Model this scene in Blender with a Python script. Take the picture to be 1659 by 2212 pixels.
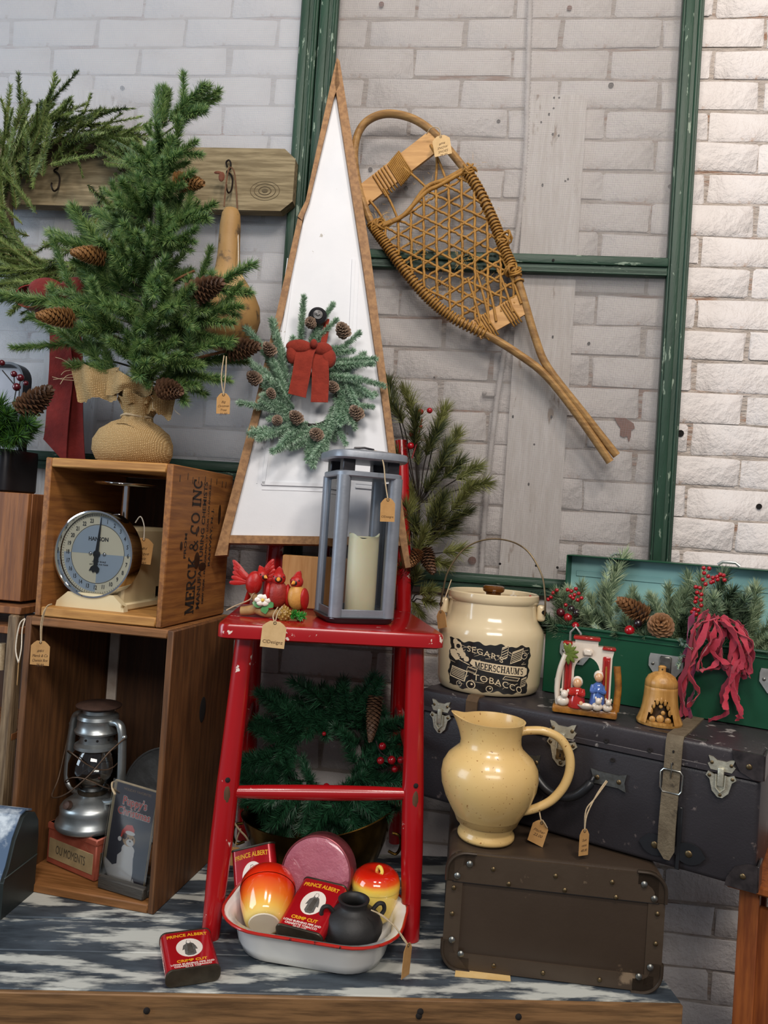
import bpy, bmesh, math, random
import numpy as np
from mathutils import Vector, Matrix, Euler
for o in list(bpy.data.objects): bpy.data.objects.remove(o)
SC = bpy.context.scene
COL = SC.collection
R_ = math.radians
rnd = random.Random(7)
nr = np.random.RandomState(11)

# ---------------------------------------------------------------- camera
FPX, CAMH, YAW, PITCH, ROLL = 1640.0, 0.68, R_(5.8), R_(1.0), 0.067
fw = Vector((-math.sin(YAW)*math.cos(PITCH), math.cos(YAW)*math.cos(PITCH), math.sin(PITCH)))
r0 = Vector((math.cos(YAW), math.sin(YAW), 0)); u0 = r0.cross(fw)
CR = r0*math.cos(ROLL) + u0*math.sin(ROLL); CU = u0*math.cos(ROLL) - r0*math.sin(ROLL)
CAM = Vector((0, 0, CAMH))
cam = bpy.data.cameras.new('camera'); camo = bpy.data.objects.new('camera', cam); COL.objects.link(camo)
cam.sensor_fit = 'VERTICAL'; cam.sensor_height = 36; cam.lens = FPX/2212*36; cam.clip_start = .02
camo.matrix_world = Matrix(((CR.x, CU.x, -fw.x, CAM.x), (CR.y, CU.y, -fw.y, CAM.y), (CR.z, CU.z, -fw.z, CAM.z), (0, 0, 0, 1)))
SC.camera = camo
# ---------------------------------------------------------------- light
SC.view_settings.view_transform = 'Standard'; SC.view_settings.look = 'None'
SC.view_settings.gamma = 1; SC.view_settings.use_curve_mapping = False
SC.view_settings.exposure = 0.03
w = bpy.data.worlds.new('shop_ambient'); SC.world = w; w.use_nodes = True
w.node_tree.nodes['Background'].inputs[0].default_value = (.82, .88, 1.0, 1)
w.node_tree.nodes['Background'].inputs[1].default_value = .20
def area(name, loc, target, size, energy, col):
    l = bpy.data.lights.new(name, 'AREA'); l.shape = 'RECTANGLE'; l.size, l.size_y = size; l.energy = energy; l.color = col
    o = bpy.data.objects.new(name, l); COL.objects.link(o); o.location = loc
    o.rotation_euler = (Vector(target)-Vector(loc)).to_track_quat('-Z', 'Y').to_euler(); return o
area('shop_window_daylight', (-2.9, .15, 1.25), (-.4, 1.5, .8), (1.3, 1.6), 46, (.70, .85, 1.0))
area('ceiling_or_fill_lamp', (.75, -.1, 2.7), (.45, 1.5, .7), (.35, .35), 27, (1, .89, .79))
area('ceiling_or_fill_lamp', (-.25, -.1, 2.7), (-.2, 1.5, .7), (.35, .35), 20, (1, .93, .87))
area('ceiling_or_fill_lamp', (.35, -1.5, 2.1), (.0, 1.4, .3), (1.8, .6), 46, (1, .94, .88))  # fill lamp added behind the camera to brighten the dim fronts

# ---------------------------------------------------------------- helpers
def ray(px, py): return fw + CR*((px-829.5)/FPX) - CU*((py-1106)/FPX)
def PY(px, py, Y): d = ray(px, py); return CAM + d*(Y/d.y)
def PZ(px, py, Z): d = ray(px, py); return CAM + d*((Z-CAMH)/d.z)
def proj(p):
    d = Vector(p)-CAM; z = d.dot(fw); return 829.5+FPX*d.dot(CR)/z, 1106-FPX*d.dot(CU)/z
def lin(c): return c/12.92 if c <= .04045 else ((c+.055)/1.055)**2.4
def hx(s, a=1): s = s.lstrip('#'); return tuple(lin(int(s[i:i+2], 16)/255) for i in (0, 2, 4)) + (a,)
def col(c): return hx(c) if isinstance(c, str) else (tuple(c)+(1,))[:4]

MATS = {}
def mat(name, c1, c2=None, rough=.5, metal=0, scale=20, stretch=(1, 1, 1), bump=0, bscale=None, c3=None, t3=.6, s3=8, st3=None,
        w3=.06, coat=0, spec=.5, trans=0, ior=1.45, alpha=1, sheen=0, lo=.3, hi=.7, detail=5, rot=(0, 0, 0), sss=0, bdist=.004, r3=None):
    if name in MATS: return MATS[name]
    m = bpy.data.materials.new(name); MATS[name] = m; m.use_nodes = True
    n, l = m.node_tree.nodes, m.node_tree.links
    b = n['Principled BSDF']
    b.inputs['Roughness'].default_value = rough; b.inputs['Metallic'].default_value = metal
    b.inputs['Coat Weight'].default_value = coat; b.inputs['Specular IOR Level'].default_value = spec
    b.inputs['Coat Roughness'].default_value = .08
    b.inputs['Transmission Weight'].default_value = trans; b.inputs['IOR'].default_value = ior; b.inputs['Alpha'].default_value = alpha
    b.inputs['Sheen Weight'].default_value = sheen
    if sss: b.inputs['Subsurface Weight'].default_value = sss; b.inputs['Subsurface Scale'].default_value = .01
    b.inputs['Base Color'].default_value = col(c1)
    def noise(sc, st, det=detail):
        t = n.new('ShaderNodeTexCoord'); mp = n.new('ShaderNodeMapping'); mp.inputs['Scale'].default_value = st
        mp.inputs['Rotation'].default_value = rot
        x = n.new('ShaderNodeTexNoise'); x.inputs['Scale'].default_value = sc; x.inputs['Detail'].default_value = det; x.inputs['Roughness'].default_value = .6
        l.new(t.outputs['Object'], mp.inputs[0]); l.new(mp.outputs[0], x.inputs['Vector']); return x.outputs['Fac']
    last = None
    if c2 is not None:
        f = noise(scale, stretch); mr = n.new('ShaderNodeMapRange'); mr.inputs[1].default_value = lo; mr.inputs[2].default_value = hi
        l.new(f, mr.inputs[0]); mx = n.new('ShaderNodeMix'); mx.data_type = 'RGBA'
        mx.inputs[6].default_value = col(c1); mx.inputs[7].default_value = col(c2); l.new(mr.outputs[0], mx.inputs[0]); last = mx.outputs[2]
    if c3 is not None:
        f = noise(s3, st3 or stretch, 8); mr = n.new('ShaderNodeMapRange'); mr.inputs[1].default_value = t3; mr.inputs[2].default_value = t3+w3
        l.new(f, mr.inputs[0]); mx = n.new('ShaderNodeMix'); mx.data_type = 'RGBA'; mx.inputs[6].default_value = col(c1); mx.inputs[7].default_value = col(c3)
        if last is not None: l.new(last, mx.inputs[6])
        l.new(mr.outputs[0], mx.inputs[0]); last = mx.outputs[2]
        if r3 is not None:
            rm = n.new('ShaderNodeMapRange'); rm.inputs[3].default_value = rough; rm.inputs[4].default_value = r3
            l.new(mr.outputs[0], rm.inputs[0]); l.new(rm.outputs[0], b.inputs['Roughness'])
    if last is not None: l.new(last, b.inputs['Base Color'])
    if bump:
        f = noise(bscale or scale*3, stretch, 8); bp = n.new('ShaderNodeBump'); bp.inputs['Strength'].default_value = bump; bp.inputs['Distance'].default_value = bdist
        l.new(f, bp.inputs['Height']); l.new(bp.outputs[0], b.inputs['Normal'])
    return m
def wood(name, c1, c2, axis=2, rough=.6, c3=None, t3=.62, scale=14, bump=.25, **k):
    st = [7, 7, 7]; st[axis] = .55
    return mat(name, c1, c2, rough=rough, scale=scale, stretch=tuple(st), bump=bump, bscale=scale*2.2, c3=c3, t3=t3, s3=3.2, st3=tuple(1.5 if i != axis else .5 for i in range(3)), w3=.22, bdist=.0018, **dict(dict(lo=.40, hi=.60), **k))

class MB:
    def __init__(s): s.v = []; s.f = []; s.m = []
    def add(s, vs, fs, mi=0, mx=None):
        k = len(s.v); s.v += [tuple(mx @ Vector(p)) for p in vs] if mx is not None else [tuple(p) for p in vs]
        s.f += [tuple(i+k for i in f) for f in fs]; s.m += [mi]*len(fs); return s
    def box(s, c, sz, bev=.0015, seg=1, rot=None, mi=0, mx=None, jit=0):
        h = [x/2 for x in sz]
        bev = min(bev, min(h)*.9)
        M4 = Matrix.Translation(c) @ ((rot.to_matrix() if isinstance(rot, Euler) else rot).to_4x4() if rot is not None else Matrix())
        if mx is not None: M4 = mx @ M4
        if bev <= 0:
            vs = [(x*h[0], y*h[1], z*h[2]) for x in (-1, 1) for y in (-1, 1) for z in (-1, 1)]
            return s.add(vs, [(0, 1, 3, 2), (4, 6, 7, 5), (0, 4, 5, 1), (2, 3, 7, 6), (0, 2, 6, 4), (1, 5, 7, 3)], mi, M4)
        bm = bmesh.new(); bmesh.ops.create_cube(bm, size=1)
        for v in bm.verts: v.co = Vector((v.co.x*sz[0]+rnd.uniform(-jit, jit), v.co.y*sz[1]+rnd.uniform(-jit, jit), v.co.z*sz[2]+rnd.uniform(-jit, jit)))
        bmesh.ops.bevel(bm, geom=bm.edges[:], offset=bev, segments=seg, affect='EDGES', profile=.5)
        bm.verts.index_update(); vs = [v.co.copy() for v in bm.verts]; fs = [[v.index for v in f.verts] for f in bm.faces]; bm.free()
        return s.add(vs, fs, mi, M4)
    def tube(s, pts, r, n=8, closed=False, caps=True, mi=0, mx=None, squash=1, up=None):
        P = [Vector(p) for p in pts]; N = len(P); rr = r if isinstance(r, (list, tuple)) else [r]*N
        T = []
        for i in range(N):
            a = P[(i-1) % N] if (closed or i > 0) else P[i]; b = P[(i+1) % N] if (closed or i < N-1) else P[i]
            T.append((b-a).normalized())
        u = Vector(up) if up else (Vector((0, 0, 1)) if abs(T[0].z) < .9 else Vector((1, 0, 0)))
        u = (u - T[0]*u.dot(T[0])).normalized(); vs = []
        for i in range(N):
            if up: u = Vector(up)
            u = (u - T[i]*u.dot(T[i])); u = u.normalized() if u.length > 1e-6 else T[i].orthogonal().normalized()
            w_ = T[i].cross(u)
            for k in range(n):
                a = 2*math.pi*k/n; vs.append(P[i] + (u*math.cos(a)*squash + w_*math.sin(a))*rr[i])
        fs = []
        for i in range(N if closed else N-1):
            j = (i+1) % N
            for k in range(n): fs.append((i*n+k, i*n+(k+1) % n, j*n+(k+1) % n, j*n+k))
        if caps and not closed: fs.append(tuple(range(n-1, -1, -1))); fs.append(tuple((N-1)*n+k for k in range(n)))
        return s.add(vs, fs, mi, mx)
    def cyl(s, p0, p1, r0, r1=None, n=16, mi=0, mx=None): return s.tube([p0, p1], [r0, r0 if r1 is None else r1], n, mi=mi, mx=mx)
    def lathe(s, prof, n=32, c=(0, 0, 0), mi=0, mx=None, sq=(1, 1), closed=False):
        vs = []; fs = []; c = Vector(c)
        for r, z in prof:
            for k in range(n): a = 2*math.pi*k/n; vs.append(c+Vector((r*math.cos(a)*sq[0], r*math.sin(a)*sq[1], z)))
        for i in range(len(prof)-1):
            for k in range(n): fs.append((i*n+k, i*n+(k+1) % n, (i+1)*n+(k+1) % n, (i+1)*n+k))
        if not closed:
            if prof[0][0] > 1e-5: fs.append(tuple(range(n-1, -1, -1)))
            if prof[-1][0] > 1e-5: fs.append(tuple((len(prof)-1)*n+k for k in range(n)))
        return s.add(vs, fs, mi, mx)
    def sphere(s, c, r, nu=12, nv=8, mi=0, mx=None):
        r = r if isinstance(r, (tuple, list)) else (r, r, r); vs = []; fs = []
        for i in range(nv+1):
            t = math.pi*i/nv
            for k in range(nu): a = 2*math.pi*k/nu; vs.append((c[0]+r[0]*math.sin(t)*math.cos(a), c[1]+r[1]*math.sin(t)*math.sin(a), c[2]-r[2]*math.cos(t)))
        for i in range(nv):
            for k in range(nu): fs.append((i*nu+k, i*nu+(k+1) % nu, (i+1)*nu+(k+1) % nu, (i+1)*nu+k))
        return s.add(vs, fs, mi, mx)
    def prism(s, poly, h, mx=None, mi=0, z0=0):
        n = len(poly); vs = [(x, y, z0) for x, y in poly] + [(x, y, z0+h) for x, y in poly]
        a = sum(poly[i][0]*poly[(i+1) % n][1]-poly[(i+1) % n][0]*poly[i][1] for i in range(n))
        fs = [tuple(range(n-1, -1, -1)), tuple(range(n, 2*n))] + [(i, (i+1) % n, n+(i+1) % n, n+i) for i in range(n)]
        if a < 0: fs = [f[::-1] for f in fs]
        return s.add(vs, fs, mi, mx)
    def strip(s, rows, th=.001, mi=0, mx=None):
        """rows: list of (left, right) points; a thin solid band"""
        P = [(Vector(a), Vector(b)) for a, b in rows]; N = len(P); vs = []
        for i, (a, b) in enumerate(P):
            t = (P[min(i+1, N-1)][0]+P[min(i+1, N-1)][1]-P[max(i-1, 0)][0]-P[max(i-1, 0)][1])
            nn = t.cross(b-a); nn = nn.normalized()*th/2 if nn.length > 1e-9 else Vector((0, th/2, 0))
            vs += [a+nn, b+nn, b-nn, a-nn]
        fs = [(0, 1, 2, 3), tuple(4*(N-1)+k for k in (3, 2, 1, 0))]
        for i in range(N-1):
            for k in range(4): fs.append((4*i+k, 4*i+4+k, 4*i+4+(k+1) % 4, 4*i+(k+1) % 4))
        return s.add(vs, fs, mi, mx)
    def grid(s, fn, nu, nv, mi=0, cu=False):
        vs = [fn(i/(nu if cu else nu), j/nv) for j in range(nv+1) for i in range(nu+(0 if cu else 1))]
        w_ = nu if cu else nu+1
        fs = [(j*w_+i, j*w_+(i+1) % w_, (j+1)*w_+(i+1) % w_, (j+1)*w_+i) for j in range(nv) for i in range(nu)]
        return s.add(vs, fs, mi)
    def mesh(s, name, mats, angle=38):
        me = bpy.data.meshes.new(name); me.from_pydata(s.v, [], s.f)
        for m in (mats if isinstance(mats, (list, tuple)) else [mats]): me.materials.append(m)
        if any(s.m): me.polygons.foreach_set('material_index', s.m)
        if angle: me.polygons.foreach_set('use_smooth', [True]*len(me.polygons)); me.set_sharp_from_angle(angle=R_(angle))
        me.update(); return me
    def build(s, name, mats, parent=None, angle=38, label=None, fix=True):
        me = s.mesh(name, mats, angle)
        if fix:
            bm = bmesh.new(); bm.from_mesh(me); bmesh.ops.recalc_face_normals(bm, faces=bm.faces[:]); bm.to_mesh(me); bm.free()
            if angle: me.set_sharp_from_angle(angle=R_(angle))
        return obj(name, me, parent, label)
def obj(name, me, parent=None, label=None):
    o = bpy.data.objects.new(name, me); COL.objects.link(o)
    if parent is not None: o.parent = parent
    if label: o['label'] = label
    return o
def tag(o, label, cat, group=None):
    o['label'] = label; o['category'] = cat
    if group: o['group'] = group
    return o
def thing(name, label, cat, loc=(0, 0, 0), rotz=0, group=None, rot=None):
    o = bpy.data.objects.new(name, None); COL.objects.link(o); o.empty_display_size = .02
    o.location = loc; o.rotation_euler = rot if rot else (0, 0, rotz); return tag(o, label, cat, group)
def struct(o): o['kind'] = 'structure'; return o
def one(kind, mb, name, mats, label, cat, group=None, **k):
    return tag(mb.build(name, mats, None, **k), label, cat, group)
def loc_mx(o): return Matrix.LocRotScale(o.location, o.rotation_euler, None)
def into(o, p): return loc_mx(o).inverted() @ Vector(p)          # world point -> thing space
def frame(o, x, y, z):                                          # matrix from origin + local x,y axes
    x = Vector(x).normalized(); z_ = x.cross(Vector(y)).normalized(); y = z_.cross(x)
    return Matrix(((x.x, y.x, z_.x, o[0]), (x.y, y.y, z_.y, o[1]), (x.z, y.z, z_.z, o[2]), (0, 0, 0, 1)))
def front(x, y, z, yaw=0, tilt=0):   # matrix: local X right, local Y up, local Z towards the viewer (-y)
    return Matrix.Translation((x, y, z)) @ Matrix.Rotation(yaw, 4, 'Z') @ Matrix.Rotation(R_(90)+tilt, 4, 'X')
def spline(pts, n=8, closed=False):
    P = [Vector(p) for p in pts]; N = len(P); out = []
    for i in range(N if closed else N-1):
        g = lambda k: P[k % N] if closed else P[max(0, min(N-1, k))]
        a, b, c, d = g(i-1), g(i), g(i+1), g(i+2)
        for j in range(n):
            t = j/n; out.append(.5*((2*b)+(c-a)*t+(2*a-5*b+4*c-d)*t*t+(3*b-a-3*c+d)*t**3))
    if not closed: out.append(P[-1].copy())
    return out
_dg = None
def text(s, size=.01, ext=.0002, bold=0, shear=0, space=1.0, align='CENTER', squeeze=1.0):
    cu = bpy.data.curves.new('t', 'FONT'); cu.body = s; cu.size = size; cu.extrude = ext; cu.offset = bold*size; cu.shear = shear
    cu.space_character = space; cu.align_x = align; cu.align_y = 'CENTER'; cu.resolution_u = 3
    o = bpy.data.objects.new('t', cu); COL.objects.link(o)
    dg = bpy.context.evaluated_depsgraph_get(); dg.update(); me = bpy.data.meshes.new_from_object(o.evaluated_get(dg))
    vs = [(v.co.x*squeeze, v.co.y, v.co.z) for v in me.vertices]; fs = [tuple(p.vertices) for p in me.polygons]
    bpy.data.objects.remove(o); bpy.data.curves.remove(cu); bpy.data.meshes.remove(me); return vs, fs
# slab-serif capitals for stencilled lettering: strokes (points, width) on a 0..1 body
_k, _t = .22, .115
def _arc(cx, cy, rx, ry, a0, a1, n=10): return [(cx+rx*math.cos(R_(a0+(a1-a0)*i/n)), cy+ry*math.sin(R_(a0+(a1-a0)*i/n))) for i in range(n+1)]
def _sf(x, y, w_=.34): return ([(x-w_/2, y), (x+w_/2, y)], _t)
SERIF = {
 'M': (1.08, [([(.16, 0), (.16, 1)], _t), ([(.2, 1), (.54, .05)], _k), ([(.54, .05), (.88, 1)], _t), ([(.9, 0), (.9, 1)], _k), _sf(.15, .04, .3), _sf(.9, .04, .36), _sf(.14, .96, .26), _sf(.94, .96, .26)]),
 'E': (.82, [([(.22, 0), (.22, 1)], _k), ([(.08, .96), (.76, .96)], _t), ([(.08, .04), (.78, .04)], _t), ([(.22, .5), (.56, .5)], _t), ([(.74, .72), (.74, 1)], _t), ([(.76, 0), (.76, .28)], _t), ([(.56, .36), (.56, .64)], _t)]),
 'R': (.92, [([(.22, 0), (.22, 1)], _k), _sf(.22, .04, .36), ([(.08, .96), (.5, .96)], _t), ([(.22, .5), (.5, .5)], _t), (_arc(.5, .73, .2, .23, -90, 90), .14), ([(.42, .5), (.78, .04)], .17), _sf(.84, .04, .2)]),
 'C': (.88, [(_arc(.46, .5, .34, .45, 50, 310, 16), .15), ([(.7, .68), (.7, .98)], _t)]),
 'K': (.96, [([(.22, 0), (.22, 1)], _k), _sf(.22, .04, .36), _sf(.22, .96, .36), ([(.3, .4), (.78, .96)], _t), ([(.42, .54), (.8, .04)], .18), _sf(.78, .96, .28), _sf(.8, .04, .3)]),
 'O': (.96, [(_arc(.48, .5, .36, .45, 0, 360, 20), .15)]),
 'I': (.46, [([(.23, 0), (.23, 1)], _k), _sf(.23, .04, .38), _sf(.23, .96, .38)]),
 'N': (1.0, [([(.18, 0), (.18, 1)], _t), ([(.2, .98), (.8, .04)], _k), ([(.82, 0), (.82, 1)], _t), _sf(.16, .04, .28), _sf(.16, .96, .26), _sf(.82, .96, .28)]),
 'S': (.74, [(_arc(.37, .73, .24, .22, 30, 270, 10)+_arc(.37, .27, .26, .24, 90, -150, 10), .14)]),
 'H': (1.0, [([(.22, 0), (.22, 1)], _k), ([(.78, 0), (.78, 1)], _k), ([(.22, .5), (.78, .5)], _t)]+[_sf(x, y, .36) for x in (.22, .78) for y in (.04, .96)]),
 'A': (1.0, [([(.18, 0), (.48, 1)], _t), ([(.48, 1), (.82, 0)], _k), ([(.3, .34), (.7, .34)], _t), _sf(.17, .04, .28), _sf(.82, .04, .34)]),
 'U': (.98, [([(.22, 1), (.22, .35)], _k), (_arc(.5, .33, .28, .29, 180, 360, 10), .12), ([(.78, .35), (.78, 1)], _t), _sf(.22, .96, .36), _sf(.78, .96, .26)]),
 '&': (.98, [(_arc(.42, .76, .17, .2, 300, -60, 12), .1), (_arc(.38, .27, .27, .25, 60, 330, 12), .13), ([(.3, .66), (.88, .04)], .15), ([(.62, .2), (.86, .5)], .08)]),
 "'": (.3, [([(.15, 1), (.13, .7)], .13)]), '.': (.3, [([(.15, 0), (.15, .15)], .16)]), ' ': (.4, [])}
def serif(s, size, ext=.0003, squeeze=1.0):
    """flat slab-serif lettering, centred; returns verts, faces"""
    vs = []; fs = []; x0 = 0; tot = sum(SERIF[c][0] for c in s)
    for c in s:
        for pts, wd in SERIF[c][1]:
            n = len(pts); rows = []
            for i, (x, y) in enumerate(pts):
                a = pts[max(i-1, 0)]; b = pts[min(i+1, n-1)]; d = Vector((b[0]-a[0], b[1]-a[1]))
                if n > 3 and (Vector(pts[0])-Vector(pts[-1])).length < 1e-4 and i in (0, n-1): d = Vector((pts[1][0]-pts[-2][0], pts[1][1]-pts[-2][1]))
                d.normalize(); q = Vector((-d.y, d.x))*wd/2; rows.append((Vector((x, y))+q, Vector((x, y))-q))
            k = len(vs)
            for a, b in rows: vs += [((x0+a.x-tot/2)*size*squeeze, (a.y-.5)*size, ext), ((x0+b.x-tot/2)*size*squeeze, (b.y-.5)*size, ext)]
            for i in range(n-1): fs.append((k+2*i+1, k+2*i+3, k+2*i+2, k+2*i))
        x0 += SERIF[c][0]
    return vs, fs
# ================================================================ the setting: brick wall, floor, painted boards
W = 1.68
m_brick = mat('painted_brick', '#e0dad6', '#d0c8c4', rough=.6, scale=9, bump=1.0, bscale=19, c3='#b59b89', t3=.63, s3=13, w3=.05, bdist=.016, detail=8)
m_mortar = mat('painted_mortar', '#d2c8c0', '#b3a598', rough=.75, scale=12, stretch=(1, 1, 3), bump=1.0, bscale=34, c3='#a58069', t3=.56, s3=8, st3=(.8, 1, 5), w3=.10, bdist=.016)
wall = MB().box((-.15, W+.0014+.08, .75), (3.3, .16, 2.9), bev=0).build('wall_back', m_mortar); struct(wall)
PX, PZc = .2150, .0677
z_ref = PY(1556, 645, W).z; x_ref = PY(798, 60, W).x
def brick_mesh(i, half=False):
    r = random.Random(100+i); L = (PX/2 if half else PX)-.0062; H_ = PZc-.0052; mb = MB()
    def ring(inset, y, cut, j):
        a, b = L/2-inset, H_/2-inset; p = [(-a+cut, -b), (0, -b), (a-cut, -b), (a, -b+cut), (a, b-cut), (a-cut, b), (0, b), (-a+cut, b), (-a, b-cut), (-a, -b+cut)]
        return [(x+r.uniform(-j, j), y, z+r.uniform(-j, j)) for x, z in p]
    v = ring(0, .006, .002, .0036)+ring(.0003, .0012, .0025, .0036)+ring(.0022, -.0002-r.uniform(0, .0010), .003, .0022); n = 10
    fs = [(i_*n+k, i_*n+(k+1) % n, (i_+1)*n+(k+1) % n, (i_+1)*n+k) for i_ in (0, 1) for k in range(n)]+[tuple(2*n+k for k in range(n))]
    mb.add(v, fs); return mb.mesh('brick', m_brick, 60)
bvar = [brick_mesh(i) for i in range(10)]; hvar = [brick_mesh(50+i, True) for i in range(3)]
spots = []
for r in range(-30, 24):
    zc = z_ref + (r+.5)*PZc
    if not (-.62 < zc < 2.15): continue
    off = (PX/2 if r % 2 else 0)
    for c in range(-9, 8):
        xc = x_ref + PX*(c+.5) + off
        if not (-1.75 < xc < 1.45): continue
        a, b = proj((xc, W, zc)); ins = -90 < a < 1750 and -40 < b < 2250
        hid = (b > 1050 and a < 470) or (a > 960 and 1330 < b < 1900) or (b > 1850 and a < 1420) or (560 < a < 760 and 420 < b < 1000)
        spots.append((0 if ins and not hid else (1 if ins else 2), abs(a-830)+abs(b-900), xc, zc, r))
spots.sort(key=lambda q: q[:2])
rest = MB()
for i, (p, d, xc, zc, r) in enumerate(spots):
    me = bvar[rnd.randrange(10)]; y = W+rnd.uniform(-.0012, .0012); rz = rnd.uniform(-.006, .006)
    if i < 296 and p < 2:
        o = obj('brick', me, wall); o.location = (xc, y, zc); o.rotation_euler = (rnd.uniform(-.012, .012), rz, rnd.uniform(-.004, .004)); o.scale = (rnd.uniform(.965, 1.03), 1, rnd.uniform(.95, 1.04))
    else:
        rest.add([v.co for v in me.vertices], [tuple(f.vertices) for f in me.polygons], 0, Matrix.Translation((xc, y, zc)))
ro = rest.build('outer_bricks', m_brick, wall, fix=False); ro['kind'] = 'stuff'
# nails, screw holes and a flaked patch on the wall
m_hole = mat('dark_hole', '#171210', rough=.9); m_rust = mat('rust', '#5a2f1e', '#7d4a33', rough=.85, scale=90)
for px, py, r in [(1470, 936, .0075), (1320, 184, .006), (1077, 262, .004), (877, 407, .005), (1447, 402, .004), (264, 190, .005), (800, 366, .005), (938, 815, .002), (1640, 1094, .006), (1272, 742, .0035)]:
    p = PY(px, py, W-.003); mb = MB()
    mb.lathe([(r*.45, -.006), (r*.5, .0006), (r*.95, .0012), (r, 0), (r*.9, -.004)], 10, mx=front(p.x, p.y, p.z)); mb.sphere((p.x, p.y, p.z), (r*.5, .0006, r*.5), 8, 4)
    mb.build('nail_hole', m_hole, wall)
for px, py, r in [(1230, 18, .0055), (824, 10, .006), (1020, 1211, .009)]:
    p = PY(px, py, W-.004); mb = MB(); mb.lathe([(r, 0), (r, .002), (r*.6, .004), (r*.2, .0042)], 12, mx=front(p.x, p.y, p.z)); mb.box((p.x, p.y-.0042, p.z), (r*1.4, .0006, r*.3), 0); mb.build('screw_head', m_rust, wall)
fl = [(1327, 903), (1350, 903), (1368, 915), (1371, 925), (1363, 930), (1362, 944), (1358, 955), (1354, 942), (1347, 945), (1339, 941), (1340, 925), (1333, 915)]
P = [PY(a, b, W-.002) for a, b in fl]; mb = MB(); mb.prism([(p.x, p.z) for p in P], .0025, Matrix(((1, 0, 0, 0), (0, 0, -1, W-.002), (0, 1, 0, 0), (0, 0, 0, 1))))
mb.build('flaked_paint', mat('flaked', '#8a5640', '#6a3c2b', rough=.9, scale=60), wall)
floor = MB().box((-.15, .2, -.64), (3.6, 3.4, .04), 0).build('floor', mat('floorboards', '#4a4038', '#3a322b', rough=.7, scale=6, stretch=(1, 8, 1))); struct(floor)
# vertical painted boards nailed to the wall
m_wboard = mat('limewashed_board', '#dcd6d1', '#c5bcb4', rough=.7, scale=30, stretch=(5, 5, .5), bump=.35, bscale=60, c3='#8f7a66', t3=.61, s3=11, st3=(3, 3, .8), w3=.06, bdist=.002)
def wallboard(name, x0, x1, z0, z1, ch):
    mb = MB(); mb.prism([(x0, z0), (x1, z0), (x1, z1-ch), (x1-ch, z1), (x0+ch*.2, z1), (x0, z1-ch*.2)], .016, Matrix(((1, 0, 0, 0), (0, 0, -1, W-.002), (0, 1, 0, 0), (0, 0, 0, 1))))
    return struct(mb.build(name, m_wboard))
a = PY(1268, 215, W-.018); b = PY(1132, 400, W-.018); tr = wallboard('trim_1', b.x, a.x, .2, a.z+.01, .01)
a2 = PY(254, 205, W-.018); tr2 = wallboard('trim_2', a2.x-.13, a2.x, .25, a2.z+.012, .026)
for px, py in [(1197, 211), (1208, 211), (1196, 234), (1186, 247), (1169, 264), (1207, 293), (1194, 290), (1172, 400), (1227, 387), (1221, 391), (1194, 728), (1191, 901), (1108, 900), (1154, 960), (1142, 1046)]:
    p = PY(px, py, W-.0185); MB().sphere((p.x, p.y, p.z), (.0022, .0006, .0022+rnd.random()*.002), 8, 5).build('nail_hole', m_hole, tr)
# ================================================================ the two green window screens
m_green = mat('green_paint', '#1a3426', '#234231', rough=.5, scale=8, stretch=(6, 6, 1), bump=.4, bscale=40, c3='#7d8d7c', t3=.625, s3=26, st3=(3, 3, .8), w3=.03, bdist=.002)
m_greenh = mat('green_paint_rail', '#1a3426', '#234231', rough=.5, scale=8, stretch=(1, 6, 6), bump=.4, bscale=40, c3='#7d8d7c', t3=.64, s3=26, st3=(.8, 3, 3), w3=.03, bdist=.002)
def screen_mat(name, c, base):
    m = bpy.data.materials.new(name); m.use_nodes = True; n, l = m.node_tree.nodes, m.node_tree.links
    b = n['Principled BSDF']; b.inputs['Base Color'].default_value = col(c); b.inputs['Roughness'].default_value = .5; b.inputs['Metallic'].default_value = .0
    t = n.new('ShaderNodeTexCoord'); sp = n.new('ShaderNodeSeparateXYZ'); l.new(t.outputs['Object'], sp.inputs[0]); fs = []
    for k in ('X', 'Z'):
        q = n.new('ShaderNodeMath'); q.operation = 'MULTIPLY'; q.inputs[1].default_value = 1/.0021; l.new(sp.outputs[k], q.inputs[0])
        f = n.new('ShaderNodeMath'); f.operation = 'FRACT'; l.new(q.outputs[0], f.inputs[0])
        g = n.new('ShaderNodeMath'); g.operation = 'LESS_THAN'; g.inputs[1].default_value = base; l.new(f.outputs[0], g.inputs[0]); fs.append(g)
    mxn = n.new('ShaderNodeMath'); mxn.operation = 'MAXIMUM'; l.new(fs[0].outputs[0], mxn.inputs[0]); l.new(fs[1].outputs[0], mxn.inputs[1])
    tr_ = n.new('ShaderNodeBsdfTransparent'); ms = n.new('ShaderNodeMixShader'); l.new(mxn.outputs[0], ms.inputs[0]); l.new(tr_.outputs[0], ms.inputs[1]); l.new(b.outputs[0], ms.inputs[2])
    l.new(ms.outputs[0], n['Material Output'].inputs['Surface']); return m
SY = 1.655
def stile(x0, x1, z0, z1, par, name='stile'):
    mb = MB(); w_ = x1-x0; c = (x0+x1)/2; h = z1-z0; zc = (z0+z1)/2
    mb.box((c, SY-.008, zc), (w_, .022, h), .0015); mb.box((x0+w_*.30, SY-.021, zc), (w_*.42, .008, h), .003, 2); mb.box((x1-w_*.2, SY-.020, zc), (w_*.16, .006, h), .002); return mb.build(name, m_green, par)
def rail(x0, x1, z0, z1, par):
    mb = MB(); w_ = z1-z0; c = (x0+x1)/2; L = x1-x0; zc = (z0+z1)/2
    mb.box((c, SY-.008, zc), (L, .022, w_), .0015); mb.box((c, SY-.021, z1-w_*.32), (L, .008, w_*.46), .003, 2); mb.box((c, SY-.017, z0+w_*.18), (L, .004, w_*.2), .001); return mb.build('rail', m_greenh, par)
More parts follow.
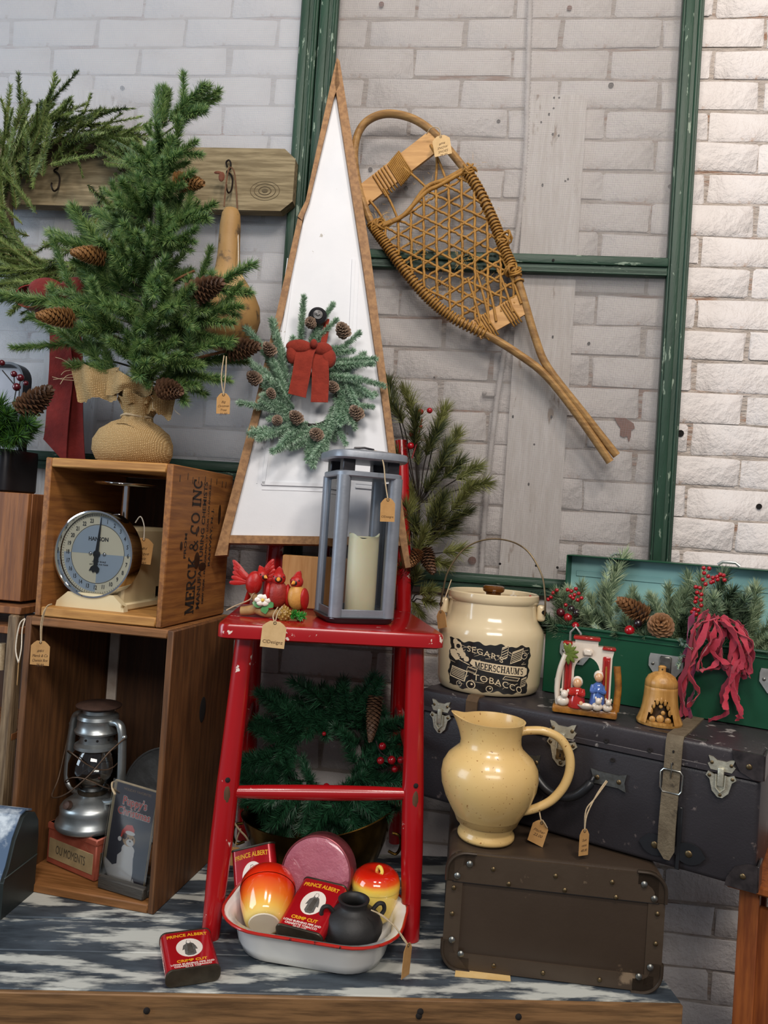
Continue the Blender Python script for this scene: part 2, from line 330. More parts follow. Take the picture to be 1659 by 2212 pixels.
rs = thing('window_screen', 'green framed window screen with a middle rail leaning behind the snowshoe', 'window screen', (0, 0, 0))
stile(-.384, -.343, .556, 2.02, rs); stile(.398, .441, .556, 2.02, rs); rail(-.343, .398, .553, .590, rs); rail(-.343, .398, 1.243, 1.282, rs); rail(-.343, .398, 1.98, 2.02, rs)
m_scr = screen_mat('wire_screen', '#8b8786', .155)
MB().box((.0275, SY-.006, 1.29), (.75, .0006, 1.46), 0).build('wire_mesh', m_scr, rs)
ls = thing('window_screen', 'green framed window screen behind the potted tree and the big wreath', 'window screen', (0, 0, 0))
stile(-.427, -.387, .757, 2.02, ls); rail(-1.30, -.427, .757, .797, ls); rail(-1.30, -.427, 1.98, 2.02, ls); stile(-1.34, -1.30, .757, 2.02, ls)
MB().box((-.86, SY-.006, 1.39), (.88, .0006, 1.24), 0).build('wire_mesh', screen_mat('wire_screen_pale', '#b9bcc2', .19), ls)
# screws in the rails
for px, py in [(1158, 1222), (1204, 1226), (1195, 562), (1080, 1218)]:
    p = PY(px, py, SY-.026); MB().lathe([(.0028, 0), (.0028, .0012), (.001, .0016)], 8, mx=front(p.x, p.y, p.z)).build('screw', m_hole, rs)
# armoured cable running down the wall
mb = MB(); cp = spline([PY(*q, W-.014) for q in [(1148, -60), (1145, 0), (1141, 150), (1136, 330), (1122, 470), (1110, 560), (1098, 690), (1085, 790), (1074, 860), (1058, 990), (1048, 1100), (1041, 1210), (1037, 1300), (1030, 1420)]], 40)
acc = [cp[0]]
for q in cp:
    if (q-acc[-1]).length > .0030: acc.append(q)
cp = acc; rr = [.0072 if i % 2 else .0050 for i in range(len(cp))]
mb.tube(cp, rr, 10)
cable = thing('armoured_cable', 'white painted ribbed armoured cable running down the brick wall', 'cable', (0, 0, 0)); m_cab = mat('cable_paint', '#cfc9c5', '#b3aaa5', rough=.5, scale=40)
mb.build('conduit', m_cab, cable, angle=80)
p = PY(1068, 852, W-.012); mb = MB(); mb.box((p.x-.012, p.y+.004, p.z), (.03, .006, .009), .002); mb.sphere((p.x-.022, p.y, p.z+.002), .005); mb.build('clip', m_cab, cable)
# ================================================================ table
TY = R_(10.1)
tb = thing('work_table', 'low wooden work table with worn white and navy painted planks', 'table', (.373, 1.188, 0), TY)
m_top = mat('worn_tabletop', '#23282e', '#4d565e', rough=.45, scale=9, stretch=(1, 4, 2), bump=.3, bscale=50, c3='#b7b8b0', t3=.50, s3=7.5, st3=(.7, 3.2, 3), w3=.075, bdist=.001, r3=.6, detail=7)
m_edge = wood('table_edge_wood', '#86633f', '#5c4228', 0, rough=.6, c3='#9a7a52', t3=.55)
TL, TD = 1.45, .475
n = 5
for i in range(n):
    y0 = TD*i/n; mb = MB(); mb.box((-TL/2, y0+TD/n/2, -.012), (TL, TD/n-.0022, .024), .0015); mb.build('plank', m_top, tb)
ap = MB(); ap.box((-TL/2, .009, -.036), (TL-.002, .02, .024), .0015); ap.box((-TL/2, -.003, -.0245), (TL, .008, .047), .0015); apo = ap.build('front_board', m_edge, tb)
for k in range(3):
    MB().box((-.006, .012, -.008-.016*k), (.0135, .03, .0075), .0008).build('finger_joint', mat('end_grain', '#7a6248', '#4b3724', scale=90), tb)
MB().box((-.012, TD/2, -.036), (.02, TD-.04, .024), .001).build('end_board', m_edge, tb); MB().box((-TL+.012, TD/2, -.036), (.02, TD-.04, .024), .001).build('end_board', m_edge, tb)
for x in (-.06, -TL+.06):
    for y in (.05, TD-.05): MB().box((x, y, -.322), (.055, .055, .596), .003).build('leg', m_edge, tb)
for px, py in [(905, 2194), (908, 2185), (317, 2183), (1120, 2196)]:
    p = into(tb, PY(px, py, 1.1)); d = PY(px, py, 1.2)-PY(px, py, 1.1); q0 = into(tb, PY(px, py, 1.2)); t = (-.0075-p.y)/(q0.y-p.y); q = p+(q0-p)*t
    MB().lathe([(.0048, 0), (.0045, .0015), (.002, .003)], 10, mx=front(*q)).build('nail_head', m_hole, tb)
# ================================================================ red chair
CY = R_(11.9)
ch = thing('red_chair', 'red painted wooden chair used as a display stand', 'chair', (-.197, 1.237, 0), CY)
m_red = mat('red_gloss_paint', '#a51016', '#930d12', rough=.24, scale=4, coat=.35, bump=.05, bscale=30, c3='#d9c9bd', t3=.668, s3=30, w3=.012, bdist=.001)
seat = MB(); n = 40
def rrect(w_, d, r, k=5):
    out = []
    for cx, cy, a0 in ((w_/2-r, d/2-r, 0), (-w_/2+r, d/2-r, 90), (-w_/2+r, -d/2+r, 180), (w_/2-r, -d/2+r, 270)):
        for i in range(k+1): a = R_(a0+90*i/k); out.append((cx+r*math.cos(a), cy+r*math.sin(a)))
    return out
def plate(mb, poly, zs, scl, mi=0, mx=None):
    """stack of scaled outlines (rounded slab)"""
    n = len(poly); cx = sum(p[0] for p in poly)/n; cy = sum(p[1] for p in poly)/n; vs = []
    for z, k in zip(zs, scl): vs += [(cx+(x-cx)*(k if not callable(k) else 1), cy+(y-cy)*k, z) for x, y in poly]
    fs = [tuple(range(n-1, -1, -1)), tuple((len(zs)-1)*n+i for i in range(n))]
    for j in range(len(zs)-1):
        for i in range(n): fs.append((j*n+i, j*n+(i+1) % n, (j+1)*n+(i+1) % n, (j+1)*n+i))
    return mb.add(vs, fs, mi, mx)
ST = .506
poly = [(x, y+.172) for x, y in rrect(.372, .375, .018)]
plate(seat, [(x*(1-.10*((y+.015)/.375)), y) for x, y in poly], [ST-.025, ST-.022, ST-.005, ST-.001, ST], [.975, 1, 1, .992, .98]); seat.build('seat', m_red, ch)
def turned(p0, p1, rs, n=20):
    p0, p1 = Vector(p0), Vector(p1); mb = MB(); N = len(rs)-1
    mb.tube([p0+(p1-p0)*i/N for i in range(N+1)], rs, n); return mb
FL0, FL1 = Vector((-.163, .0, 0)), Vector((-.143, .03, ST-.024)); FR0, FR1 = Vector((.163, .0, 0)), Vector((.143, .03, ST-.024))
for a, b in ((FL0, FL1), (FR0, FR1)): turned(a, b, [.0145, .016, .0175, .0185, .0185, .0185, .0175, .017, .0165, .016, .0155]).build('front_leg', m_red, ch)
RL0, RL1 = Vector((-.140, .385, 0)), Vector((-.142, .325, ST-.02)); RR0, RR1 = Vector((.184, .385, 0)), Vector((.156, .325, ST-.02))
for a, b in ((RL0, RL1), (RR0, RR1)): turned(a, b, [.0135, .015, .0165, .0175, .0175, .017, .016, .0155]).build('rear_leg', m_red, ch)
for s in (-1, 1): turned((s*.140+.022, .318, ST-.03), (s*.120+.016, .352, .862), [.015, .0165, .017, .017, .0165, .016, .0155, .014]).build('back_post', m_red, ch); 
MB().box((.02, .324, ST+.075), (.26, .012, .05), .004, 2).build('back_slat', m_red, ch); MB().box((.016, .346, .80), (.235, .012, .05), .004, 2).build('back_slat', m_red, ch)
def rung(a0, a1, t, b0, b1, u, r=.0105): return turned(a0.lerp(a1, t), b0.lerp(b1, u), [r*.8, r, r*1.08, r*1.08, r, r*.8], 14)
rung(FL0, FL1, .475, FR0, FR1, .485, .0115).build('stretcher', m_red, ch)
rung(FL0, FL1, .58, RL0, RL1, .62, .009).build('stretcher', m_red, ch); rung(FR0, FR1, .58, RR0, RR1, .62, .009).build('stretcher', m_red, ch)
rung(RL0, RL1, .5, RR0, RR1, .5, .009).build('stretcher', m_red, ch)
m_worn = mat('bare_worn_wood', '#5e4028', '#3f2918', rough=.7, scale=60, stretch=(1, 1, .3))
for a, b in ((FL0, FL1), (FR0, FR1)):
    c = a.lerp(b, .47); mb = MB(); mb.sphere((c.x+.001, c.y-.0152, c.z), (.0065, .004, .021), 12, 8); mb.build('worn_slot', m_worn, ch)
    MB().sphere((c.x+.001, c.y-.0172, c.z+.027), (.0042, .0022, .0042), 12, 8).build('peg_hole', m_hole, ch)
# ================================================================ the two wooden crates
KY = R_(-6.4)
def crate(name, label, c, w_, d, h, t, tt, mats, back=True, board_gap=0):
    o = thing(name, label, 'crate', c, KY)
    (mt, ms, mi_) = mats
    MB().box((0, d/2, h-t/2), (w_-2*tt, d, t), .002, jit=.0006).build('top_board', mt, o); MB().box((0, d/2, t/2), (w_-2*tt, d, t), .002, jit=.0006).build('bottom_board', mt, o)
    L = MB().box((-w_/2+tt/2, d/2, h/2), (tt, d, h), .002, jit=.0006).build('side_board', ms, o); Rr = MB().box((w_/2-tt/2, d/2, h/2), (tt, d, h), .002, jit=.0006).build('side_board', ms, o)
    return o, L, Rr
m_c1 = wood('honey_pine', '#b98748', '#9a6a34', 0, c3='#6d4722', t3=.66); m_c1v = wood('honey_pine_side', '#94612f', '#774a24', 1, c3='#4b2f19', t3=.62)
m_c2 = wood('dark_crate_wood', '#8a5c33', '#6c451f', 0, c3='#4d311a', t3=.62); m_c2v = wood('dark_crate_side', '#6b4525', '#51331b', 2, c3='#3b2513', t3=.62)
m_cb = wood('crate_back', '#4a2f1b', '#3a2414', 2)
lc, lcl, lcr = crate('tall_crate', 'tall open brown wooden crate stood on end with a hurricane lamp inside', (-.612, 1.263, 0), .287, .262, .478, .015, .012, (m_c2, m_c2v, m_cb))
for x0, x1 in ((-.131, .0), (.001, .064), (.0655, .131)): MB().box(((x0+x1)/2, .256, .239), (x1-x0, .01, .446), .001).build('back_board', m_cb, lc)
mb = MB(); mb.sphere((.1438, .135, .315), (.0012, .013, .024), 16, 10); mb.build('hand_hole', m_hole, lc)
MB().box((into(lc, PY(236, 1430, 1.505)).x, .2475, .239), (.021, .006, .446), .001).build('gap_strip', mat('pale_gap_strip', '#d2c8bc', '#a8988a', rough=.6, scale=25, c3='#6b5545', t3=.62, s3=18), lc)  # added pale strip, in place of a gap showing the white wall
uc, ucl, ucr = crate('chemist_crate', 'open pine crate with black stencilled lettering holding a kitchen scale', (-.616, 1.265, .4795), .247, .255, .281, .0165, .0125, (m_c1, m_c1v, m_cb))
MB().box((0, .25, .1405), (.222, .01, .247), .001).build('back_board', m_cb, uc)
m_ink = mat('black_ink', '#1a1410', '#2a2018', rough=.8, scale=60)
def side_text(o, x, y, z, vs, fs, name, m=None):      # reads upwards on the right-hand board, letter tops to the front-left
    mx = frame((x, y, z), (0, 0, 1), (0, -1, 0), None); MB().add(vs, fs, 0, mx).build(name, m or m_ink, o, angle=0, fix=False)
X = .1237
side_text(uc, X, .098, .139, *serif('MERCK & CO INC', .034, .0003, .665), 'lettering')
for s, y, z, sz, sq in (('FROM', .066, .140, .012, .045), ('MANUFACTURING CHEMISTS', .132, .140, .0195, .238), ('NEW YORK - PHILADELPHIA - ST. LOUIS - LOS ANGELES', .151, .142, .0095, .225), ('RAHWAY, N. J.', .168, .155, .0125, .11)):
    vs, fs = text(s, sz, .0002, bold=.012); wd = max(v[0] for v in vs)-min(v[0] for v in vs); side_text(uc, X, y, z, [(v[0]*sq/wd, v[1], v[2]) for v in vs], fs, 'lettering')
for y, z, a, b in ((.115, .112, .011, .016), (.14, .10, .016, .008), (.107, .165, .004, .008), (.20, .2, .006, .02), (.05, .14, .005, .008)):
    MB().sphere((X+.0001, y, z), (.0004, a, b), 12, 6).build('ink_stain', mat('stain', '#35200f', '#2a180b', scale=80), uc)
for i in range(9): MB().box((X+.0001, .03+.024*i+rnd.uniform(-.005, .005), .262+rnd.uniform(-.004, .003)), (.0006, .0022, .012), .0004).build('nail_stain', MATS['stain'], uc)
# ================================================================ brown trunk
m_trunk = mat('brown_fibre', '#3e3228', '#34291f', rough=.42, scale=5, bump=.25, bscale=160, c3='#6e5a47', t3=.645, s3=17, w3=.06, bdist=.0008)
m_tedge = mat('brown_fibre_band', '#463a2e', '#3a2e23', rough=.45, scale=7, bump=.3, bscale=90, c3='#7d6a55', t3=.63, s3=14, w3=.06, bdist=.001)
m_rivet = mat('dull_rivet', '#8d8f8c', '#6c6a62', rough=.35, metal=.9, scale=120); m_rivetb = mat('brass_rivet', '#77664a', '#54452f', rough=.4, metal=.85, scale=120)
tk = thing('brown_trunk', 'brown riveted fibre trunk standing on the table under the cream pitcher', 'trunk', (.180, 1.2, 0), R_(.3))
TW, TH, TDp = .333, .181, .245
mb = MB(); mb.box((0, TDp/2, TH/2), (TW-.006, TDp-.004, TH-.003), .014, 4); mb.build('body', m_trunk, tk)
def fpoly(o, poly, th, y, name, m): MB().prism(poly, th, Matrix(((1, 0, 0, 0), (0, 0, -1, y), (0, 1, 0, 0), (0, 0, 0, 1)))).build(name, m, o)
hw = TW/2
fpoly(tk, [(-hw+.012, TH-.045), (hw-.012, TH-.045), (hw-.012, TH-.002), (-hw+.012, TH-.002)], .004, .003, 'lid_band', m_tedge)
fpoly(tk, [(-hw+.012, .002), (hw-.012, .002), (hw-.012, .026), (-hw+.012, .026)], .004, .003, 'bottom_band', m_tedge)
fpoly(tk, [(-hw+.001, .02), (-hw+.026, .02), (-hw+.026, TH-.045), (-hw+.001, TH-.045)], .003, .003, 'side_band', m_tedge); fpoly(tk, [(hw-.026, .02), (hw-.001, .02), (hw-.001, TH-.045), (hw-.026, TH-.045)], .003, .003, 'side_band', m_tedge)
m_corner = mat('pressed_corner', '#42372d', '#33291f', rough=.35, metal=.3, scale=30)
for sx in (-1, 1):
    for sz in (0, 1):
        c = [(hw, 0)]; R1 = .03
        pts = [(0, -.042), (0, -.012)]; out = []
        # rounded corner cap: outer quarter round, inner notch
        k = 8; ox, oz = .0, .0
        arc = [(R1-R1*math.cos(R_(90*i/k)), R1-R1*math.sin(R_(90*i/k))) for i in range(k+1)]
        poly = arc+[(.045, 0), (.045, .02), (.03, .02), (.024, .024), (.02, .03), (.02, .045), (0, .045)]
        poly = [(hw+.002-x if sx > 0 else -hw-.002+x, (TH+.001-z) if sz else (-.000+z)) for x, z in poly]
        fpoly(tk, poly, .006, .005, 'corner_cap', m_corner)
        rim = [Vector((hw+.001-x if sx > 0 else -hw-.001+x, -.002, (TH-z) if sz else z)) for x, z in [(0, .044)]+[(R1+.0-(R1)*math.cos(R_(90*i/k)), R1-R1*math.sin(R_(90*i/k))) for i in range(k+1)]+[(.044, 0)]]
        MB().tube([p+Vector((-.002*sx if abs(p.x) > 0 else 0, 0, .0)) for p in rim], .0025, 8).build('corner_rim', m_corner, tk)
def rivet(o, x, z, r, m, y=0): MB().lathe([(r, 0), (r*.95, r*.3), (r*.6, r*.6), (r*.15, r*.72)], 12, mx=front(x, y, z)).build('rivet', m, o)
for x, z in ((-hw+.035, TH-.016), (-hw+.017, TH-.036), (hw-.034, TH-.018), (hw-.018, TH-.038), (-hw+.015, .046), (-hw+.03, .026), (hw-.018, .04), (hw-.034, .024)): rivet(tk, x, z, .0052, m_rivet, -.0015)
for x, z in ((-.095, TH-.02), (.0, TH-.02), (.085, TH-.02), (-.07, TH-.04), (.015, TH-.04), (.092, TH-.042), (-hw+.013, TH-.055), (-hw+.013, TH-.095), (hw-.012, TH-.06), (hw-.012, TH-.105), (-.085, .014), (-.01, .012), (.075, .012)): rivet(tk, x, z, .0036, m_rivetb, -.0015)
MB().box((0, .0, TH-.0455), (TW-.02, .002, .0012), 0).build('lid_seam', m_hole, tk)
pp = MB(); pp.prism([(0, 0), (.085, .006), (.085, .06), (.004, .055)], .0012, Matrix.Translation((.036, 1.180, .0002))); one(0, pp, 'yellow_paper', mat('yellow_paper', '#d8b980', '#c9a566', scale=30, rough=.8), 'yellowed paper slip tucked under the brown trunk', 'paper')
# ================================================================ black suitcase
SYW = R_(-26.6)
cs = thing('black_suitcase', 'worn black suitcase with metal clasps and a leather strap', 'suitcase', (-.052, 1.425, .182), SYW)
m_black = mat('black_leathercloth', '#2d2a2d', '#262326', rough=.42, scale=8, bump=.5, bscale=330, c3='#5d5350', t3=.635, s3=34, w3=.05, bdist=.0007)
m_bedge = mat('black_edge', '#353033', '#2a2628', rough=.4, scale=10, bump=.5, bscale=200, c3='#8a8480', t3=.61, s3=34, w3=.06, bdist=.0008)
CW, CH_, CD = .575, .200, .30; SEAM = .163
MB().box((CW/2, CD/2, SEAM/2-.001), (CW-.004, CD-.004, SEAM-.002), .008, 3).build('base', m_black, cs)
MB().box((CW/2, CD/2, (SEAM+CH_)/2+.0005), (CW, CD, CH_-SEAM-.001), .006, 3).build('lid', m_bedge, cs)
MB().box((CW/2, .0, SEAM+.002), (CW*.996, .003, .010), .001).build('lid_band', m_bedge, cs)
m_clasp = mat('aged_nickel', '#c6c2ae', '#a19c8c', rough=.38, metal=.6, scale=60, bump=.2, bscale=200, c3='#4a443a', t3=.66, s3=40)
def spt(px, py): # pixel -> suitcase front plane
    a, b = into(cs, PY(px, py, 1.0)), into(cs, PY(px, py, 1.6)); t = (0-a.y)/(b.y-a.y); p = a+(b-a)*t; return p.x, p.z
def clasp(px, py, s=1.0, lock=False):
    x, z = spt(px, py); z = SEAM
    o = thing_part = None
    up = [(-.018, .002), (.018, .002), (.0235, .012), (.0185, .015), (.0225, .026), (.015, .024), (.008, .020), (-.008, .020), (-.015, .025), (-.0225, .026), (-.0185, .015), (-.0235, .012)]
    lo_ = [(-.022, -.002), (-.026, -.010), (-.019, -.016), (-.014, -.036), (-.004, -.046), (.004, -.046), (.014, -.036), (.019, -.016), (.026, -.010), (.022, -.002), (.012, -.006), (-.012, -.006)]
    mk = lambda q: [(x+a*s, z+b*s) for a, b in q]
    c = MB().prism(mk(up), .003, Matrix(((1, 0, 0, 0), (0, 0, -1, .0), (0, 1, 0, 0), (0, 0, 0, 1)))).build('clasp', m_clasp, cs)
    MB().prism(mk(lo_), .003, Matrix(((1, 0, 0, 0), (0, 0, -1, .0), (0, 1, 0, 0), (0, 0, 0, 1)))).build('clasp_plate', m_clasp, c)
    MB().box((x, -.005, z-.008*s), (.011*s, .005, .034*s), .002, 2).build('latch', m_clasp, c)
    MB().tube([(x-.008*s, -.005, z-.004*s), (x-.0075*s, -.006, z-.028*s), (x, -.006, z-.036*s), (x+.0075*s, -.006, z-.028*s), (x+.008*s, -.005, z-.004*s)], .0016*s, 6).build('bail', m_clasp, c)
    for a, b in ((-.0165, .015), (.0165, .015), (-.0195, -.009), (.0195, -.009), (0, -.041)): MB().sphere((x+a*s, -.0035, z+b*s), (.0032*s, .0012, .0032*s), 10, 6).build('rivet', m_rivetb, c)
    if lock: MB().box((x, -.0055, z-.026*s), (.016*s, .004, .018*s), .001).build('lock_plate', m_rivetb, c); MB().box((x, -.0078, z-.027*s), (.0022*s, .001, .006*s), .0003).build('keyhole', m_hole, c)
clasp(952, 1550, .82); clasp(1215, 1600, 1.0, True); clasp(1557, 1690, .82)
# handle with its two plates
x1, z1 = spt(1150, 1640); x2, z2 = spt(1330, 1687); xm = spt(1285, 1680)[0]
for xx, L in ((x1-.002, .034), (xm+.022, .058)):
    q = [(-L/2, -.012), (-L/2+.004, 0), (-L/2, .012), (-L/2+.012, .010), (L/2-.012, .010), (L/2, .014), (L/2-.003, 0), (L/2, -.014), (L/2-.012, -.010), (-L/2+.012, -.010)]
    c = MB().prism([(xx+a, z2+b) for a, b in q], .003, Matrix(((1, 0, 0, 0), (0, 0, -1, 0), (0, 1, 0, 0), (0, 0, 0, 1)))).build('handle_plate', m_rivet, cs)
    for a in (-L*.3, L*.3): MB().sphere((xx+a, -.0032, z2), (.004, .0016, .004), 10, 6).build('rivet', m_rivetb, c)
hp = spline([(x1+.004, -.008, z2), (x1+.012, -.018, z2-.014), (x1+.035, -.024, z2-.032), ((x1+xm)/2+.005, -.026, z2-.038), (xm-.025, -.024, z2-.032), (xm-.006, -.018, z2-.014), (xm, -.008, z2)], 6)
MB().tube(hp, [.004]*4+[.0075]*(len(hp)-8)+[.004]*4, 10).build('handle', mat('handle_leather', '#17181a', '#222326', rough=.32, scale=20), cs)
# leather strap on the right and its twin at the left
m_strap = mat('grey_leather_strap', '#6a5e4a', '#544836', rough=.75, scale=60, bump=.5, bscale=220, c3='#3a3024', t3=.62, s3=30)
def strap(x, low, bx, full=True):
    w2 = .0125; rows = [(x+.001, CD*.75, CH_+.001), (x+.001, .04, CH_+.0015), (x, .004, CH_+.002), (x, -.003, CH_-.006), (x, -.005, SEAM+.01), (x+bx*.3, -.006, SEAM-.02), (x+bx*.6, -.009, SEAM-.06), (x+bx, -.010, SEAM-.10), (x+bx, -.009, low+.014), (x+bx+.002, -.009, low)]
    ws = [w2]*(len(rows)-1)+[.004]
    st = MB().strip([((a-k, b, c), (a+k, b, c)) for (a, b, c), k in zip(rows, ws)], .0032).build('strap', m_strap, cs)
    for zz in (CH_-.02, SEAM-.002, SEAM-.055): MB().sphere((x+(.003 if zz < SEAM-.01 else 0), -.0085 if zz < SEAM-.01 else -.0068, zz), (.0016, .0012, .0024), 8, 6).build('buckle_hole', m_hole, st)
    return st
sx = spt(1458, 1600)[0]; st = strap(sx, spt(1440, 1880)[1]+.02, -.002)
bp = [(-.016, .010), (-.016, -.014), (-.012, -.020), (.012, -.020), (.016, -.014), (.016, .010), (.012, .015), (-.012, .015)]
MB().tube([(sx+a, -.0085, SEAM-.026+b) for a, b in bp], .0019, 8, closed=True).build('buckle', mat('steel_wire', '#b9b7ae', '#8a8880', rough=.25, metal=1, scale=50), st)
MB().box((sx-.001, -.0095, SEAM-.012), (.002, .002, .024), .0008).build('buckle_pin', MATS['steel_wire'], st)
MB().box((sx+.0145, -.0025, .050), (.007, .004, .095), .001).build('strap_tail', MATS['handle_leather'], cs)
for dx in (-.02, .03):
    cpz = spt(1440, 1830)[1]; q = [(sx+dx+.021*math.cos(R_(a_))*(1.15 if a_ % 180 == 0 else 1), cpz+.016*math.sin(R_(a_))) for a_ in range(0, 360, 20)]
    c = MB().prism(q, .004, Matrix(((1, 0, 0, 0), (0, 0, -1, 0), (0, 1, 0, 0), (0, 0, 0, 1)))).build('strap_keeper', MATS['handle_leather'], cs); MB().sphere((sx+dx, -.004, cpz), (.0055, .0018, .0055), 12, 6).build('rivet', m_rivetb, c)
sl = spt(1018, 1560)[0]; MB().strip([((sl-.011, .15, CH_+.001), (sl+.011, .15, CH_+.001)), ((sl-.011, .004, CH_+.0015), (sl+.011, .004, CH_+.0015)), ((sl-.011, -.003, CH_-.006), (sl+.011, -.003, CH_-.006)), ((sl-.011, -.004, .03), (sl+.011, -.004, .03))], .003).build('strap', mat('brown_leather', '#5b4630', '#453522', rough=.7, scale=50), cs)
for z0, s in ((.0, 1), (CH_, -1)):
    q = [(CW+.001, z0), (CW+.001, z0+s*.038), (CW-.012, z0+s*.038), (CW-.03, z0+s*.03), (CW-.04, z0+s*.012), (CW-.042, z0)]
    c = MB().prism(q, .005, Matrix(((1, 0, 0, 0), (0, 0, -1, .001), (0, 1, 0, 0), (0, 0, 0, 1)))).build('corner_guard', mat('corner_leather', '#1e1b1c', '#3a3434', rough=.3, scale=50), cs)
    MB().box((CW+.001, .02, z0+s*.019), (.004, .042, .038), .001).build('corner_return', MATS['corner_leather'], c)
    MB().sphere((CW-.018, -.005, z0+s*.02), (.0042, .0015, .0042), 10, 6).build('rivet', m_rivetb, c)
for px, py in ((1060, 1543), (1130, 1563), (1310, 1600), (1404, 1620), (1323, 1642)):
    x, z = spt(px, py); MB().lathe([(.0038, 0), (.0034, .001), (.0015, .0008), (.001, .0002)], 10, mx=front(x, -.0018 if z > SEAM else -.0002, z)).build('eyelet', m_hole, cs)
MB().box((sx+.001, .02, CH_+.0004), (.085, .018, .0016), .0006, rot=Euler((0, 0, R_(-4)))).build('strap_loop', MATS['corner_leather'], cs)
# ================================================================ green metal toolbox
gb = thing('green_toolbox', 'open green metal toolbox filled with evergreens and ribbon', 'toolbox', (.176, 1.487, .3835), R_(-24.3))
m_gm = mat('green_enamel', '#12472f', '#0f3f2a', rough=.35, scale=5, bump=.06, bscale=60, c3='#55705d', t3=.68, s3=40, w3=.02); m_teal = mat('teal_inside', '#8fbcb8', '#7fadaa', rough=.45, scale=6)
GW, GD, GH = .47, .150, .128
MB().box((GW/2, .001, GH/2), (GW, .002, GH), .0008).build('front_panel', m_gm, gb); MB().box((GW/2, GD, GH/2), (GW, .002, GH), .0008).build('rear_panel', m_gm, gb)
for x in (.001, GW-.001): MB().box((x, GD/2, GH/2), (.002, GD, GH), .0008).build('side_panel', m_gm, gb)
MB().box((GW/2, GD/2, .002), (GW-.004, GD-.002, .003), .0005).build('base_panel', m_gm, gb)
MB().tube([(.0, -.001, GH), (GW, -.001, GH)], .003, 8).build('rolled_rim', m_gm, gb); MB().box((GW/2, -.0005, GH-.010), (GW, .003, .003), .001).build('pressed_line', m_gm, gb)
LH, LD, la = .134, .034, R_(2)
lid = MB(); lm = Matrix.Translation((0, GD-.002, GH)) @ Matrix.Rotation(la, 4, 'X')
lid.box((GW/2, 0, LH/2), (GW, .002, LH), .0006, mx=lm); lo = lid.build('lid', m_teal, gb)
rim = MB(); rim.box((GW/2, -LD/2, LH), (GW, LD, .002), .0006, mx=lm); rim.box((0, -LD/2, LH/2), (.002, LD, LH), .0006, mx=lm); rim.box((GW, -LD/2, LH/2), (.002, LD, LH), .0006, mx=lm); rim.box((GW/2, .0016, LH/2), (GW+.002, .0012, LH+.002), .0006, mx=lm); rim.build('lid_rim', m_gm, lo)
MB().box((GW/2, -.0015, LH*.72), (GW*.95, .003, .012), .001, mx=lm).build('pressed_panel', m_teal, lo)
m_lat = mat('latch_steel', '#b9bbb8', '#9a9c99', rough=.35, metal=.6, scale=60)
for x, hi_ in ((.060, True), (.222, False), (.400, True)):
    mx = Matrix(((1, 0, 0, x), (0, 0, -1, -.002), (0, 1, 0, GH-.045), (0, 0, 0, 1)))
    c = MB().prism([(-.027, .018), (.027, .018), (.029, .010), (.029, -.004), (.016, -.022), (-.016, -.022), (-.029, -.004), (-.029, .010)], .003, mx).build('latch', m_lat, gb)
    MB().box((x, -.0075, GH-.046), (.02, .006, .034), .002).build('latch_lever', m_rivet if not hi_ else m_rivetb, c)
    if hi_: MB().tube([(x-.010, -.006, GH-.03), (x-.0095, -.008, GH-.008), (x, -.009, GH+.003), (x+.0095, -.008, GH-.008), (x+.010, -.006, GH-.03)], .0024, 8).build('hasp', m_lat, c)
    else: MB().box((x+.002, -.011, GH-.054), (.010, .002, .010), .0006).build('key_plate', m_hole, c)
    for dx in (-.022, .022): MB().sphere((x+dx, -.005, GH-.045), (.003, .0014, .003), 10, 6).build('rivet', m_rivet, c)
lp = lm @ Vector((.10, -.01, LH+.003)); c = MB().tube([lp+Vector((a, 0, b)) for a, b in ((-.018, 0), (-.010, .006), (.012, .006), (.02, 0))], .003, 8).build('lid_catch', m_lat, lo)
lp = lm @ Vector((.30, -.01, LH+.003)); c = MB().tube([lp+Vector((a, 0, b)) for a, b in ((-.018, 0), (-.010, .006), (.012, .006), (.02, 0))], .003, 8).build('lid_catch', m_lat, lo)
# ================================================================ amber wood stand at the right edge
a = PY(1572, 1945, 1.27); am = thing('amber_wood_stand', 'orange stained wooden stand beside the table under the suitcase corner', 'stand', (a.x, 1.225, -.62), R_(-25))
m_amb = wood('amber_stain', '#8a4a1c', '#6e3511', 2, c3='#a8683a', t3=.66)
SH = .62+.165
for x, y in ((.014, .014), (.26, .014), (.014, .21), (.26, .21)): MB().box((x, y, SH/2), (.028, .028, SH), .002).build('leg', m_amb, am)
MB().box((.137, .02, SH*.5), (.22, .012, SH-.06), .001).build('front_panel', m_amb, am); MB().box((.137, .112, SH+.007), (.31, .26, .014), .003).build('top', m_amb, am); MB().box((.014, .112, SH*.5), (.012, .17, SH-.06), .001).build('side_panel', m_amb, am)
